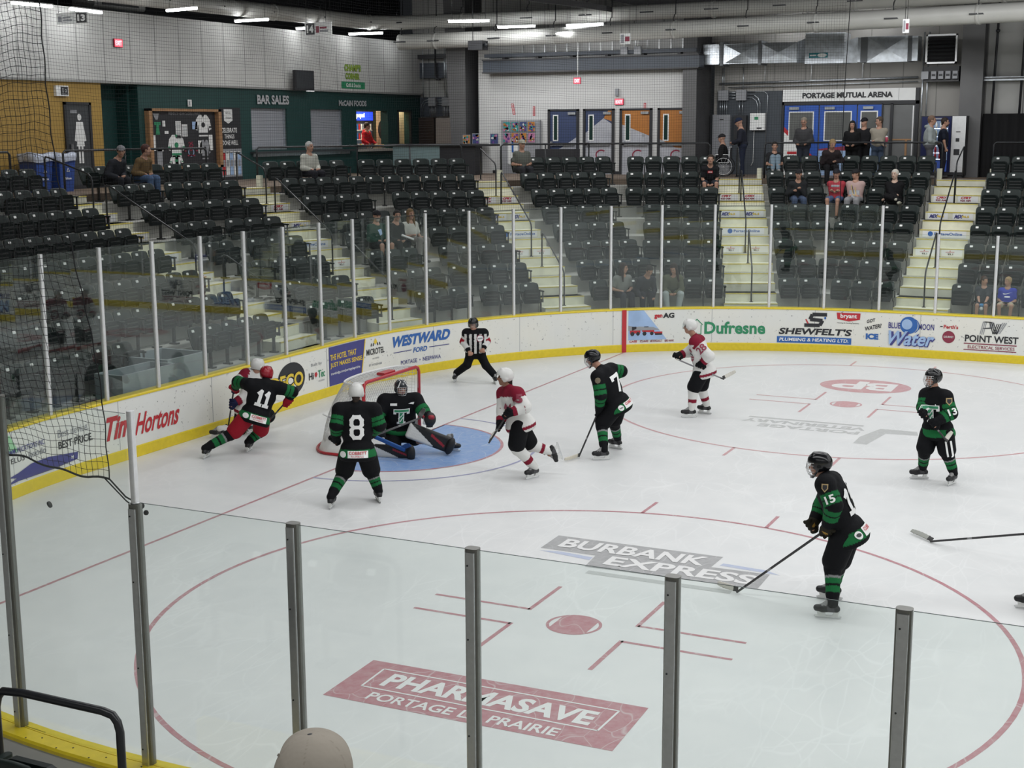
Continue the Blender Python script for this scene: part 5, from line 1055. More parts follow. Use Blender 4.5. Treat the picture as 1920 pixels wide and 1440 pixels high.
# ---------------------------------------------------------------- round ducts, light tubes, hanging signs
def bigduct(name, pts, r, label, couplings=()):
    P = [np.array(p, float) for p in pts]; out = []
    for a_, b_ in zip(P[:-1], P[1:]):
        n = max(2, int(np.linalg.norm(b_-a_)/1.0)); out += [a_+(b_-a_)*i/n for i in range(n)]
    out.append(P[-1]); t = world_thing(name, label, 'duct', out[0]); mb = MB(); mb.tube(out, r, DUCTW, 20); wpart(mb, 'duct_tube', t)
    for i in range(3, len(out)-1, 4):
        d = out[i+1]-out[i]; d /= np.linalg.norm(d); mb = MB(); mb.tube([out[i]-d*.05, out[i]+d*.05], r+.02, DUCTW, 20); wpart(mb, 'coupling', t)
    for i in range(1, len(out), 2):
        o = out[i]; mb = MB(); mb.tube([o+np.array([0, 0, r*.2]), o+np.array([.0, -.18, r+.05]), o+np.array([0, -.1, r+.18]), o+np.array([0, 0, r+.2]), o+np.array([0, 0, TOPZ-o[2]])], .016, DKMET, 5); mb.box((o[0]-.22, o[1]-r-.02, o[2]-.03), (o[0]+.22, o[1]-r+.05, o[2]+.01), DKMET); wpart(mb, 'hanger', t)
bigduct('ventilation_duct', [(-13.5, 4, 8.75), (-13.6, 10.3, 8.75), (-13.35, 16, 8.75), (-12.95, 20.9, 8.75), (-12.2, 21.6, 8.75), (-7.57, 21.9, 8.75), (-.3, 21.5, 8.75), (3.0, 21.1, 8.76), (9, 20.9, 8.8), (20, 20.9, 8.8)], .23, 'upper white round ventilation duct following the seating curve')
bigduct('ventilation_duct', [(-12.2, 21.55, 8.12), (-11.9, 21.6, 8.12), (-7.35, 21.35, 8.12), (-3.33, 20.75, 8.12), (.12, 20.15, 8.12), (3.25, 19.65, 8.12), (7.7, 19.05, 8.14), (14, 18.6, 8.14)], .25, 'lower white round ventilation duct in front of the cable ladder')
TUBE = mat('led_tube_glow', (1, 1, 1), .4, emit=(.97, .985, 1.0), estr=24)
TP = [((-14.69, 6.84), (-14.63, 8.11)), ((-14.71, 8.8), (-14.85, 10.28)), ((-13.18, 10.64), (-11.51, 10.25)), ((-13.68, 14.46), (-12.28, 14.35)), ((-13.88, 17.94), (-12.53, 17.91)), ((-13.78, 20.92), (-12.5, 21.06)), ((-13.66, 23.93), (-12.29, 23.74)),
      ((-8.2, 17.65), (-7.12, 18.03)), ((-8.03, 20.55), (-6.83, 20.72)), ((-8.51, 24.69), (-6.95, 24.05)), ((-5.9, 21.0), (-4.63, 20.97)), ((-5.7, 23.6), (-4.41, 23.5)), ((-.33, 23.99), (1.04, 23.51)), ((2.22, 23.7), (3.55, 23.28))]
TL = ['leftmost, over the ochre wall', 'second from left, over the washroom door', 'before the pale cladding, left of the duct end', 'above the roll shutter cladding', 'half hidden behind the number 14 sign', 'right of the number 14 sign', 'at the left end of the lower duct',
      'highest of the middle cluster', 'second in the middle cluster', 'lowest of the middle cluster', 'above the hanging exit rod', 'right end of the middle cluster', 'above the silver duct, left', 'above the silver duct, right']
for (a_, b_), lab in zip(TP, TL):
    c = np.array([(a_[0]+b_[0])/2, (a_[1]+b_[1])/2, 8.4]); d = np.array([b_[0]-a_[0], b_[1]-a_[1], 0]); d /= np.linalg.norm(d)
    # tubes that would end inside a wall hang a little nearer along the same sight line
    s = 1.0
    lim = YR-.9 if c[0] > -2 else (21.0 if c[0] > -9.4 else 99)
    if c[1] > lim: s = (lim-CAM[1])/(c[1]-CAM[1])
    if c[0] < -13.4: s = min(s, (-13.2-CAM[0])/(c[0]-CAM[0]))
    c = CAM+(c-CAM)*s; L_ = .60
    t = world_thing('tube_light', f'glowing white tube light, {lab}', 'light', c, 'hanging tube lights'); n = np.array([-d[1], d[0], 0])
    mb = MB(); mb.rbox((-L_, -.05, -.035), (L_, .05, .03), TUBE, .03, ax=0, fr=lambda x, y, z: tuple(c+d*x+n*y+np.array([0, 0, z]))); wpart(mb, 'diffuser', t)
    mb = MB(); mb.box((-L_-.03, -.045, .03), (L_+.03, .045, .06), WHT, fr=lambda x, y, z: tuple(c+d*x+n*y+np.array([0, 0, z]))); wpart(mb, 'housing', t)
    mb = MB()
    for e in (-.5, .5): mb.tube([c+d*e+np.array([0, 0, .06]), c+d*e+np.array([0, 0, TOPZ-c[2]])], .006, DKMET, 4)
    wpart(mb, 'hanging_wire', t)
def hang_sign(label, u0, v0, u1, v1, Y, num, side, m2=WHT):
    A = onY(u0, v1, Y); B = onY(u1, v1, Y); Z1 = onY(u0, v0, Y)[2]; x0, x1, z0, z1 = A[0], B[0], A[2], Z1
    t = world_thing('section_sign', label, 'sign', ((x0+x1)/2, Y, z0), 'hanging section number signs'); mb = MB(); mb.box((x0, Y, z0), (x1, Y+.03, z1), WHT); wpart(mb, 'board', t)
    a = Art(flat_map((0, Y, 0), (1, 0, 0), (0, 0, 1), (0, -1, 0), .004), 5); w_ = x1-x0; h = z1-z0
    if num:
        nx0 = x0+.04*w_ if side == 'l' else x1-.36*w_; a.rect(nx0, z0+.06*h, nx0+.33*w_, z1-.06*h, BLK, 1); a.text(num, nx0+.04*w_, z0+.2*h, nx0+.29*w_, z1-.2*h, WHT, 2, .05)
        ox = x0+.42*w_ if side == 'l' else x0+.05*w_; a.rect(ox, z0+.2*h, ox+.12*w_, z0+.7*h, MAR if side == 'l' else GRY, 1); a.rect(ox+.15*w_, z0+.25*h, ox+.45*w_, z0+.4*h, GRY, 1); a.rect(ox+.15*w_, z0+.5*h, ox+.4*w_, z0+.65*h, MAR if side == 'l' else GRY, 1)
    else: a.rect(x0+.1*w_, z0+.1*h, x0+.4*w_, z1-.1*h, GRY, 1); a.rect(x0+.5*w_, z0+.25*h, x1-.08*w_, z1-.3*h, MAR, 1)
    wpart(a.mb, 'printed_face', t); mb = MB()
    for xx in (x0+.05, x1-.05): mb.tube([(xx, Y+.015, z1), (xx, Y+.015, TOPZ)], .006, DKMET, 4)
    wpart(mb, 'wire', t)
hang_sign('hanging sign with white number 13 on black, before the pale cladding', 107, 25, 165, 46, 7.2, '13', 'r')
hang_sign('hanging sign with white number 14 on black, under the white duct', 572, 43, 622, 67, 15.5, '14', 'l')
hang_sign('small hanging sign before the lower white duct', 1162, 63, 1182, 83, 19.0, '', 'l'); hang_sign('small grey hanging sign left of the silver duct', 1692, 36, 1704, 62, 17.5, '', 'l')
t = world_thing('loudspeaker', 'black box loudspeaker with a horn hanging below the lower duct', 'speaker', (-8.9, 20.5, 7.8)); A = onY(880, 77, 20.5); B = onY(907, 93, 20.5)
mb = MB(); mb.box((A[0], 20.4, B[2]), (B[0], 20.8, A[2]), BLK); wpart(mb, 'cabinet', t); mb = MB(); mb.lathe([(.04, 0), (.09, .1), (.10, .12)], DKMET, n=10, fr=lambda x, y, z: (B[0]+z, 20.5+x, (A[2]+B[2])/2+y)); wpart(mb, 'horn', t)
mb = MB(); mb.tube([(A[0]+.1, 20.55, A[2]), (A[0]+.1, 20.55, TOPZ)], .012, DKMET, 5); wpart(mb, 'hanger', t)
t = world_thing('hanging_unit_heater', 'long white unit heater hanging at the top left under the roof', 'heater', (-11.5, 9.0, 8.6))
A = onZ(150, 8, 8.9); mb = MB(); c = onZ(235, 12, 8.75); mb.rbox((c[0]-.5, c[1]-1.6, 8.62), (c[0]+.3, c[1]+.5, 8.95), DUCTW, .08); wpart(mb, 'casing', t); mb = MB(); mb.box((c[0]+.29, c[1]-1.3, 8.70), (c[0]+.32, c[1]+.2, 8.86), BLK); wpart(mb, 'grille', t)
# ---------------------------------------------------------------- protective netting (real twine, square mesh)
TWINE = mat('black_net_twine', (.012, .012, .014), .9)
t = world_thing('protective_netting', 'fine black safety net hanging over the glass around the rink end', 'netting', (*board(0, .1), 3.5))
mb = MB(); s0n, s1n, zn0, zn1 = -7.8, 16.95, 3.44, 9.6; sp = .058; r = .0016
n = int((s1n-s0n)/sp)
def lean(s, z): return 0.0
vs = []; fs = []
def ribbon(P, w_):                                       # triangular section twine
    o = len(vs); k = len(P)
    for i, p in enumerate(P):
        vs.extend([(p[0], p[1], p[2]), w_(p, 1), w_(p, 2)])
    for i in range(k-1):
        for a_ in range(3): b_ = (a_+1) % 3; fs.append((o+3*i+a_, o+3*i+3+a_, o+3*i+3+b_, o+3*i+b_))
for i in range(n+1):
    s = s0n+sp*i; nx, ny = bnorm(s); tx, ty = -ny, nx
    P = []
    for q in range(9):
        z = zn0+(zn1-zn0)*q/8; off = .10+.05*math.sin(s*.7+q)*math.sin(PI*q/8); x, y = board(s, off); P.append((x, y, z))
    ribbon(P, lambda p, k_, nx=nx, ny=ny, tx=tx, ty=ty: (p[0]+tx*r*2*(1.5-k_)+nx*r, p[1]+ty*r*2*(1.5-k_)+ny*r, p[2]))
mz = int((zn1-zn0)/sp)
for j in range(mz+1):
    z = zn0+sp*j; q = (z-zn0)/(zn1-zn0)*8; P = []; ns = int((s1n-s0n)/.45)
    for i in range(ns+1):
        s = s0n+(s1n-s0n)*i/ns; off = .10+.05*math.sin(s*.7+q)*math.sin(PI*q/8); x, y = board(s, off)
        P.append((x, y, z+.012*math.sin(s*2.1+j)+.03*math.sin(s*.9)*math.sin(PI*q/8)))
    ribbon(P, lambda p, k_: (p[0], p[1], p[2]+r*2*(1.5-k_)) if k_ == 1 else (p[0]-r, p[1]+r, p[2]-r))
mb.add(vs, fs, TWINE); wpart(mb, 'mesh_panel', t)
mb = MB(); mb.tube([(*board(s1n, .1), zn0), (*board(s1n, .12), 6.0), (*board(s1n+.1, .1), zn1)], .010, TWINE, 5); mb.tube([(*board(s, .1), zn0) for s in np.arange(s0n, s1n+.1, .5)], .009, TWINE, 5)
wpart(mb, 'border_rope', t)
# near net, gathered and tied to the post at the glass step
edge = [(205, 898), (196, 820), (184, 740), (165, 640), (147, 540), (130, 430), (117, 330), (103, 220), (87, 110), (70, 0), (55, -110)]
YN = -12.86
E_ = [onY(u, v, YN) for u, v in edge]
bot = [(205, 898), (160, 893), (100, 877), (50, 858), (0, 848), (-60, 846)]
t = world_thing('protective_netting', 'black square mesh net hanging at the near glass, tied to the dark post', 'netting', E_[0])
nz = 66; nx_ = 34; grid = []
ed = np.array(E_); cum = np.r_[0, np.cumsum(np.linalg.norm(np.diff(ed, axis=0), axis=1))]
bt = np.array([onY(u, v, YN) for u, v in bot]); cub = np.r_[0, np.cumsum(np.linalg.norm(np.diff(bt, axis=0), axis=1))]
def interp(c, P, x): return np.array([np.interp(x, c, P[:, i]) for i in range(3)])
def npt(i, j):                                           # i across (from edge), j up
    e = interp(cum, ed, j*.0525); b = interp(cub, bt, i*.0525*.93)-bt[0]
    f = math.exp(-j/9.0)
    p = e+np.array([-i*.0525, 0, 0])*(1-f)+b*f
    p[2] += .008*math.sin(i*.9+j*.4)+(.02*(1-f))*math.sin(i*.35); p[0] += .006*math.sin(j*1.1+i*.3); p[1] += .05*math.sin(i*.25+j*.11)*(1-f); return p
mb = MB()
for j in range(nz+1): mb.tube([npt(i, j) for i in range(nx_+1)], .0017 if j else .008, TWINE, 4, caps=False)
for i in range(nx_+1): mb.tube([npt(i, j) for j in range(nz+1)], .0017 if i else .0055, TWINE, 4, caps=False)
wpart(mb, 'mesh_panel', t)
mb = MB(); p0 = npt(0, 0); ps = np.array([5.70, -12.93, 2.83])
mb.tube([p0, p0*.5+ps*.5+np.array([0, 0, -.03]), ps], .006, TWINE, 5); mb.tube([npt(1, 0), p0*.45+ps*.55+np.array([-.01, 0, -.05]), ps+np.array([0, 0, -.05])], .005, TWINE, 5); mb.sphere(ps, .022, TWINE, 6); mb.sphere(ps+np.array([.02, .02, -.05]), .018, TWINE, 6)
wpart(mb, 'tie_rope', t)

# ---------------------------------------------------------------- goal
GR = mat('goal_red_paint', (.42, .02, .03), .35, var=.08, vscale=20); NETW = mat('white_goal_cord', (.72, .72, .70), .7); PADW = mat('white_goal_padding', (.72, .72, .70), .5, var=.06, vscale=6, bump=.3, bscale=14)
t = world_thing('hockey_goal', 'red framed hockey goal with white netting and padded skirt', 'goal', (0, 0, 0)); R_ = .030; gw, gh = .915, 1.22
mb = MB(); mb.tube([(0, -gw, 0), (0, -gw, gh-.10), (0, -gw+.03, gh-.03), (0, -gw+.10, gh), (0, gw-.10, gh), (0, gw-.03, gh-.03), (0, gw, gh-.10), (0, gw, 0)], R_, GR, 12); wpart(mb, 'front_frame', t)
def base(s, z, k=1.0):                                   # rear outline in plan: s from -1 to 1
    th = s*PI/2; x = -1.12*k*max(0, math.cos(th))**.62; y = (gw+.10*math.cos(th)**.5 if abs(s) < 1 else gw)*math.sin(th)*1.0
    return x, np.sign(s)*min(abs(y)*1.14, gw+.10), z
bs = [base(s, .05) for s in np.linspace(-1, 1, 25)]; bs[0] = (0, -gw, .05); bs[-1] = (0, gw, .05)
mb = MB(); mb.tube([(p[0]*1.075, p[1]*1.05, .024) for p in bs], .024, GR, 8); wpart(mb, 'base_frame', t)
ts = [(max(p[0]*.50, -.56), p[1]*.93, gh-.02) for p in bs]; ts[0] = (0, -gw+.04, gh-.01); ts[-1] = (0, gw-.04, gh-.01)
mb = MB(); mb.tube(ts, .018, PADW, 8); mb.tube([(-.55, 0, gh-.02), (-.85, 0, .7), (-1.1, 0, .06)], .016, PADW, 6); wpart(mb, 'top_shelf_frame', t)
mb = MB()
L1 = [(p[0]*1.03, p[1]*1.03, .06) for p in bs]; L2 = [(p[0]*.92+0, p[1]*.985, .30+.02*math.sin(i*2.2)) for i, p in enumerate(bs)]; k = len(bs)
L0 = [(p[0]*1.05, p[1]*1.05, .012) for p in bs]; L3 = [(p[0]*.90, p[1]*.97, .29) for p in L2]
mb.add(L0+L1+L2+L3, [(r_*k+i, r_*k+i+1, (r_+1)*k+i+1, (r_+1)*k+i) for r_ in range(3) for i in range(k-1)], PADW, True); wpart(mb, 'skirt_padding', t)
mb = MB(); NB = 30
def lerp(a, b, f): return tuple(a[i]+(b[i]-a[i])*f for i in range(3))
fb = [interp(np.linspace(0, 1, k), np.array(bs), q_) for q_ in np.linspace(0, 1, 62)]; ft = [interp(np.linspace(0, 1, k), np.array(ts), q_) for q_ in np.linspace(0, 1, 62)]
def bulge(a, b, f): p = np.array(lerp(a, b, f)); p[0] -= .10*math.sin(PI*f)*(1 if p[0] < -.2 else 0); return p
for a_, b_ in zip(fb, ft): mb.tube([bulge(a_, b_, f) for f in np.linspace(0, 1, 7)], .0042, NETW, 3, caps=False)
for f in np.linspace(0.02, 1, 22): mb.tube([bulge(a_, b_, f) for a_, b_ in zip(fb[::2], ft[::2])], .0042, NETW, 3, caps=False)
for i in range(36): y = -.88+1.76*i/35; xt = -.56*max(0, math.cos(abs(y)/gw*PI/2))**.4; mb.tube([(0, y, gh), (xt*.5, y, gh-.03), (xt, y, gh-.02)], .0062, NETW, 3, caps=False)
for q_ in range(11): f = q_/10; mb.tube([(ts[i][0]*f, ts[i][1], gh-.01-.02*math.sin(PI*f)) for i in range(1, k-1)], .005, NETW, 3, caps=False)
wpart(mb, 'cord_netting', t)
mb = MB(); mb.rbox((-.20, -.16, gh+.0), (-.05, .20, gh+.045), GR, .015, ax=1); wpart(mb, 'water_bottle_holder', t)
mb = MB(); mb.tube([(-.03, -gw+.02, .05), (-1.0, 0, .05), (-.03, gw-.02, .05)], .015, PADW, 6); wpart(mb, 'inner_brace', t)
# puck in the air
c = CAM+ray(93, 946)*15.2; mb = MB(); ax = np.array([.75, .35, .45]); ax /= np.linalg.norm(ax); u_ = np.cross(ax, [0, 0, 1]); u_ /= np.linalg.norm(u_); v_ = np.cross(ax, u_)
mb.lathe([(.034, -.0127), (.038, -.010), (.038, .010), (.034, .0127)], mat('puck_rubber', (.008, .008, .009), .5), n=20, fr=lambda x, y, z: tuple(u_*x+v_*y+ax*z))
o = mb.build('hockey_puck', loc=tuple(c)); tag(o, 'black hockey puck in flight before the near corner', 'puck')

# ---------------------------------------------------------------- near side: rail, first-row seats, floor
mb = MB(); mb.box((-2, -14.2, 0), (16, -13.25, .36), CONC); mb.box((-2, -15.1, 0), (16, -14.2, .75), CONC); mb.box((-2, -16.0, 0), (16, -15.1, 1.16), CONC); mb.box((-2, -16.9, 0), (16, -16.0, 1.57), CONC); mb.box((-2, -17.8, 0), (16, -16.9, 1.98), CONC); mb.box((-2, -18.7, 0), (16, -17.8, 2.4), CONC); mb.box((-2, -19.6, 0), (16, -18.7, 2.81), CONC); mb.box((-2, -24, 0), (16, -19.6, 3.3), CONC)
tag(mb.build('floor_near_tiers'), 'concrete rows on the near side', kind='structure')
mb = MB(); mb.box((5.2, -14.25, .36), (7.4, -14.15, .80), YELB); tag(mb.build('floor_near_step_edge'), 'yellow painted step edge below the near rail', kind='structure')
yr = -14.5; A = onY(2, 1440, yr); B = onY(7, 1330, yr); Cc = onY(34, 1304, yr); D_ = onY(200, 1328, yr); E2 = onY(224, 1352, yr); F_ = onY(229, 1440, yr); zt = (Cc[2]+D_[2])/2
t = world_thing('near_guard_rail', 'thick black tube rail at the bottom left behind the near boards', 'railing', (A[0], yr, .36)); mb = MB()
mb.tube([(A[0], yr, .36), (A[0], yr, zt-.12), (A[0]+.02, yr, zt-.055), (A[0]+.06, yr, zt-.015), (Cc[0]+.04, yr, zt), (D_[0]-.03, yr, zt), (E2[0]-.045, yr, zt-.012), (E2[0]-.015, yr, zt-.045), (E2[0], yr, zt-.10), (F_[0], yr, .36)], .0235, DKMET, 14); wpart(mb, 'rail_tube', t)
mb = MB()
for x_ in (A[0], F_[0]): mb.lathe([(.06, .36), (.06, .375), (.03, .38)], DKMET, (x_, yr, 0), 12)
wpart(mb, 'base_plate', t)
p = onY(40, 1412, -14.75)
for i in range(3):
    o = seat(4, 0, 0, f'dark seat back at the bottom left corner behind the near rail, {ordinal(2-i)} from the rail', 'near side seats', loc=(p[0]-.06-.53*i, -14.72, p[2]-.80), rot=0.0)
# ---------------------------------------------------------------- figures: smooth-blended volumes turned into one continuous surface
def V(*a): return np.array(a, float)
def unit(v): v = np.asarray(v, float); return v/(np.linalg.norm(v)+1e-12)
def cap(a, b, ra, rb=None, col=None): return ('c', np.array(a, float), np.array(b, float), ra, ra if rb is None else rb, col)
def ell(c, r, ax=None, col=None): return ('e', np.array(c, float), np.array(r, float), np.eye(3) if ax is None else np.array(ax, float), 0, col)
def pdist(pr, P):
    if pr[0] == 'c':
        a, b = pr[1], pr[2]; ab = b-a; L = ab@ab+1e-12; t = np.clip(((P-a)@ab)/L, 0, 1)
        return np.linalg.norm(P-a-t[..., None]*ab, axis=-1)-(pr[3]+(pr[4]-pr[3])*t), t
    q = (P-pr[1])@pr[3].T; n = np.linalg.norm(q/pr[2], axis=-1); g = np.linalg.norm(q/(pr[2]**2), axis=-1)+1e-9
    return n*(n-1)/g, q[..., 2]/pr[2][2]
def pbox(pr):
    if pr[0] == 'c':
        r = max(pr[3], pr[4]); return np.minimum(pr[1], pr[2])-r, np.maximum(pr[1], pr[2])+r
    r = pr[2].max(); return pr[1]-r, pr[1]+r
def sdf_mesh(prims, h, k=.03, cuts=(), colfn=None):
    lo = np.min([pbox(p)[0] for p in prims], 0)-2.5*h; hi = np.max([pbox(p)[1] for p in prims], 0)+2.5*h
    n = np.ceil((hi-lo)/h).astype(int)+1; D = np.full(n, 1.0); B = np.full(n, 9.0); I = np.zeros(n, np.int16)
    ax = [lo[i]+h*np.arange(n[i]) for i in range(3)]; pad = k*1.2+2*h
    for pi_, pr in enumerate(prims):
        a, b = pbox(pr); i0 = np.clip(((a-pad-lo)/h).astype(int), 0, n-1); i1 = np.clip(((b+pad-lo)/h).astype(int)+2, 1, n)
        sl = tuple(slice(i0[i], i1[i]) for i in range(3)); G = np.stack(np.meshgrid(ax[0][sl[0]], ax[1][sl[1]], ax[2][sl[2]], indexing='ij'), -1)
        d, _ = pdist(pr, G); o = D[sl]; hh = np.clip(.5+.5*(o-d)/k, 0, 1); D[sl] = o*(1-hh)+d*hh-k*hh*(1-hh)
        m = d < B[sl]; B[sl] = np.where(m, d, B[sl]); I[sl] = np.where(m, pi_, I[sl])
    if len(cuts):
        G = np.stack(np.meshgrid(*ax, indexing='ij'), -1)
        for pr in cuts: d = pr(G) if callable(pr) else pdist(pr, G)[0]; D = np.maximum(D, -d)
    S = D < 0; shp = tuple(n-1); acc = np.zeros(shp+(3,)); cnt = np.zeros(shp)
    offs = [(i, j, l) for i in (0, 1) for j in (0, 1) for l in (0, 1)]
    for a in range(3):
        o1, o2 = [i for i in range(3) if i != a]
        for p in (0, 1):
            for q in (0, 1):
                st = [0, 0, 0]; st[o1] = p; st[o2] = q; en = list(st); en[a] = 1
                s0 = tuple(slice(st[i], st[i]+shp[i]) for i in range(3)); s1 = tuple(slice(en[i], en[i]+shp[i]) for i in range(3))
                c = S[s0] != S[s1]; d0, d1 = D[s0], D[s1]; t = np.where(c, d0/(d0-d1+1e-12), 0)
                v = np.zeros(shp+(3,)); v[..., o1] = p; v[..., o2] = q; v[..., a] = t; acc += v*c[..., None]; cnt += c
    act = cnt > 0; idx = np.full(shp, -1, np.int64); cells = np.argwhere(act); idx[act] = np.arange(len(cells))
    vs = lo+h*(cells+acc[act]/cnt[act][:, None]); fs = []
    for a in range(3):
        o1, o2 = [(1, 2), (2, 0), (0, 1)][a]
        s0 = [slice(1, shp[i]) for i in range(3)]; s0[a] = slice(0, shp[a]); s1 = list(s0); s1[a] = slice(1, shp[a]+1)
        A, Bb = S[tuple(s0)], S[tuple(s1)]; e = np.argwhere(A != Bb); base = np.array([1, 1, 1]); base[a] = 0; e0 = e+base
        inside = A[tuple(e.T)]; u = np.zeros(3, int); u[o1] = 1; w_ = np.zeros(3, int); w_[o2] = 1
        q = np.stack([idx[tuple((e0-u-w_).T)], idx[tuple((e0-w_).T)], idx[tuple(e0.T)], idx[tuple((e0-u).T)]], 1)
        q[~inside] = q[~inside][:, ::-1]; fs.append(q)
    fs = np.concatenate(fs); fs = fs[(fs >= 0).all(1)]
    ci = I[tuple(np.clip(np.round((vs-lo)/h).astype(int), 0, n-1).T)]; cols = np.ones((len(vs), 4))
    for pi_, pr in enumerate(prims):
        m = ci == pi_
        if not m.any(): continue
        c = pr[5]
        if callable(c): cols[m, :3] = c(vs[m])
        elif isinstance(c, list):
            _, t = pdist(pr, vs[m]); out = np.zeros((m.sum(), 3)); prev = -9
            for te, cc in c: mm = (t > prev) & (t <= te); out[mm] = cc; prev = te
            out[t > prev] = c[-1][1]; cols[m, :3] = out
        elif c is not None: cols[m, :3] = c
    if colfn: cols[:, :3] = colfn(vs, cols[:, :3])
    return vs, fs, cols
BVH = {}
def sdf_obj(name, parent, prims, h, mt, k=.03, cuts=(), colfn=None, keep=None, label=None):
    vs, fs, cols = sdf_mesh(prims, h, k, cuts, colfn); base = np.array(parent.location)
    while parent.parent is not None: parent_ = parent.parent; break
    if keep is not None: BVH[keep] = BVHTree.FromPolygons([tuple(v) for v in vs], [tuple(f) for f in fs])
    me = bpy.data.meshes.new(name); me.vertices.add(len(vs)); me.vertices.foreach_set('co', (vs-ROOT[0]).astype(np.float32).ravel())
    me.loops.add(len(fs)*4); me.loops.foreach_set('vertex_index', fs.astype(np.int32).ravel()); me.polygons.add(len(fs))
    me.polygons.foreach_set('loop_start', np.arange(0, len(fs)*4, 4, dtype=np.int32)); me.update(calc_edges=True); me.validate()
    me.polygons.foreach_set('use_smooth', np.ones(len(me.polygons), bool)); a = me.color_attributes.new('Col', 'FLOAT_COLOR', 'POINT')
    a.data.foreach_set('color', cols.astype(np.float32).ravel()); me.materials.append(mt); o = link(name, me, parent)
    if label: o['label'] = label
    return o
ROOT = [V(0, 0, 0)]
CLOTH = mat('jersey_cloth', rough=.78, vcol=True, bump=.45, bscale=13, spec=.15); SKINM = mat('skin', rough=.5, vcol=True, spec=.35); HARD = mat('helmet_plastic', rough=.2, vcol=True); LEATH = mat('skate_leather', rough=.5, vcol=True, bump=.2, bscale=60)
HAIRM = mat('hair', rough=.7, vcol=True, bump=.6, bscale=70, spec=.3); STICKM = mat('stick_composite', rough=.4, vcol=True); BLADE = mat('skate_blade_steel', (.7, .71, .72), .25, metal=.9); HOLD = mat('skate_holder_white', (.7, .71, .70), .4)
CAGE = mat('cage_wire', (.62, .63, .64), .35, metal=.6)
K = (.0055, .006, .0075); G_ = (.012, .135, .042); W_ = (.66, .66, .64); R_M = (.20, .012, .030); SK = (.40, .215, .15); RD = (.30, .012, .025); GRYC = (.22, .225, .23)
def skin_fn(H, f, u, r, base):
    eyes = [H+f*.088+r*s*.030+u*.012 for s in (-1, 1)]; mouth = H+f*.088-u*.052; brows = [H+f*.09+r*s*.030+u*.032 for s in (-1, 1)]
    def fn(vs):
        c = np.tile(np.array(base), (len(vs), 1))
        for e in eyes: c[np.linalg.norm((vs-e)*[1, 1, 1.5], axis=1) < .016] = (.04, .03, .03)
        for e in brows: c[(np.abs((vs-e)@u) < .006) & (np.abs((vs-e)@r) < .017) & ((vs-e)@f > -.03)] = np.array(base)*.35
        d = vs-mouth; c[(np.abs(d@r) < .022) & (np.abs(d@u) < .008) & (np.abs(d@f) < .03)] = (.32, .10, .09)
        return c
    return fn
def head_prims(H, f, u, neck, base=SK, s=1.0, chin=1.0):
    f = unit(f); u = unit(u-f*(u@f)); r = np.cross(f, u); ax = [r, f, u]; fn = skin_fn(H, f, u, r, base)
    P = [ell(H+u*.028*s-f*.012, V(.077, .097, .092)*s, ax, fn), ell(H-u*.030*s+f*.020*s, V(.062, .074, .084)*s, ax, fn), cap(H-u*.088*s+f*.045*s, H-u*.078*s+f*.02*s, .034*s, .045*s, fn),
         cap(H+f*.090*s+u*.006*s, H+f*.106*s-u*.022*s, .010*s, .014*s, fn), ell(H+r*.078*s-u*.005, V(.012, .020, .032)*s, ax, base), ell(H-r*.078*s-u*.005, V(.012, .020, .032)*s, ax, base),
         cap(H-u*.075*s-f*.02*s, neck, .056*s, .064*s, base)]
    return P, (f, u, r)
def hand_prims(c, arm_dir, grip, rad=.011, palm=.034, col=SK, wrap=.020, flare=1.0, thumb=1):
    """palm with four fingers of unequal length closing round an axis, and a thumb from the side"""
    g = unit(grip); a = unit(arm_dir-g*(arm_dir@g)); n = np.cross(g, a); P = [ell(c-a*.012, V(palm*1.25, palm*.72, palm*1.1), [g, n, a], col)]
    for i in range(4):
        o = c+g*(i-1.5)*rad*2.15*flare; L = (.85, 1.0, .95, .75)[i]; pts = []
        for t in np.linspace(-.2, 2.6*L, 5): pts.append(o+a*(.012+(wrap+rad)*math.sin(t))+n*((wrap+rad)*-math.cos(t)+ (wrap+rad)*.2))
        for p, q in zip(pts[:-1], pts[1:]): P.append(cap(p, q, rad, rad*.9, col))
    b = c-a*.02+g*palm*1.1*thumb; P += [cap(b, b+g*.022*thumb+a*.028, rad*1.15, rad, col), cap(b+g*.022*thumb+a*.028, b+g*.010*thumb+a*.055-n*.02, rad, rad*.85, col)]
    return P
def grid_cut(vs, fs, st=.03):
    bm = bmesh.new(); bv = [bm.verts.new((x, y, 0)) for x, y in vs]
    for f in fs:
        try: bm.faces.new([bv[i] for i in f])
        except ValueError: pass
    a = np.min(vs, 0); b = np.max(vs, 0)
    for ax_, nrm in ((0, (1, 0, 0)), (1, (0, 1, 0))):
        x = a[ax_]+st
        while x < b[ax_]:
            bmesh.ops.bisect_plane(bm, geom=bm.verts[:]+bm.edges[:]+bm.faces[:], plane_co=(x, 0, 0) if ax_ == 0 else (0, x, 0), plane_no=nrm); x += st
    bm.verts.index_update(); v = [(p.co.x, p.co.y) for p in bm.verts]; f = [tuple(q.index for q in p.verts) for p in bm.faces]; bm.free(); return v, f
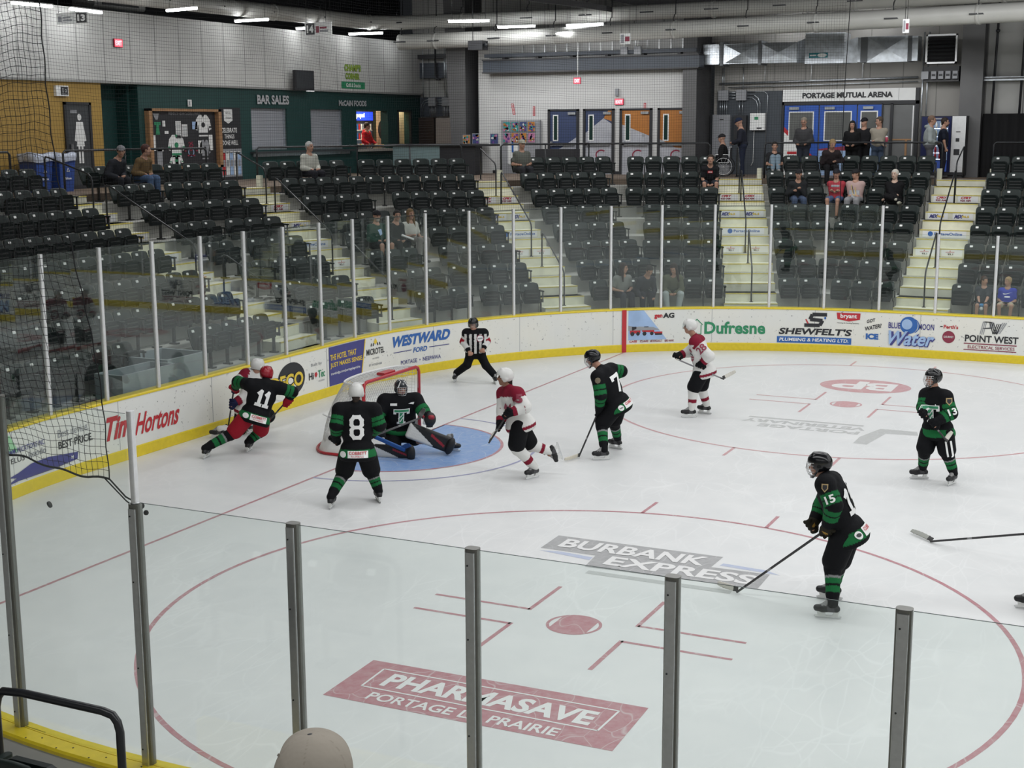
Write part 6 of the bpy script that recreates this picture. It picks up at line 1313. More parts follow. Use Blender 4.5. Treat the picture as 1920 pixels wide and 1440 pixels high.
def decal(name, parent, key, org, ex, ey, draw, gap=.006, st=.03):
    """artwork draped on a garment: each point is dropped along the inward direction onto the cloth"""
    ex, ey = unit(ex), unit(ey); nd = unit(np.cross(ey, ex)); mb = MB(); tree = BVH[key]
    class A2(Art):
        def add(s, vs, fs, m, layer=None):
            l = layer or 0; v, f = grid_cut(np.array(vs), fs, st); out = []
            for x, y in v:
                p = org+ex*x+ey*y; hit = tree.ray_cast(Vector(p-nd*.5), Vector(nd), 1.2)
                q = np.array(hit[0]) if hit[0] is not None else p+nd*.0
                nn = np.array(hit[1]) if hit[0] is not None else -nd
                if nn@nd > 0: nn = -nn
                out.append(q+nn*gap*(.6+.5*l)-ROOT[0])
            mb.add(out, f, m, True)
    a = A2(None, dx=.04); draw(a); return mb.build(name, parent)
def stick(label, butt, heel, toe, shaft=(.03, .03, .032), blade=(.03, .03, .03), tape=(.62, .60, .54), goalie=False, group='hockey sticks', paddle=(.6, .6, .58)):
    butt, heel, toe = (np.array(p, float) for p in (butt, heel, toe)); t = world_thing('hockey_stick', label, 'hockey stick', heel, group); ROOT[0] = heel
    d = unit(heel-butt); L = np.linalg.norm(heel-butt); up = unit(np.cross(np.cross(d, toe-heel), d)); mb = MB(); n = np.cross(d, up); P = [cap(butt, heel, .015 if not goalie else .016, .014, [(.06, tape), (.62, shaft), (.66, GRYC), (.93, shaft), (1, blade)])]
    if goalie: P = [cap(butt, butt+d*(L*.52), .014, .014, [(.12, (.62, .62, .60)), (1, shaft)]), *[cap(butt+d*L*.52+up*o, heel+up*o, .016, .018, paddle) for o in (-.028, -.010, .010, .028)]]
    sdf_obj('shaft', t, P, .008, STICKM, .006); e = toe-heel; Lb = np.linalg.norm(e); e = e/(Lb+1e-9); wv = unit(np.cross(e, np.cross(d, e)+1e-6)); hh = .034 if not goalie else .045
    side = unit(np.cross(e, d)); vert = unit(-(d-e*(d@e))); pr = []
    m = 7
    for q in range(m):
        f = q/(m-1); c = heel+e*Lb*f+side*.018*math.sin(PI*f*.9)+vert*(hh*.8); hgt = hh*(.62+.55*math.sin(PI*min(1, .25+f*.62))); pr.append((c-vert*hgt*.55, c+vert*hgt*.75))
    B = []
    for q in range(m-1):
        col = tape if q >= 1 else blade
        for z in (0, .33, .66, 1): B.append(cap(pr[q][0]*(1-z)+pr[q][1]*z, pr[q+1][0]*(1-z)+pr[q+1][1]*z, .0075, None, col))
    sdf_obj('blade', t, B, .006, STICKM, .012); return t
BLK_D = {'8': [[(.27, 1), (.73, 1), (.93, .85), (.93, .63), (.78, .5), (.93, .37), (.93, .15), (.73, 0), (.27, 0), (.07, .15), (.07, .37), (.22, .5), (.07, .63), (.07, .85), (.27, 1)], [(.22, .5), (.78, .5)]], '1': [[(.18, .80), (.52, .97), (.52, 0)], [(.20, .0), (.84, .0)]],
         '7': [[(.06, .84), (.06, 1), (.92, 1), (.42, 0)]], '5': [[(.90, 1), (.14, 1), (.10, .56), (.70, .58), (.92, .42), (.92, .15), (.70, 0), (.25, 0), (.06, .15)]]}
def block(a, num, x0, y0, x1, y1, w, m):
    n = len(num); cw = (x1-x0)/n
    for i, ch in enumerate(num):
        for pl in BLK_D[ch]:
            P = [(x0+cw*(i+.10+.80*x), y0+w/2+(y1-y0-w)*y) for x, y in pl]
            for p, q in zip(P[:-1], P[1:]):
                d = math.hypot(q[0]-p[0], q[1]-p[1]); e = ((q[0]-p[0])/d*w*.42, (q[1]-p[1])/d*w*.42); a.line([(p[0]-e[0], p[1]-e[1]), (q[0]+e[0], q[1]+e[1])], w, m, 2)
def two_bone(a, b, L1, L2, hint):
    """joint between a and b for limb lengths L1, L2 bending towards hint"""
    d = b-a; D = np.linalg.norm(d); L1, L2 = (L1, L2) if D < (L1+L2)*.995 else (D*L1/(L1+L2)*1.003, D*L2/(L1+L2)*1.003); x = (D*D+L1*L1-L2*L2)/(2*D); hh = math.sqrt(max(0, L1*L1-x*x)); u_ = d/D; n = hint-u_*(hint@u_); return a+u_*x+unit(n)*hh
class Frame:
    def __init__(s, G): s.G = np.array(G, float); f = s.G[:2]-CAM[:2]; f /= np.linalg.norm(f); s.f = V(f[0], f[1], 0); s.r = V(f[1], -f[0], 0)
    def __call__(s, u, v, off=0.): d = ray(u, v); t = ((s.G-CAM)@s.f+off)/(d@s.f); return CAM+d*t
    def vec(s, right, away, up): return s.r*right+s.f*away+V(0, 0, up)
def skate(t, ank, toe_d, up=None, kn=None):
    """boot, holder and blade; ank = ankle joint, toe_d = level direction of the toe"""
    up = V(0, 0, 1) if up is None else unit(up); f = unit(toe_d-up*(toe_d@up)); s = np.cross(f, up); sole = ank-up*.088; sh = unit((kn if kn is not None else ank+up)-ank)
    P = [cap(ank+sh*.085, ank-up*.02, .050, .050, [(.25, GRYC), (1, K)]), cap(ank-up*.04-f*.02, sole+up*.028-f*.045, .045, .040, K), cap(sole+up*.035, sole+f*.10+up*.030, .046, .044, [(.5, (.05, .05, .055)), (1, K)]), cap(sole+f*.10+up*.028, sole+f*.165+up*.030, .043, .038, K), cap(ank+f*.035+up*.03, ank+f*.10-up*.028, .026, .028, (.25, .25, .25)), ell(ank+sh*.10+f*.05, V(.03, .02, .05), None, (.12, .12, .12))]
    o = sdf_obj('skate', t, P, .011, LEATH, .02); fr = lambda x, y, z: tuple(sole+s*x+f*y+up*z-ROOT[0])
    mb = MB(); mb.add([fr(*p) for p in ((-.02, -.075, .0), (.02, -.075, 0), (.012, -.055, -.05), (-.012, -.055, -.05), (-.02, -.02, 0), (.02, -.02, 0), (.010, .0, -.05), (-.010, .0, -.05))], [(0, 3, 2, 1), (4, 5, 6, 7), (0, 1, 5, 4), (1, 2, 6, 5), (2, 3, 7, 6), (3, 0, 4, 7)], HOLD)
    mb.add([fr(*p) for p in ((-.022, .075, .0), (.022, .075, 0), (.010, .07, -.05), (-.010, .07, -.05), (-.02, .165, 0), (.02, .165, 0), (.010, .155, -.05), (-.010, .155, -.05))], [(0, 3, 2, 1), (4, 5, 6, 7), (0, 1, 5, 4), (1, 2, 6, 5), (2, 3, 7, 6), (3, 0, 4, 7)], HOLD)
    mb.box((-.010, -.085, -.064), (.010, .18, -.046), HOLD, fr=fr); mb.box((-.022, -.08, -.004), (.022, .17, .012), HOLD, fr=fr); h_ = mb.build('blade_holder', o)
    mb = MB(); mb.add([fr(x, y, z) for x in (-.0025, .0025) for y, z in ((-.10, -.066), (-.088, -.082), (.175, -.082), (.195, -.062), (.195, -.055), (-.10, -.055))], [(0, 1, 2, 3, 4, 5), (11, 10, 9, 8, 7, 6), (0, 6, 7, 1), (1, 7, 8, 2), (2, 8, 9, 3), (3, 9, 10, 4)], BLADE); mb.build('blade', o)
HEAD_UP = V(0, 0, 1)
def helmet(t, H, ax, col=K, cage=None, s=1.0):
    f, u, r = ax; A = [r, f, u]
    P = [ell(H+u*.036-f*.014, V(.108, .135, .118)*s, A, col), ell(H+u*.07+f*.015, V(.080, .10, .078)*s, A, col), cap(H+r*.085-u*.01-f*.01, H+r*.080-u*.045+f*.005, .032, .024, col), cap(H-r*.085-u*.01-f*.01, H-r*.080-u*.045+f*.005, .032, .024, col)]
    for sg in (-1, 0, 1): P.append(cap(H+u*.142+r*.035*sg+f*.05, H+u*.115+r*.035*sg-f*.09, .010, .010, col))
    def cutface(G):                                       # opening for the face and the neck
        q = G-H; y = q@f; z = q@u; x = q@r; return np.maximum(np.maximum(.028-y, z-.045), np.abs(x)-.078)
    def cutneck(G): q = G-H; return q@u+.055
    inner = ell(H+u*.020-f*.010, V(.085, .108, .098)*s, A)
    sdf_obj('helmet', t, P, .009, HARD, .02, cuts=(cutface, cutneck, inner))
    if cage:
        mb = MB(); L = lambda x, y, z: tuple(H+r*x+f*y+u*z-ROOT[0])
        if cage == 'visor':
            vs = []; 
            for z, ro in ((.055, .128), (-.02, .135), (-.035, .134)):
                for q in range(11): a_ = -1.15+2.3*q/10; vs.append(L(.112*math.sin(a_)*1.02, ro*math.cos(a_)*.98+.0, z))
            for z, ro in ((.055, .132), (-.02, .139), (-.035, .138)):
                for q in range(11): a_ = -1.15+2.3*q/10; vs.append(L(.115*math.sin(a_)*1.02, ro*math.cos(a_)*.98, z))
            mb.add(vs, [(i*11+q, i*11+q+1, (i+1)*11+q+1, (i+1)*11+q) for i in (0, 1, 3, 4) for q in range(10)], VISOR, True); mb.build('visor', t)
        else:
            mc = CAGE if cage == 'cage' else MATS.setdefault('cage_x', CAGE)
            for q in range(7): a_ = -1.0+2.0*q/6; mb.tube([L(.105*math.sin(a_), .118*math.cos(a_)+.012, .05), L(.102*math.sin(a_), .135*math.cos(a_)+.012, -.02), L(.085*math.sin(a_), .125*math.cos(a_), -.085), L(.05*math.sin(a_), .095*math.cos(a_), -.118)], .0026, mc, 4)
            for z, rr, yy in ((.05, .118, .105), (.02, .130, .106), (-.015, .136, .104), (-.05, .132, .096), (-.085, .122, .085), (-.115, .10, .052)): mb.tube([L(yy*math.sin(-1.25+2.5*q/10), rr*math.cos(-1.25+2.5*q/10)+.006, z) for q in range(11)], .003, mc, 4)
            mb.build('face_cage', t); mb = MB(); mb.tube([L(-.085, .02, -.05), L(-.05, .07, -.118), L(0, .10, -.125), L(.05, .07, -.118), L(.085, .02, -.05)], .010, DKMET, 6); mb.build('chin_strap', t)
def skater(label, G, J, face, team='black', helm=K, cage='cage', gl=K, number=None, pants=K, hair=None, grips=None, lean_up=None, bulk=1.07, ref=False, yk=True, skin=SK, deco=None, lab_extra=None, tilt=0.):
    """J: joint name -> (u, v, offset away from the viewer); face: (right, away, up) direction of the face"""
    F = Frame(G); X = {k: (F(*v) if len(v) == 3 and not isinstance(v, np.ndarray) else v) for k, v in J.items()}
    t = world_thing('person', label, 'person', (G[0], G[1], 0), None); ROOT[0] = V(G[0], G[1], 0); b = bulk
    f = unit(F.vec(*face)); H = X['head']; sh = (X['shA']+X['shB'])/2; hp = (X['hipA']+X['hipB'])/2; nk = sh+unit(H-sh)*.05; up_h = unit(H-nk+V(0, 0, .3))
    hp_, axh = head_prims(H, f, unit(V(0, 0, 1)+f*tilt), nk, skin); tz = unit(sh-hp); tr = unit(X['shB']-X['shA']); tf = np.cross(tz, tr)
    if tf@f < 0: tf = -tf
    for s in 'AB':
        if 'kn'+s not in X: X['kn'+s] = two_bone(X['hip'+s], X['an'+s], .44, .43, f+V(0, 0, .2))
        if 'el'+s not in X: X['el'+s] = two_bone(X['sh'+s], X['ha'+s], .31, .29, -f+V(0, 0, -.6))
    # one continuous body
    P = list(hp_)+[cap(X['shA'], X['shB'], .062, None, skin), cap(sh-tz*.08, hp, .105, .11, skin), cap(X['hipA'], X['hipB'], .10, None, skin), cap(nk, sh, .06, .075, skin)]
    for s in 'AB':
        wr = X['ha'+s]+unit(X['el'+s]-X['ha'+s])*.055
        P += [cap(X['sh'+s], X['el'+s], .052, .042, skin), cap(X['el'+s], wr, .042, .029, skin), cap(X['hip'+s], X['kn'+s], .085, .058, skin), cap(X['kn'+s], X['an'+s], .058, .042, skin), cap(X['an'+s], X['an'+s]-V(0, 0, .05), .04, .035, skin)]
        P += hand_prims(X['ha'+s], X['ha'+s]-X['el'+s], X.get('grip'+s, F.vec(.6, .3, -.6)), col=skin, **(dict(wrap=.0245, flare=1.59, palm=.030, rad=.010) if gl is not None else {}))
    sdf_obj('body', t, P, .011, SKINM, .022)
    blackT = dict(body=K, band=G_, sl=[(.42, K), (.66, G_), (.72, K), (.95, G_), (1.2, K)], fo=[(-.1, K), (.05, K), (.36, G_), (.44, K), (.72, G_), (1, K)], sock=[(.30, K), (.36, GRYC), (.50, G_), (.56, K), (.72, G_), (1, K)])
    whiteT = dict(body=W_, band=W_, sl=[(.3, W_), (.45, W_), (.75, W_), (1, R_M)], fo=[(.16, R_M), (.78, W_), (1, R_M)], sock=[(.52, W_), (.70, R_M), (1, W_)])
    T = whiteT if team == 'white' else blackT
    if ref: T = dict(body=K, band=K, sl=[(.35, W_), (.62, W_), (.80, RD), (1.1, RD)], fo=[(.10, RD), (.85, W_), (1, K)], sock=K)
    yoke = R_M if team == 'white' and yk else K if team != 'white' else W_
    hemc = hp+tz*.0; hy = .035
    def torso_col(vs):
        c = np.tile(np.array(T['body']), (len(vs), 1)); z = (vs-hp)@tz; L = np.linalg.norm(sh-hp); x = (vs-hp)@tr
        if ref:
            m = ((x/.052+.5) % 2 < 1) & (z < L*1.02); c[m] = W_; c[z > L*1.02] = K
        elif team == 'black': c[(z > -.065) & (z < .045)] = G_
        else: c[z > L*(.97 if yk else 9)] = R_M; c[(z < -.03) & (z > -.08)] = R_M
        return c
    jer = [cap(X['shA']-tz*.01, X['shB']-tz*.01, .100*b, None, torso_col), ell(sh-tz*.14, V(.225*b, .150*b, .20), [tr, tf, tz], torso_col), ell((sh*.45+hp*.55), V(.205*b, .155*b, .25), [tr, tf, tz], torso_col), ell(hp+tz*.06-tf*.01, V(.225*b, .175*b, .13), [tr, tf, tz], torso_col)]
    if not ref: jer += [ell(hp-tz*.045-tf*.012, V(.250*b, .212*b, .16), [tr, tf, tz], torso_col)]
    if not ref: jer += [cap(sh+tz*.02, sh+unit(H-sh)*.09, .115, .074, yoke), cap(X['shA']*.6+sh*.4+tz*.03, X['shB']*.6+sh*.4+tz*.03, .085, None, torso_col)]
    for s in 'AB':
        wr = X['ha'+s]+unit(X['el'+s]-X['ha'+s])*.085; sleeve = .090*b if not ref else .066
        sc = (lambda s_: (lambda vs: np.where((((vs-X['sh'+s_])@unit(X['el'+s_]-X['sh'+s_])) < .10)[:, None], np.array(R_M), np.array(W_))))(s) if team == 'white' else T['sl']
        jer += [cap(X['sh'+s], X['el'+s], .098*b if not ref else .078, sleeve, sc), cap(X['el'+s], wr, sleeve, .074 if not ref else .05, T['fo'])]
    cutj = lambda Gd: -((Gd-hp)@tz+.085)*1.0
    def cut_hem(Gd): return (Gd-hp)@tz+(.125 if not ref else -.05)
    sdf_obj('jersey' if not ref else 'striped_shirt', t, jer, .0115, CLOTH, .035, cuts=(cut_hem,), keep='jersey')
    pc = pants; pr = [cap(X['hipA'], X['hipB'], .118*b, None, pc), cap(hp+tz*.05, hp, .12*b, .12*b, pc)]
    if ref: pr = [cap(X['hipA'], X['hipB'], .12, None, K), cap(hp+tz*.10, hp, .135, .13, K)]
    for s in 'AB':
        ke = X['hip'+s]*.12+X['kn'+s]*.88
        if ref: pr += [cap(X['hip'+s], X['kn'+s], .105, .085, K), cap(X['kn'+s], X['an'+s]*.9+X['kn'+s]*.1, .085, .075, K)]
        else: pr += [cap(X['hip'+s]*.75+ke*.25, ke, .132*b, .120*b, pc), cap(X['hip'+s], ke, .118*b, .118*b, pc)]
    sdf_obj('pants', t, pr, .0115, CLOTH, .03, keep='pants')
    if not ref:
        for s in 'AB':
            k_, a_ = X['kn'+s], X['an'+s]; bk = unit(np.cross(unit(a_-k_), np.cross(f, unit(a_-k_))))
            sdf_obj('hockey_sock', t, [cap(k_, k_*.25+a_*.75, .094*b, .072, [(q*1.33, c) for q, c in T['sock']] if isinstance(T['sock'], list) else T['sock']), cap(k_*.25+a_*.75, a_-unit(k_-a_)*.005, .072, .060, T['sock'][-1][1]), ell(k_*.93+a_*.07+bk*.02, V(.08, .08, .10), None, T['sock'][0][1])], .0115, CLOTH, .02)
    for s in 'AB': skate(t, X['an'+s], X['toe'+s] if 'toe'+s in X else F.vec(*J.get('tdir'+s, face)), X.get('up'+s), X['kn'+s])
    if gl is not None and not ref:
        for s in 'AB':
            c = X['ha'+s]; el_ = X['el'+s]; d = unit(c-el_); g2 = gl
            P = [cap(c-d*.145, c-d*.04, .078, .066, [(.35, g2), (.70, (.48, .27, .06) if gl is GOLD else g2), (1, g2)])]+hand_prims(c, d, X.get('grip'+s, F.vec(.6, .3, -.6)), .0215, .060, g2, .016)+[ell(c-d*.012, V(.056, .056, .060), None, (.34, .20, .04) if gl is GOLD else g2)]
            sdf_obj('hockey_glove', t, P, .0095, CLOTH, .010)
    if helm is not None: helmet(t, H, axh, helm, cage)
    if hair is not None:
        ff, uu, rr = axh; sdf_obj('hair', t, [ell(H+uu*.02-ff*.035, V(.088, .095, .095), [rr, ff, uu], hair), cap(H-ff*.06-uu*.02, H-ff*.075-uu*.10, .06, .045, hair)], .012, HAIRM, .02)
    if deco: deco(t, X, F, tz, tr, tf, sh, hp, axh)
    return t, X, F
GOLD = (.02, .018, .012)
# ---------------------------------------------------------------- the people on the ice
def ground_foot(toe, heel):
    a = onZ(*toe, 0); b = onZ(*heel, 0); d = unit(a-b); mid = (a+b)/2; return mid-d*.045+V(0, 0, .170), d
def feet(J, s, toe, heel):
    an, d = ground_foot(toe, heel); J['an'+s] = an; J['toe'+s] = d
def back_number(num, sx=0., zoff=.34, h=.30, w=.26, back=True):
    def deco(t, X, F, tz, tr, tf, sh, hp, ax):
        n = -tf if back else tf; ex = np.cross(tz, n); ex = ex if True else -ex; o = hp+tz*zoff+n*.3+ex*sx
        decal('back_number', t, 'jersey', o, ex, tz, lambda a: block(a, num, -w/2, -h/2, w/2, h/2, .052, WHT), .008, .03)
        o2 = hp-tz*.02+n*.4
        def patch(a): a.rect(-.02, -.045, .26, .05, WHT, 1); a.text('COBBETT', .0, .0, .24, .04, RED, 3, .02); a.text('PLUMBING', .03, -.035, .2, -.012, RED, 3, .0); a.ell(-.085, 0, .042, .042, WHT, 1, 16)
        decal('sponsor_patch', t, 'jersey', o2-ex*.11, ex, tz, patch, .007, .04)
    return deco
def Tcrest(t, o, ex, ey, s=1.0):
    def dr(a):
        a.poly([(-.13*s, .12*s), (.13*s, .12*s), (.13*s, .03*s), (.085*s, .03*s), (.085*s, .06*s), (.045*s, .06*s), (.045*s, -.10*s), (.07*s, -.10*s), (.07*s, -.14*s), (-.07*s, -.14*s), (-.07*s, -.10*s), (-.045*s, -.10*s), (-.045*s, .06*s), (-.085*s, .06*s), (-.085*s, .03*s), (-.13*s, .03*s)], WHT, 1)
        a.rect(-.115*s, .072*s, .115*s, .108*s, GRN, 2); a.rect(-.03*s, -.13*s, .03*s, .06*s, GRN, 2); a.line([(-.05*s, -.05*s), (.0, .0), (.03*s, .05*s)], .014*s, WHT, 3); a.line([(-.02*s, -.10*s), (.03*s, -.02*s)], .014*s, WHT, 3)
    decal('chest_crest', t, 'jersey', o, ex, ey, dr, .007, .03)

# No. 15, nearest skater on the right
J = dict(head=(1536, 873, -.02), shA=(1547, 908, -.20), shB=(1560, 901, .17), elA=(1563, 948, -.27), haA=(1550, 994, -.16), elB=(1541, 950, .18), haB=(1523, 983, .06), hipA=(1584, 1001, -.12), hipB=(1591, 996, .12), knA=(1562, 1058, -.13), knB=(1572, 1055, .12))
feet(J, 'A', (1526, 1157), (1578, 1161)); feet(J, 'B', (1531, 1121), (1580, 1125))
Gp = onZ(1556, 1142, 0)
def deco15(t, X, F, tz, tr, tf, sh, hp, ax):
    n = -F.f; ex = F.r; o = X['shA']*.52+X['elA']*.48+n*.2; d = unit(X['shA']-X['elA'])
    decal('sleeve_number', t, 'jersey', o, np.cross(d, n), d, lambda a: a.text('15', -.05, -.045, .05, .045, WHT, 2, .03), .006, .03)
    decal('shoulder_crest', t, 'jersey', X['shA']-V(0, 0, .01)+n*.2, ex, V(0, 0, 1), lambda a: (a.poly([(-.033, .04), (.033, .04), (.033, -.01), (0, -.05), (-.033, -.01)], GOLDP, 1), a.poly([(-.022, .028), (.022, .028), (.022, -.006), (0, -.034), (-.022, -.006)], BLK, 2)), .006, .03)
    b = -tf; o = hp+tz*.0+b*.3; e2 = np.cross(tz, b)
    decal('back_number', t, 'jersey', hp+tz*.36+b*.3, e2, tz, lambda a: block(a, '15', -.17, -.15, .17, .15, .05, WHT), .008, .03)
    decal('sponsor_patch', t, 'jersey', hp-tz*.01+unit(b-F.f*.55)*.4, unit(np.cross(tz, unit(b-F.f*.55))), tz, lambda a: (a.rect(-.02, -.045, .14, .055, WHT, 1), a.text('COBB', 0, 0, .12, .04, RED, 3, .02), a.ell(-.10, .0, .045, .045, WHT, 1, 16), a.ell(-.10, 0, .03, .02, BLK, 2, 10)), .008, .03)
GOLDP = mat('gold_print', (.45, .33, .16), .45)
J['gripA'] = unit(onZ(1382, 1112, 0)-Frame(Gp)(1548, 1002, -.16)); J['gripB'] = V(.5, .3, -.8)
tp, X, F = skater('skater in black number 15 jersey with gold gloves, nearest on the right', Gp, J, (-1, .10, -.12), gl=GOLD, deco=deco15, tilt=.05)
stick('black hockey stick with a grey taped blade held by number 15', F(1555, 989, -.16), onZ(1382, 1113, 0)+V(0, 0, .02), onZ(1346, 1101, 0)+V(0, 0, .02))
# No. 13 on the right
J = dict(head=(1749, 710, 0), shA=(1737, 740, .08), shB=(1773, 744, -.10), elA=(1731, 764, -.02), haA=(1731, 776, -.22), elB=(1783, 775, -.16), haB=(1753, 793, -.28), hipA=(1745, 806, .06), hipB=(1770, 808, -.06), knA=(1734, 843, -.10), knB=(1776, 848, -.14))
feet(J, 'A', (1708, 898), (1739, 898)); feet(J, 'B', (1777, 912), (1792, 906)); Gp = (np.array(onZ(1724, 898, 0))+onZ(1783, 909, 0))/2
def deco13(t, X, F, tz, tr, tf, sh, hp, ax):
    d = unit(X['shB']-X['elB']); n = unit(F.vec(.35, -1, 0)); decal('sleeve_number', t, 'jersey', X['shB']*.30+X['elB']*.70+n*.2, np.cross(d, n), d, lambda a: a.text('13', -.06, -.05, .06, .05, WHT, 2, .03), .006, .03)
    decal('shoulder_crest', t, 'jersey', X['shB']*.8+X['elB']*.2+n*.2, np.cross(V(0, 0, 1), n), V(0, 0, 1), lambda a: (a.poly([(-.045, .05), (.045, .05), (.045, -.01), (0, -.06), (-.045, -.01)], GOLDP, 1), a.poly([(-.03, .035), (.03, .035), (.03, -.006), (0, -.04), (-.03, -.006)], BLK, 2)), .006, .03)
    n2 = unit(F.vec(-.55, -1, 0)); Tcrest(t, sh-tz*.25+n2*.3+unit(np.cross(tz, n2))*.0, np.cross(tz, n2), tz, 1.0)
    decal('captain_letter', t, 'jersey', sh-tz*.13+F.vec(.03, -1, 0)*.3, F.r, V(0, 0, 1), lambda a: a.line([(-.02, .03), (0, -.02), (.04, -.01)], .012, WHT, 1), .006, .03)
J['gripB'] = F.vec(.5, 0, -.6); J['gripA'] = J['gripB']
tp, X, F = skater('skater in black number 13 jersey facing left, standing alone at far right', Gp, J, (-.86, -.5, .02), cage='cage', deco=deco13)
ROOT[0] = V(F.G[0], F.G[1], 0); dT = unit(X['hipB']-X['knB']); nT = -F.f
decal('pants_stripes', tp, 'pants', X['hipB']*.42+X['knB']*.58-F.f*.4+F.r*.05, np.cross(dT, nT), dT, lambda a: (a.rect(-.055, -.12, -.030, .13, WHT, 1), a.rect(.012, -.12, .037, .13, WHT, 1)), .008, .04)
stick('dark hockey stick with white taped blade held across number 13', F(1731, 772, -.24), F(1776, 828, -.30), F(1788, 812, -.20))
# No. 28, white jersey
J = dict(head=(1293, 613, 0), shA=(1303, 641, -.17), shB=(1311, 638, .17), elA=(1330, 668, -.24), haA=(1314, 684, -.22), elB=(1292, 660, .20), haB=(1271, 667, .02), hipA=(1317, 696, -.11), hipB=(1320, 694, .11), knA=(1300, 729, -.12), knB=(1315, 726, .12))
feet(J, 'A', (1278, 783), (1306, 783)); feet(J, 'B', (1309, 774), (1333, 777)); Gp = onZ(1306, 780, 0)
def deco28(t, X, F, tz, tr, tf, sh, hp, ax):
    n = -F.f; d = unit(X['shA']-X['elA']); decal('sleeve_number', t, 'jersey', X['shA']*.62+X['elA']*.38+n*.2, np.cross(d, n), d, lambda a: a.text('28', -.085, -.07, .085, .07, MAR, 2, .03), .006, .03)
    decal('chest_crest', t, 'jersey', sh-tz*.27+unit(F.vec(-.8, -.6, 0))*.3, np.cross(tz, unit(F.vec(-.8, -.6, 0))), tz, lambda a: (a.ell(0, 0, .09, .12, MAR, 1, 20, .6, 5.6, .035), a.rect(-.02, -.05, .08, -.02, MAR, 2), a.line([(-.03, .05), (.07, .0)], .025, BLK, 2)), .006, .03)
J['gripA'] = J['gripB'] = Frame(Gp)(1357, 710, -.2)-Frame(Gp)(1271, 675, -.05)
tp, X, F = skater('skater in white number 28 jersey with white helmet before the far boards', Gp, J, (-1, .05, .0), team='white', helm=W_, cage='visor', deco=deco28)
stick('silver hockey stick held level by number 28', F(1268, 673, -.02), F(1357, 711, -.25), F(1380, 699, -.25), shaft=(.25, .25, .26))
# No. 7
J = dict(head=(1111, 673, .02), shA=(1120, 706, -.20), shB=(1145, 692, .14), elA=(1126, 742, -.26), haA=(1123, 772, -.12), elB=(1165, 696, .22), haB=(1133, 716, .30), hipA=(1154, 762, -.10), hipB=(1160, 757, .12), knA=(1128, 795, -.12), knB=(1151, 790, .12))
feet(J, 'A', (1111, 863), (1144, 862)); feet(J, 'B', (1143, 839), (1165, 843)); Gp = onZ(1138, 852, 0)
def deco7(t, X, F, tz, tr, tf, sh, hp, ax):
    b = unit(-tf-F.f*.5); e = np.cross(tz, b); decal('back_number', t, 'jersey', hp+tz*.36+b*.3+e*.06, e, tz, lambda a: block(a, '7', -.12, -.15, .12, .15, .055, WHT), .008, .03)
    decal('sponsor_patch', t, 'jersey', hp-tz*.02+b*.4, e, tz, lambda a: (a.rect(-.03, -.045, .2, .05, WHT, 1), a.text('COBBETT', -.01, -.0, .18, .04, RED, 3, .02), a.ell(-.10, .0, .045, .045, WHT, 1, 16), a.text('mjhl', -.13, -.02, -.07, .01, BLK, 2, .02)), .008, .03)
    n = -F.f; decal('shoulder_crest', t, 'jersey', X['shA']*.85+X['elA']*.15+n*.2, F.r, V(0, 0, 1), lambda a: a.ell(0, 0, .045, .05, mat('dim_gold_print', (.18, .15, .10), .5), 1, 8), .006, .03)
hl = onZ(1085.6, 858, 0); J['gripA'] = unit(hl-Frame(Gp)(1122, 776, -.12))
tp, X, F = skater('skater in black number 7 jersey bent forward, back to the viewer', Gp, J, (-1, .08, -.35), deco=deco7, tilt=.2)
stick('black hockey stick with pale taped blade held low by number 7', F(1126, 762, -.12), hl+V(0, 0, .02), onZ(1058, 866, 0)+V(0, 0, .02), tape=(.66, .62, .52))
# No. 5, white jersey, striding
J = dict(head=(946, 708, 0), shA=(970, 738, -.18), shB=(944, 737, .16), elA=(984, 763, -.28), haA=(953, 775, -.36), elB=(943, 770, .05), haB=(937, 797, -.12), hipA=(976, 793, -.10), hipB=(971, 793, .10), knA=(968, 838, -.16), knB=(994, 833, .16))
feet(J, 'A', (985, 900), (1011, 894)); F0 = Frame(onZ(992, 898, 0)); J['anB'] = F0(1030, 846, .22); J['toeB'] = F0.vec(.25, .05, -.95); J['upB'] = F0.vec(-.95, 0, -.3); Gp = F0.G
def deco5(t, X, F, tz, tr, tf, sh, hp, ax):
    n = unit(-F.f+F.r*.15); d = V(0, 0, 1); decal('sleeve_number', t, 'jersey', X['shA']*.72+X['elA']*.28+n*.25+F.r*-.02, np.cross(d, n), d, lambda a: a.text('5', -.05, -.065, .05, .065, MAR, 2, .06), .006, .03)
    n = unit(F.vec(-.5, -1, 0)); decal('chest_crest', t, 'jersey', sh-tz*.24+n*.3, np.cross(tz, n), tz, lambda a: (a.poly([(-.1, .02), (-.04, .10), (0, .04), (.06, .09), (.05, .01), (.11, -.03), (.02, -.05), (0, -.11), (-.04, -.04)], MAR, 1), a.line([(-.08, -.06), (.1, .02)], .015, BLK, 2)), .006, .03)
J['gripA'] = J['gripB'] = F0(916, 831, -.2)-F0(957, 768, -.3)
tp, X, F = skater('skater in white number 5 jersey with dark hair, striding with one skate lifted', Gp, J, (-1, -.12, .0), team='white', helm=W_, cage=None, hair=(.02, .012, .01), skin=(.25, .125, .08), deco=deco5, gl=K)
stick('dark hockey stick held upright before number 5', F(960, 763, -.34), F(917, 830, -.22), F(926, 812, -.05))
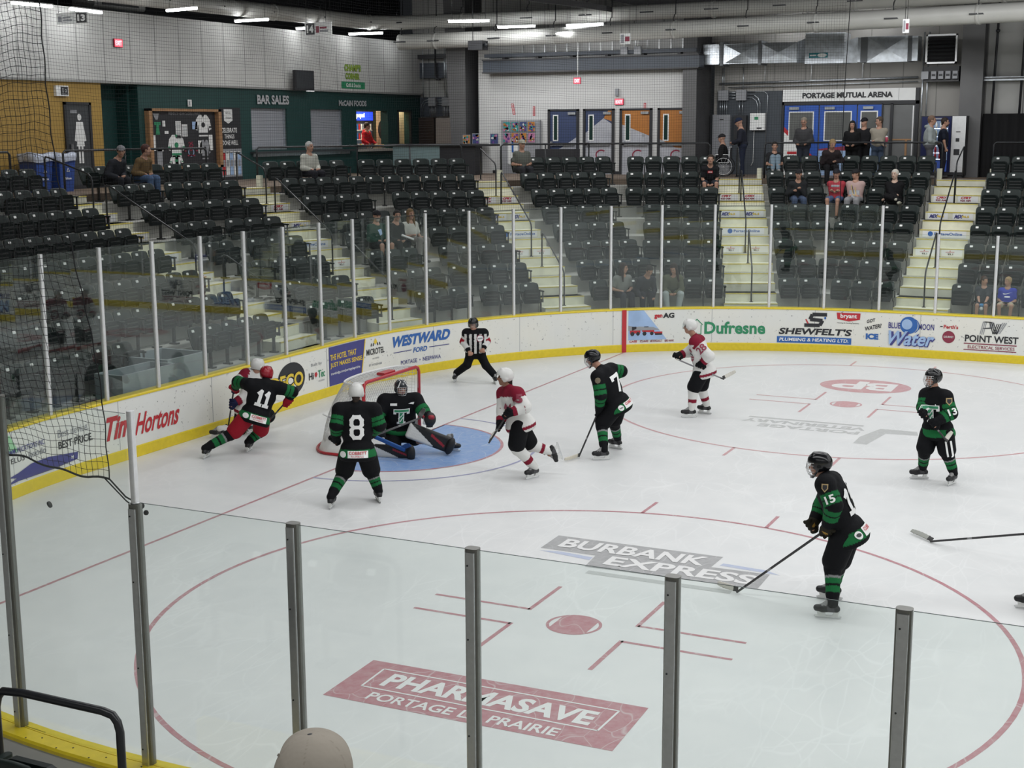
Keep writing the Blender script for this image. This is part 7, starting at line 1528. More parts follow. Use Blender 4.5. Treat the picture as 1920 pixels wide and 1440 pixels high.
# No. 8, back to the viewer in front of the net
J = dict(head=(668, 737, .12), shA=(637, 768, .06), shB=(701, 768, .04), elA=(631, 797, -.02), haA=(629, 824, .14), elB=(711, 797, .02), haB=(692, 818, .28), hipA=(655, 846, .0), hipB=(686, 846, .0), knA=(645, 886, .14), knB=(697, 885, .14))
feet(J, 'A', (628, 946), (617, 957)); feet(J, 'B', (704, 935), (714, 945)); Gp = (np.array(onZ(622, 951, 0))+onZ(709, 941, 0))/2
J['gripB'] = Frame(Gp).vec(1, .2, .3)
tp, X, F = skater('skater in black number 8 jersey and white helmet, back turned before the net', Gp, J, (.12, 1, -.05), helm=W_, cage=None, deco=back_number('8', zoff=.36, h=.34, w=.20), hair=(.03, .02, .015))
stick('dark grey hockey stick of number 8 pointing at the goaltender', F(678, 826, .28), F(790, 783, .30), F(799, 769, .32), shaft=(.10, .10, .11), tape=(.05, .05, .05))
# No. 11 leaning into the boards and the white skater behind
J = dict(head=(500, 703, .12), shA=(468, 721, -.05), shB=(524, 727, .05), elA=(446, 716, .20), haA=(440, 729, .42), elB=(548, 735, .10), haB=(539, 753, .12), hipA=(465, 779, -.10), hipB=(491, 781, -.02), knA=(437, 812, -.05), knB=(489, 808, .20))
feet(J, 'A', (393, 855), (382, 861)); feet(J, 'B', (472, 843), (463, 849)); Gp = (np.array(onZ(388, 858, 0))+onZ(468, 846, 0))/2
F0 = Frame(Gp); J['gripB'] = F0.vec(-.7, 0, -.7)
tp, X, F = skater('skater in black number 11 jersey, red helmet and red pants at the left boards', Gp, J, (.5, .85, -.35), helm=RD, cage=None, pants=RD, gl=RD, deco=back_number('11', zoff=.32, h=.28, w=.24), tilt=.2)
stick('dark hockey stick of number 11 pointing down to the ice', F(541, 748, .12), F(508, 785, .55), F(500, 790, .6))
Gw = V(*board(-.35, -.62), 0)
FW_ = Frame(Gw); J = dict(head=(483, 688, .0), shA=(461, 702, -.02), shB=(497, 706, .10), elA=(446, 716, -.10), haA=(440, 727, -.22), elB=(470, 735, .0), haB=(437, 757, -.16), hipA=(458, 765, .0), hipB=(476, 766, .10))
J['anA'] = V(*onZ(414, 822, 0)[:2], .17); J['anB'] = V(*onZ(470, 812, 0)[:2], .17); J['toeA'] = FW_.vec(-.8, .2, 0); J['toeB'] = FW_.vec(.6, .5, 0); J['gripA'] = J['gripB'] = FW_.vec(-.1, 0, -1)
tp, X, F = skater('skater in white and maroon jersey pinned behind number 11 at the boards', Gw, J, (.75, .6, -.3), team='white', helm=W_, cage=None, gl=(.012, .015, .05), tilt=.1, yk=False)
stick('dark hockey stick held upright by the skater pinned at the boards', F(441, 712, -.24), F(428, 800, .0), F(415, 806, .05))
# referee
J = dict(head=(887, 609, 0), shA=(875, 624, .0), shB=(907, 624, .0), elA=(868, 641, .04), haA=(881, 662, -.16), elB=(914, 640, .04), haB=(905, 657, -.16), hipA=(883, 662, .10), hipB=(900, 662, .10), knA=(876, 684, -.05), knB=(911, 685, -.05))
feet(J, 'A', (850, 719), (857, 713)); feet(J, 'B', (931, 722), (925, 716)); Gp = (np.array(onZ(853, 716, 0))+onZ(928, 719, 0))/2
def decor(t, X, F, tz, tr, tf, sh, hp, ax):
    n = -F.f; decal('chest_badge', t, 'jersey', sh-tz*.14+n*.3+F.r*.10, F.r, tz, lambda a: (a.ell(0, 0, .075, .075, MAR, 1, 18), a.ell(0, 0, .062, .062, WHT, 2, 18), a.rect(-.05, -.015, .05, .015, GRY, 3)), .006, .03)
J['gripA'] = F.vec(1, .2, 0); J['gripB'] = F.vec(-1, .2, 0)
tp, X, F = skater('referee in striped shirt with red armbands leaning hands on knees', Gp, J, (-.35, -1, -.12), ref=True, helm=K, cage='visor', deco=decor, gl=None)
# goaltender, kneeling in the crease
Gg = V(.62, -.30, 0); F = Frame(Gg); X = dict(head=F(752, 729, -.05), shA=F(722, 752, -.05), shB=F(779, 750, -.05), elA=F(708, 780, -.15), haA=F(713, 806, -.28), elB=F(793, 770, -.18), haB=F(806, 786, -.32), hipA=F(738, 812, .12), hipB=F(758, 811, .12), knA=F(737, 847, -.20), knB=F(785, 826, -.16))
t = world_thing('person', 'goaltender in black jersey kneeling in the blue crease, one pad stretched out', 'person', (Gg[0], Gg[1], 0)); ROOT[0] = V(Gg[0], Gg[1], 0)
f = unit(F.vec(.35, -1, -.08)); sh = (X['shA']+X['shB'])/2; hp = (X['hipA']+X['hipB'])/2; nk = sh+V(0, 0, .05); hpz, ax = head_prims(X['head'], f, V(0, 0, 1), nk); tz = unit(sh-hp); tr = unit(X['shB']-X['shA']); tf = np.cross(tz, tr); tf = tf if tf@f > 0 else -tf
anA = F(690, 853, .0); anB = F(842, 833, -.05); P = list(hpz)+[cap(X['shA'], X['shB'], .06, None, SK), cap(sh, hp, .11, None, SK), cap(nk, sh, .06, .07, SK)]
for s, an in (('A', anA), ('B', anB)): P += [cap(X['sh'+s], X['el'+s], .05, .04, SK), cap(X['el'+s], X['ha'+s], .04, .03, SK), cap(X['hip'+s], X['kn'+s], .085, .06, SK), cap(X['kn'+s], an, .055, .04, SK)]+hand_prims(X['ha'+s], X['ha'+s]-X['el'+s], F.vec(.5, .3, .6))
sdf_obj('body', t, P, .012, SKINM, .022)
def tc(vs): z = (vs-hp)@tz; c = np.tile(np.array(K), (len(vs), 1)); c[(z > .06) & (z < .13)] = G_; return c
jer = [cap(X['shA'], X['shB'], .125, None, tc), ell(sh-tz*.12, V(.29, .19, .21), [tr, tf, tz], tc), ell((sh+hp)/2, V(.27, .20, .24), [tr, tf, tz], tc), ell(hp+tz*.08, V(.28, .21, .13), [tr, tf, tz], tc), cap(sh+tz*.05, nk, .09, .08, K)]
for s in 'AB': jer += [cap(X['sh'+s], X['el'+s], .12, .105, [(.72, K), (1, G_)]), cap(X['el'+s], X['ha'+s]+unit(X['el'+s]-X['ha'+s])*.06, .105, .085, [(.12, G_), (.3, K), (.7, G_), (1, K)])]
sdf_obj('jersey', t, jer, .012, CLOTH, .04, keep='jersey')
sdf_obj('pants', t, [cap(X['hipA'], X['hipB'], .17, None, K), cap(X['hipA'], X['hipA']*.3+X['knA']*.7, .14, .13, K), cap(X['hipB'], X['hipB']*.3+X['knB']*.7, .14, .13, K)], .013, CLOTH, .03)
def pad(name, a, b, wdir, ndir, w=.15, th=.055, lab=None):
    """leg pad from knee end a to toe end b"""
    d = unit(b-a); L = np.linalg.norm(b-a); wd = unit(wdir-d*(wdir@d)); n = unit(np.cross(d, wd)); n = n if n@ndir > 0 else -n
    def col(vs):
        y = (vs-a)@d/L; x = (vs-a)@wd/w; c = np.tile(np.array(K), (len(vs), 1)); m = (y < .62) & (x < .9-2.6*y); c[m] = W_; r_ = np.abs(x-(-2.2*(y-.62)+.2)) < .16; c[r_ & (y > .5) & (y < .85)] = RD; c[y > .93] = K; return c
    P = [cap(a+wd*s*w*.62+d*.03, b+wd*s*w*.60-d*.03, th, th*.95, col) for s in (-1, -.5, 0, .5, 1)]+[ell(b-d*.02+n*.05, V(.15, .06, .07), [wd, n, d], col)]
    o = sdf_obj('leg_pad', t, P, .012, LEATH, .012, label=lab)
pad('leg_pad', F(702, 845, -.18), F(775, 849, -.42), V(0, 0, 1), -F.f, .105, .05, 'white black and red leg pad lying on the ice')
pad('leg_pad', F(766, 806, -.22), F(846, 836, -.22), F.vec(-.3, 0, 1), -F.f, .14, .05, 'white black and red leg pad stretched out to the side')
# catching glove, blocker
c = X['haB']; gr = [ell(c, V(.10, .075, .12), [F.r, F.f, V(0, 0, 1)], K), ell(c+F.r*.02-F.f*.045+V(0, 0, .045), V(.055, .05, .035), None, RD), cap(c-F.r*.07+V(0, 0, .02), c-F.r*.09-V(0, 0, .06), .03, .03, W_)]+[cap(c+V(0, 0, -.04)+F.r*(.02*i-.03), c+V(0, 0, -.12)+F.r*(.028*i-.05)-F.f*.03, .018, .014, K) for i in range(4)]+[cap(c-F.r*.06, c-F.r*.12+V(0, 0, .07), .022, .018, RD)]
sdf_obj('catching_glove', t, gr, .01, LEATH, .015); c = X['haA']; sdf_obj('blocker_glove', t, [cap(c+V(0, 0, .12)+F.r*s, c-V(0, 0, .10)+F.r*s, .03, .03, [(.5, W_), (1, K)]) for s in (-.06, -.02, .02, .06)]+hand_prims(c+F.f*.04, V(0, 0, -1), F.r, .017, .04, K), .011, LEATH, .012)
for an, td in ((anA, F.vec(-.6, .5, -.1)), (anB, F.vec(.9, -.1, -.3))): skate(t, an+V(0, 0, .04), td, F.vec(0, -.3, 1), an+V(0, 0, .3))
helmet(t, X['head'], ax, (.02, .025, .03), 'cage'); ff, uu, rr = ax
sdf_obj('throat_guard', t, [ell(X['head']-uu*.17+ff*.11, V(.05, .015, .055), [rr, ff, uu], (.5, .5, .5))], .009, STICKM, .01)
sdf_obj('helmet_stripes', t, [cap(X['head']+uu*.14+rr*.03*s+ff*.06, X['head']+uu*.05+rr*.085*s+ff*.10, .010, .010, W_) for s in (-1, 1)]+[cap(X['head']+uu*.155+ff*.0, X['head']+uu*.10+ff*.11, .010, .010, W_)], .007, HARD, .006)
Tcrest(t, sh-tz*.27+F.vec(.1, -1, 0)*.3, F.r, tz, 1.0)
decal('name_patch', t, 'jersey', sh-tz*.04-F.f*.3-F.r*.10, F.r, V(0, 0, 1), lambda a: a.rect(-.06, -.02, .05, .02, WHT, 1), .006, .03); decal('brand_patch', t, 'jersey', sh-tz*.02-F.f*.3+F.r*.18, F.r, V(0, 0, 1), lambda a: a.poly([(-.05, -.01), (.04, -.02), (.05, .02), (0, .012)], WHT, 1), .006, .03)
stick('blue goaltender stick with white butt end lying across the crease', F(606, 777, -.10), F(758, 843, -.50), F(772, 838, -.62), shaft=(.25, .25, .26), blade=(.02, .09, .28), tape=(.02, .07, .22), goalie=True, paddle=(.02, .10, .33))
# skater mostly beyond the right edge: only the stick and a skate tip show
Fe = Frame(onZ(1918, 1140, 0)); ge = Fe.G
J = dict(head=ge+Fe.vec(.28, .0, 1.66), shA=ge+Fe.vec(.34, -.19, 1.42), shB=ge+Fe.vec(.36, .18, 1.42), haA=ge+Fe.vec(.20, -.22, .98), haB=ge+Fe.vec(.42, .0, 1.0), hipA=ge+Fe.vec(.50, -.11, .95), hipB=ge+Fe.vec(.50, .11, .95))
J = {k: np.array(v) for k, v in J.items()}; J['anA'] = ge+Fe.vec(.10, 0, .17); J['toeA'] = Fe.vec(-1, -.1, 0); J['anB'] = ge+Fe.vec(.45, .35, .17); J['toeB'] = Fe.vec(-1, 0, 0); J['gripA'] = J['gripB'] = Fe.vec(-1, 0, -.1)
tp, X, F = skater('skater mostly beyond the right edge, only a skate tip showing', ge, J, (-1, 0, -.1), team='black')
Fs = Frame(onZ(1745, 1017, 0)); stick('long black hockey stick with grey blade reaching in from the right edge', Fs(1960, 998, -.9), onZ(1745, 1018, 0)+V(0, 0, .02), onZ(1707, 1001, 0)+V(0, 0, .02), tape=(.35, .36, .33))
# ---------------------------------------------------------------- spectators
def find_seat(k, u):
    best = min((abs(project((*fpt(j, R0+DK*k-.08, t), flr(k)+.9))[0]-u), (kk, j, t)) for (kk, j, t) in SEATS if kk == k)
    o = SEATS[best[1]]
    for c in o.children:
        if c.data == SME['seat_pan']: c.data = SME['seat_pan_down']
    o['label'] = o['label'].replace('folded', 'lowered'); return o
JEAN = (.07, .11, .19); BLKC = (.012, .012, .014); SKC = (.42, .24, .17)
def spectator(label, loc, yaw, pose='sit', top=BLKC, legs=BLKC, skin=SKC, hair=(.03, .02, .014), cap_=None, long_hair=False, sleeves='long', shorts=False, shoes=(.03, .03, .03), s=1.0, look=(0, 1, -.05), lean=.0, hands=None, knees=None, feet_=None, beard=None, glasses=False, h=.0165, topfn=None, stout=1.16, extra=None, hood=None, nolegs=False):
    """loc = floor point under the hips (seat front edge for sitters); local x right of the person, y forward"""
    t = thing('person', label, 'person', tuple(map(float, loc)), 0.); ROOT[0] = np.array(loc, float); cy_, sy_ = math.cos(yaw), math.sin(yaw)
    def L(x, y, z): return ROOT[0]+V(cy_*x-sy_*y, sy_*x+cy_*y, z)*s
    def D(x, y, z): return V(cy_*x-sy_*y, sy_*x+cy_*y, z)
    if pose == 'sit':
        hip = (.0, -.02, .52); lean_ = .02+lean; sh = (0, lean_-.02, .52+.44*math.cos(lean)); kn = knees or [(-.12, .42, .50), (.12, .42, .50)]; ft = feet_ or [(-.13, .44, .08), (.13, .44, .08)]; hd = hands or [(-.10, .26, .60), (.10, .26, .60)]
    else:
        hip = (0, 0, .93); sh = (0, lean*.6, 1.40); kn = knees or [(-.10, .03, .50), (.10, .03, .50)]; ft = feet_ or [(-.11, .0, .09), (.11, .0, .09)]; hd = hands or [(-.22, .10, .82), (.22, .10, .82)]
    S = V(*sh); Hp = V(*hip); ln = unit(S-Hp); H_ = S+ln*.10+V(0, .04+lean*.15, .130); H = L(*H_); f = D(*look); HP, ax = head_prims(H, f, V(0, 0, 1), L(*(S+V(0, 0, .03))), skin, s*1.07)
    hw = .145*min(stout, 1.2); sA, sB = S+V(-hw, 0, -.045), S+V(hw, 0, -.045); W2 = lambda v: L(*v); P = list(HP)+[cap(W2(sA), W2(sB), .05*s, None, skin), cap(W2(S), W2(Hp), .10*s, .11*s, skin), cap(W2(Hp+V(-.09, 0, 0)), W2(Hp+V(.09, 0, 0)), .09*s, None, skin)]
    A = []; Tn = []; B = []
    for i, sg in enumerate((-1, 1)):
        sh_ = (sA, sB)[i]; ha = V(*hd[i]); el = two_bone(sh_, ha, .29, .26, V(sg*.5, -.4, -.6)); hipp = Hp+V(sg*.09, 0, 0); k_ = V(*kn[i]); f_ = V(*ft[i])
        P += [cap(W2(sh_), W2(el), .048*s, .040*s, skin), cap(W2(el), W2(ha), .040*s, .027*s, skin), cap(W2(hipp), W2(k_), .078*s, .055*s, skin), cap(W2(k_), W2(f_), .055*s, .038*s, skin)]
        P += hand_prims(W2(ha), D(*(ha-el)), D(sg*.5, .6, .2), .010*s, .032*s, skin, .014)
        A.append(cap(W2(sh_), W2(el), .082*s, .070*s, top))
        if sleeves == 'long': A.append(cap(W2(el), W2(ha*.86+el*.14), .070*s, .054*s, top))
        else: A[-1] = cap(W2(sh_), W2(sh_*.35+el*.65), .070*s, .066*s, top)
        if shorts: Tn += [cap(W2(hipp), W2(hipp*.18+k_*.82), .098*s, .088*s, legs)]
        else: Tn += [cap(W2(hipp), W2(k_), .106*s, .084*s, legs), cap(W2(k_), W2(f_*.97+k_*.03), .084*s, .064*s, legs)]
        td = V(sg*.12, 1, 0); B.append((W2(f_+V(0, -.04, -.035)), W2(f_+td*.15+V(0, 0, -.042))))
    if beard: HP.append(cap(H+D(0, 0, -.09)*s+f*.05, H-V(0, 0, .07)*s+f*.03, .045*s, .04*s, beard)); P.append(HP[-1])
    sdf_obj('body', t, P, h*s, SKINM, .02*s)
    tc = topfn(W2, S, Hp) if topfn else top; st = stout
    A = [a[:5]+((tc if topfn and sleeves != 'plain' else a[5]),) for a in A] if False else A
    zx, zt = W2(V(1, 0, 0))-W2(V(0, 0, 0)), unit(W2(S)-W2(Hp)); zx = unit(zx); zf = np.cross(zt, zx)
    A += [cap(W2(sA), W2(sB), .092*s, None, tc), cap(W2(S-V(0, 0, .02)), W2(S+V(0, .01, .05)), .095*s, .068*s, tc), ell(W2(S-ln*.15), V(.185*st, .125*st, .19)*s, [zx, zf, zt], tc), ell(W2(S*.45+Hp*.55), V(.175*st, .135*st, .21)*s, [zx, zf, zt], tc), ell(W2(Hp+ln*.05), V(.175*st, .14*st, .12)*s, [zx, zf, zt], tc)]
    if hood: A.append(ell(W2(S+V(0, -.07, .06)), V(.10, .08, .06)*s, None, hood))
    sdf_obj('jacket' if sleeves == 'long' else 'shirt', t, A, h*s, CLOTH, .028*s, keep='spec')
    Tn += [cap(W2(Hp+V(-.09, 0, 0)), W2(Hp+V(.09, 0, 0)), .108*s*st, None, legs)]
    sdf_obj('shorts' if shorts else 'trousers', t, Tn, h*s, CLOTH, .02*s)
    for a, b in B: sdf_obj('shoe', t, [cap(a, b, .042*s, .038*s, shoes)], h*.8*s, LEATH, .01)
    ff, uu, rr = ax
    if hair is not None:
        Hh = [ell(H+uu*.040*s-ff*.024*s, V(.096, .110, .106)*s, [rr, ff, uu], hair), cap(H-ff*.06*s, H-ff*.065*s-uu*.05*s, .055*s, .05*s, hair)]
        if long_hair:
            for sg in (-1, 1): Hh += [cap(H+rr*.075*sg*s+uu*.02*s, H+rr*.085*sg*s-uu*.15*s+ff*.015*s, .032*s, .036*s, hair), cap(H+rr*.085*sg*s-uu*.15*s+ff*.015*s, H+rr*.10*sg*s-uu*.33*s+ff*.06*s, .036*s, .02*s, hair)]
            Hh.append(cap(H-ff*.06*s, H-ff*.08*s-uu*.28*s, .06*s, .06*s, hair))
        def cutf(G): q = G-H; return np.maximum(np.maximum(.045*s-q@ff, q@uu-.064*s), np.abs(q@rr)-.064*s)
        sdf_obj('hair', t, Hh, .0125*s, HAIRM, .02*s, cuts=(cutf,))
    if cap_ is not None:
        def cutc(G): q = G-H; return q@uu-.035*s
        o = sdf_obj('cap', t, [ell(H+uu*.045*s-ff*.012*s, V(.103, .120, .103)*s, [rr, ff, uu], cap_)]+[cap(H+uu*.055*s+ff*.09*s+rr*x*s, H+uu*.045*s+ff*(.165-abs(x)*.6)*s+rr*x*s, .010*s, .008*s, cap_) for x in (-.05, -.025, 0, .025, .05)], .0115*s, CLOTH, .012*s, cuts=(cutc,))
    if glasses:
        mb = MB()
        for sg in (-1, 1): mb.tube([H+ff*.107*s+rr*(sg*.032+.020*math.cos(a))*s+uu*(.012+.016*math.sin(a))*s-ROOT[0] for a in np.linspace(0, 2*PI, 9)], .003, DKMET, 4, caps=False)
        mb.build('glasses', t)
    if extra: extra(t, L, D, H, ax)
    return t
def seated(label, k, u, dy=.13, **kw):
    o = find_seat(k, u); rz = o.rotation_euler.z; x, y, z = o.location
    px = x-math.sin(rz)*dy; py = y+math.cos(rz)*dy; return spectator(label, (px, py, z), rz, 'sit', **kw)
def shirt_art(t, n_dir, txt=None, kind=None, z=.72, w=.2, m=None):
    pass
def front_art(fn, z=.80):
    def ex(t, L, D, H, ax): decal('shirt_print', t, 'spec', L(0, .6, z), -D(1, 0, 0)*-1 if False else D(-1, 0, 0), V(0, 0, 1), fn, .006, .04)
    return ex
seated('man in dark jacket and grey cap seated at top left by the bins', 7, 190, cap_=(.16, .16, .17), look=(.75, .7, -.15), lean=.25, top=(.022, .024, .03), legs=(.015, .016, .02), hands=[(-.05, .36, .58), (.12, .38, .56)], stout=1.24)
seated('person in brown fleece jacket seated before the display case', 7, 255, top=(.13, .085, .04), legs=(.06, .10, .18), hair=(.06, .022, .018), look=(-.5, .8, -.05), lean=.15)
seated('white-haired person in a white jacket seated before the roll shutters', 7, 572, top=(.46, .46, .41), hair=(.42, .41, .40), look=(-.3, .9, -.05), legs=(.015, .015, .02))
seated('heavy man in grey polo shirt and pale cap seated by the third stairs', 7, 980, top=(.11, .115, .10), cap_=(.34, .33, .27), sleeves='short', legs=(.03, .03, .035), stout=1.36, hair=None, look=(-.2, 1, -.05), hands=[(-.12, .22, .62), (.12, .22, .62)])
def opp(t, L, D, H, ax): decal('shirt_print', t, 'spec', L(0, .6, .82), D(1, 0, 0)*-1, V(0, 0, 1), lambda a: (a.rect(-.07, -.03, .07, .035, RED, 1), a.text('SPEED', -.06, -.02, .06, .025, WHT, 2, .03) if False else a.rect(-.05, -.012, .05, .015, WHT, 2)), .006, .04)
seated('man in black t-shirt with a small red print beside the fourth stairs', 6, 1332, top=BLKC, sleeves='short', shorts=True, legs=(.025, .03, .04), lean=.22, hands=[(-.05, .34, .46), (.05, .34, .46)], knees=[(-.17, .42, .50), (.17, .42, .50)], extra=opp, look=(.1, 1, .05))
seated('girl hugging her drawn-up knees in pale jeans at the stair top', 7, 1450, top=(.02, .02, .022), legs=(.20, .27, .33), hair=(.02, .015, .012), knees=[(-.08, .26, .86), (.08, .26, .86)], feet_=[(-.08, .34, .50), (.08, .34, .50)], hands=[(-.10, .32, .62), (.10, .32, .62)], shoes=(.3, .3, .3), sleeves='short', s=.92)
seated('blond boy in dark checked shirt slumped forward in the top row', 7, 1552, top=(.03, .022, .024), hair=(.34, .24, .12), lean=.3, look=(-.3, 1, -.5), hands=[(-.10, .30, .66), (.06, .30, .80)], stout=1.2)
seated('man in dark jacket, black cap and jeans leaning on his fist', 5, 1485, top=(.02, .022, .024), legs=(.06, .085, .14), cap_=(.02, .02, .022), hair=None, look=(.3, 1, -.1), lean=.1, hands=[(-.02, .24, .80), (.10, .22, .74)])
def red_(t, L, D, H, ax): decal('shirt_print', t, 'spec', L(0, .6, .86), D(-1, 0, 0), V(0, 0, 1), lambda a: a.rect(-.11, -.02, .11, .035, GRY, 1), .006, .04)
seated('man in red t-shirt, cap and denim shorts with folded arms', 5, 1565, top=(.36, .045, .06), legs=(.08, .12, .22), sleeves='short', shorts=True, cap_=(.02, .02, .025), hair=None, hands=[(.08, .17, .74), (-.08, .18, .74)], knees=[(-.14, .42, .50), (.14, .42, .50)], extra=red_, look=(-.1, 1, -.15))
def pk(t, L, D, H, ax): decal('shirt_print', t, 'spec', L(0, .6, .74), D(-1, 0, 0), V(0, 0, 1), lambda a: (a.rect(-.14, -.20, .14, .02, GRY, 1), a.line([(-.08, .16), (-.02, -.10), (.06, -.12), (.02, .10)], .03, GOLDP, 2), a.line([(-.06, .14), (.0, -.08)], .014, BLK, 3)), .006, .04)
seated('person in pale pink hockey sweater with grey front and black cap', 5, 1604, top=(.42, .30, .28), legs=(.25, .25, .26), cap_=(.02, .02, .022), hair=(.12, .07, .04), look=(.7, .7, -.1), hands=[(.10, .20, .60), (-.10, .20, .60)], extra=pk, stout=1.24)
seated('white-haired person in black clothes with legs stretched over the row ahead', 5, 1672, top=(.008, .008, .009), legs=(.008, .008, .009), hair=(.55, .52, .46), skin=(.52, .36, .28), look=(.25, 1, -.05), knees=[(-.05, .40, .66), (.12, .40, .62)], feet_=[(-.18, .70, .60), (-.30, .78, .52)], shoes=(.35, .34, .28), stout=1.28, hands=[(.26, .10, .52), (-.12, .34, .66)])
def gsh(t, L, D, H, ax): decal('shirt_print', t, 'spec', L(0, .6, .80), D(-1, 0, 0), V(0, 0, 1), lambda a: (a.poly([(-.06, .06), (.05, .08), (.07, -.05), (.0, -.08)], LBL, 1),), .006, .04)
seated('bearded man in dark green jersey and cap behind the glass', 3, 685, top=(.012, .05, .035), legs=(.02, .022, .025), shorts=True, cap_=(.015, .015, .018), hair=None, beard=(.35, .33, .31), sleeves='long', look=(.2, 1, -.05), extra=gsh, knees=[(-.15, .44, .50), (.15, .44, .50)], stout=1.28)
seated('woman with long fair hair, white t-shirt and grey trousers behind the glass', 3, 765, top=(.52, .52, .48), legs=(.19, .18, .17), hair=(.16, .10, .045), long_hair=True, sleeves='short', look=(.1, 1, -.05), hands=[(-.12, .30, .62), (.05, .24, .68)], knees=[(-.22, .42, .54), (.02, .44, .56)])
seated('person in dark jacket beside the fair-haired woman behind the glass', 3, 738, top=(.02, .022, .025), legs=(.015, .016, .02), look=(.4, 1, -.1), hair=(.02, .018, .016), hands=[(-.05, .34, .56), (.10, .34, .58)], lean=.1)
def roll(): pass
o = find_seat(3, 738); c = np.array(o.location); rz = o.rotation_euler.z; d = V(-math.sin(rz), math.cos(rz), 0); r_ = V(math.cos(rz), math.sin(rz), 0)
mb = MB(); mb.tube([c+d*.55+r_*.05+V(0, 0, .72), c+d*.62-r_*.26+V(0, 0, .60)], .028, WHT, 10); tag(mb.build('rolled_programme'), 'white rolled paper held by the person in the dark jacket', 'paper roll')
seated('girl with long dark hair and grey t-shirt in the front row', 0, 1163, top=(.22, .225, .215), sleeves='short', hair=(.03, .018, .015), long_hair=True, legs=(.02, .022, .03), look=(-.7, .7, -.1), s=.95, lean=.08)
seated('girl in dark jacket bending forward in the front row', 0, 1216, top=(.035, .037, .045), hair=(.02, .015, .012), look=(.1, 1, -.7), lean=.38, hands=[(-.14, .48, .40), (.14, .46, .44)], s=.95, legs=(.02, .022, .03))
seated('girl in olive cardigan and pale jeans looking down in the front row', 0, 1266, top=(.11, .115, .075), hair=(.025, .015, .012), long_hair=True, legs=(.38, .42, .42), lean=.30, look=(.5, 1, -.6), hands=[(-.04, .38, .50), (.05, .38, .50)], knees=[(-.19, .42, .50), (.19, .42, .50)], s=.97)
def blue_(t, L, D, H, ax): decal('shirt_print', t, 'spec', L(0, .6, .80), D(-1, 0, 0), V(0, 0, 1), lambda a: (a.poly([(-.09, .04), (-.07, .015), (-.02, .02), (.12, .07), (-.02, .035)], WHT, 1), a.rect(-.05, -.05, .07, -.02, WHT, 1)), .006, .04)
seated('boy in dark t-shirt holding a blue bag in the front row', 0, 1846, top=(.035, .04, .048), sleeves='short', shorts=True, legs=(.03, .032, .035), look=(-.8, .55, -.1), s=.80, hair=(.05, .03, .02), hands=[(-.06, .34, .50), (.06, .34, .50)], shoes=(.4, .4, .4))
seated('curly blond boy in bright blue t-shirt and beige shorts in the front row', 0, 1888, top=(.03, .05, .38), sleeves='short', shorts=True, legs=(.38, .33, .24), look=(.6, .7, -.15), s=.80, hair=(.32, .22, .11), hands=[(-.07, .22, .56), (.07, .22, .56)], knees=[(-.17, .42, .52), (.17, .42, .52)], extra=blue_, stout=1.2)
o = find_seat(0, 1846); c = np.array(o.location); rz = o.rotation_euler.z; d = V(-math.sin(rz), math.cos(rz), 0)
mb = MB(); mb.sphere(c+d*.44+V(0, 0, .40), .06, mat('blue_bag_plastic', (.05, .22, .45), .4), 6, (1, .7, .8)); mb.sphere(c+d*.45+V(0, 0, .33), .045, WHT, 6, (1, .7, 1.1)); tag(mb.build('snack_bag'), 'blue and white snack bag held by the boy in the dark t-shirt', 'bag')
for u_, lab in ((1225, 'clear water bottle at the feet of the bending girl'), (1252, 'clear water bottle beside the girl in the olive cardigan')):
    p = onZ(u_, 574, .95); rr_ = p*0+p; mb = MB(); mb.lathe([(.03, 0), (.034, .02), (.034, .15), (.014, .19), (.014, .21)], mat('clear_bottle', (.55, .6, .62), .15), n=10); mb.lathe([(.016, .205), (.016, .225)], WHT, n=8)
    q = onZ(u_, 576, .80); tag(mb.build('water_bottle', loc=(q[0], q[1], .75)), lab, 'bottle', 'water bottles in the front row')
# standing on the concourse (yaw pi = facing the ice)
YW = PI
def standing(label, x, y, yaw=YW, **kw): return spectator(label, (x, y, ZC), yaw, 'stand', **kw)
standing('man in charcoal hoodie and glasses standing at the railing', 1.46, 21.75, look=(0, 1, -.2), top=(.045, .045, .048), legs=(.03, .035, .05), hair=(.22, .19, .15), glasses=True, hood=(.04, .04, .042), s=.99, hands=[(-.12, .22, .98), (.12, .22, .98)], stout=1.28)
standing('woman in black coat with black hair standing at the railing', 2.90, 21.7, look=(-.1, 1, -.1), top=(.008, .008, .009), legs=(.008, .008, .009), hair=(.008, .008, .008), long_hair=True, s=.93, hands=[(-.08, .2, 1.0), (.10, .2, 1.0)], stout=1.24)
standing('woman in beige coat and glasses standing at the railing', 3.66, 21.7, look=(.7, .7, -.1), top=(.27, .245, .20), legs=(.05, .07, .11), hair=(.07, .05, .035), glasses=True, s=.99, hands=[(.10, .24, 1.06), (-.22, .18, .94)], stout=1.2)
standing('young man in black jacket and backward cap behind the right blue door glass', 3.02, 22.75, look=(.5, .8, -.1), top=(.012, .012, .014), cap_=(.015, .015, .018), s=.98, hair=None, hands=[(.05, .24, 1.0), (-.10, .22, 1.0)])
standing('man in pale grey hoodie standing sideways by the vending machine', 5.14, 21.45, yaw=-PI/2+.15, look=(.1, 1, -.05), top=(.30, .33, .33), legs=(.09, .09, .10), hair=(.16, .10, .07), hood=(.28, .31, .31), stout=1.36, hands=[(-.12, .22, 1.0), (.12, .22, 1.0)], shoes=(.5, .5, .5), s=1.0)
standing('man in dark navy top standing behind the pale grey hoodie', 5.42, 22.0, yaw=-PI/2+.15, look=(.1, 1, -.05), top=(.015, .018, .03), legs=(.02, .02, .03), sleeves='short', hair=(.03, .02, .015), s=.97, beard=(.05, .03, .02))
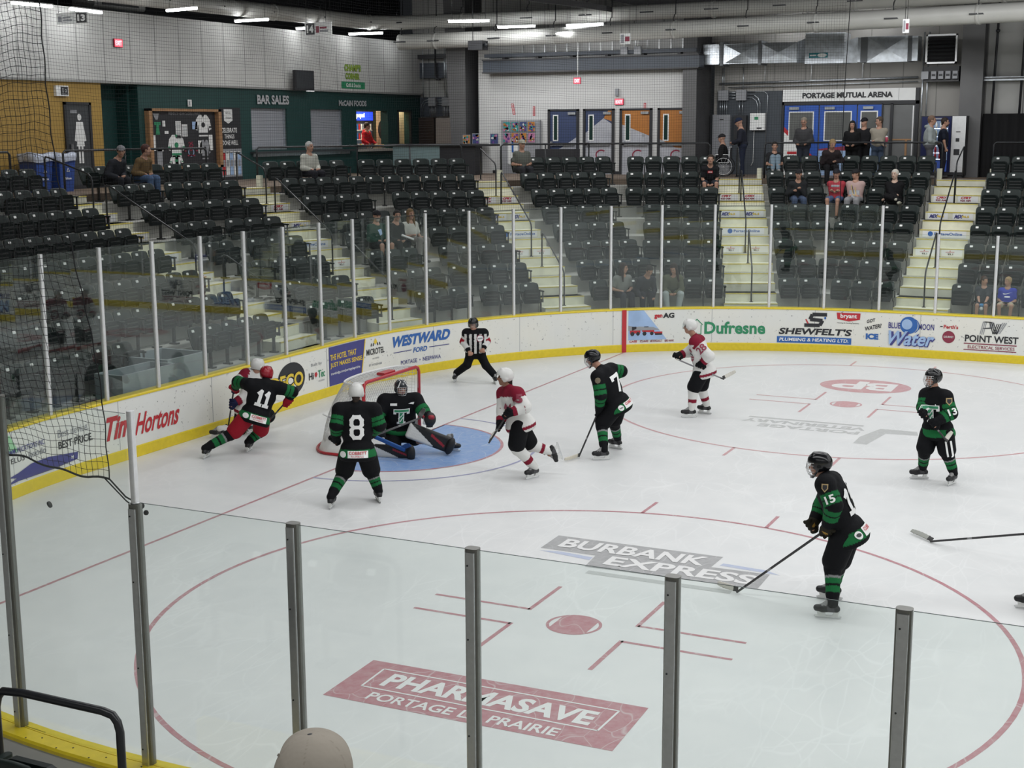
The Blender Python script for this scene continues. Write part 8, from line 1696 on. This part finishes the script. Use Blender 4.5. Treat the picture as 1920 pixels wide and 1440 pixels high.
standing('man in navy jacket and cap standing by the electrical backboard', -.34, 21.6, yaw=PI/2+.3, look=(0, 1, -.35), top=(.018, .02, .03), legs=(.018, .024, .045), cap_=(.012, .018, .04), hair=None, s=.99, hands=[(-.16, .34, 1.02), (.10, .30, 1.0)], lean=.12)
spectator('person in black seated in a wheelchair beside the fourth stairs', (-.95, 21.55, ZC), PI/2+.2, 'sit', top=(.010, .010, .011), legs=(.010, .010, .011), cap_=(.02, .02, .022), hair=None, look=(.1, 1, -.1), s=.96)
t = thing('wheelchair', 'black wheelchair under the person in black by the fourth stairs', 'wheelchair', (-.95, 21.55, ZC), PI/2+.2)
for sx in (-.27, .27):
    mb = MB(); mb.tube([(sx, -.05+.30*math.cos(a), .31+.30*math.sin(a)) for a in np.linspace(0, 2*PI, 25)[:-1]], .015, BLK, 6, closed=True); mb.tube([(sx*1.06, -.05+.25*math.cos(a), .31+.25*math.sin(a)) for a in np.linspace(0, 2*PI, 21)[:-1]], .008, ALU, 5, closed=True)
    for a in np.linspace(0, PI, 6)[:-1]: mb.tube([(sx, -.05+.29*math.cos(a), .31+.29*math.sin(a)), (sx, -.05-.29*math.cos(a), .31-.29*math.sin(a))], .003, ALU, 4)
    mb.build('wheel', t)
    mb = MB(); mb.tube([(sx*.85, .45+.06*math.cos(a), .07+.06*math.sin(a)) for a in np.linspace(0, 2*PI, 13)[:-1]], .012, BLK, 5, closed=True); mb.build('caster', t)
mb = MB()
for sx in (-.23, .23): mb.tube([(sx, -.24, .92), (sx, -.20, .42), (sx, .35, .42), (sx, .48, .12)], .013, ALU, 6); mb.tube([(sx, -.2, .66), (sx, .2, .66), (sx, .22, .42)], .012, ALU, 6)
mb.build('frame', t); mb = MB(); mb.box((-.23, -.2, .36), (.23, .28, .40), BLK); mb.box((-.23, -.26, .42), (.23, -.22, .86), BLK); mb.box((-.2, .44, .03), (.2, .56, .05), BLK); mb.build('seat_sling', t)
spectator('canteen worker in red hoodie and glasses behind the serving hatch', (-14.95, 23.85, ZC), -PI/2, 'stand', top=(.55, .02, .03), legs=(.02, .02, .03), hair=(.03, .02, .015), skin=(.50, .30, .22), hood=(.5, .02, .03), glasses=True, s=.97, stout=1.2, look=(-.5, 1, -.1), hands=[(-.2, .30, .98), (.28, .28, .98)])
# drink cup on the railing and handheld things
p = onY(1664, 283, 21.1); mb = MB(); mb.lathe([(.035, 0), (.042, .12), (.040, .13)], mat('pink_cup', (.55, .08, .14), .4), n=12); mb.lathe([(.036, .13), (.030, .16), (.012, .17)], WHT, n=12); tag(mb.build('drink_bottle', loc=(p[0], 20.9, ZC+1.04)), 'pink drink bottle with white lid standing on the railing', 'bottle')
# ---------------------------------------------------------------- viewer in front: the crown of a beige cap
hc = CAM+ray(583, 1458)*3.66; g = hc-V(0, 0, .02); base = V(hc[0], hc[1], 2.4)
t = thing('person', 'spectator in front wearing a beige cap with a black top button', 'person', (base[0], base[1], 2.4)); ROOT[0] = base; f = unit(V(-.40, .90, -.15)); H = hc-V(0, 0, .045)
HP, ax = head_prims(H, f, V(0, 0, 1), H-V(0, 0, .20)); ff, uu, rr = ax; nk = H-V(0, 0, .20)
Pb = list(HP)+[cap(nk-rr*.17, nk+rr*.17, .055, None, SK), cap(nk, V(base[0], base[1], 2.95), .11, .12, SK)]
for sg in (-1, 1): e = nk+rr*sg*.22-V(0, 0, .28); ha = nk+rr*sg*.1+ff*.3-V(0, 0, .42); hpp = V(base[0], base[1], 2.92)+rr*sg*.1; k_ = hpp+ff*.42; Pb += [cap(nk+rr*sg*.17, e, .05, .042, SK), cap(e, ha, .04, .03, SK), cap(hpp, k_, .08, .06, SK), cap(k_, k_-V(0, 0, .42), .055, .04, SK)]+hand_prims(ha, ff, rr, .01, .032, SK)
sdf_obj('body', t, Pb, .013, SKINM, .02)
sdf_obj('jacket', t, [cap(nk-rr*.17-V(0, 0, .03), nk+rr*.17-V(0, 0, .03), .085, None, (.03, .03, .035)), ell(nk-V(0, 0, .25), V(.21, .15, .30), [rr, ff, uu], (.03, .03, .035))], .015, CLOTH, .03)
BEI = (.36, .325, .275); sz = 1.0
pr = [ell(H+uu*.048-ff*.008, V(.099, .116, .104), [rr, ff, uu], BEI), ell(H+uu*.075-ff*.01+rr*.02, V(.088, .098, .083), [rr, ff, uu], BEI), ell(H+uu*.095+ff*.05, V(.085, .06, .062), [rr, ff, uu], BEI)]
def cutc(G): q = G-H; return q@uu+.005
def capcol(vs, c):
    q = vs-(H+uu*.05); a = np.arctan2(q@rr, q@ff); m = np.abs(((a/(PI/3)+.5) % 1)-.5) < .012; c = c.copy(); c[m & (q@uu > -.02)] = (.30, .27, .225); return c
sdf_obj('cap_crown', t, pr, .0042, mat('cap_cotton', rough=.9, vcol=True, bump=.5, bscale=9, spec=.15), .03, cuts=(cutc,), colfn=capcol)
top = H+uu*.158-ff*.012
for _ in range(1):
    vs = None
mb = MB(); mb.lathe([(.0095, -.002), (.0105, .002), (.008, .0065), (.003, .0085)], BLK, n=14, fr=lambda x, y, z: tuple(top+rr*x+ff*y+uu*(z-.0035)-base)); mb.build('top_button', t)
mb = MB()
for a_, zz in ((2.45, .105), (3.55, .105), (-1.9, .11)):
    c = H+uu*zz+ff*math.cos(a_)*.098+rr*math.sin(a_)*.083; n_ = unit(c-(H+uu*.045)); c = H+uu*.045+n_*.110; u1 = unit(np.cross(n_, uu)); u2 = np.cross(n_, u1)
    mb.tube([c+u1*.0035*math.cos(b)+u2*.0035*math.sin(b)-base for b in np.linspace(0, 2*PI, 11)[:-1]], .0012, mat('eyelet_thread', (.25, .22, .18), .8), 5, closed=True); mb.lathe([(.0026, 0), (.0024, .0005)], BLK, n=8, fr=lambda x, y, z, c=c, u1=u1, u2=u2, n_=n_: tuple(c+u1*x+u2*y+n_*z-base))
mb.build('eyelets', t)
sdf_obj('cap_brim', t, [cap(H+uu*.03+ff*.10+rr*x, H+uu*.015+ff*(.185-abs(x)*.6)+rr*x, .006, .005, BEI) for x in (-.06, -.03, 0, .03, .06)], .006, CLOTH, .02)
# grey box bench behind the boards
t = world_thing('timekeeper_box', 'two joined blue grey wooden boxes behind the end boards', 'box', (-4.6, -.6, .36))
BXM = mat('pale_blue_grey_box_paint', (.24, .28, .30), .6, var=.06); a0 = onZ(370, 674, 1.30); b0 = onZ(440, 655, 1.32); c0 = onZ(300, 670, 1.30)
for (x0, x1, y0, y1, z1) in ((-4.35, -3.75, -2.35, -.95, 1.30), (-5.0, -3.95, -.95, .15, 1.34)):
    mb = MB(); th = .06; mb.box((x1-th, y0, .36), (x1, y1, z1), BXM); mb.box((x0, y0, .36), (x0+th, y1, z1), BXM); mb.box((x0+th, y0, .36), (x1-th, y0+th, z1), BXM); mb.box((x0+th, y1-th, .36), (x1-th, y1, z1), BXM); mb.box((x0+th, y0+th, .36), (x1-th, y1-th, .42), BXM); wpart(mb, 'box_side', t)
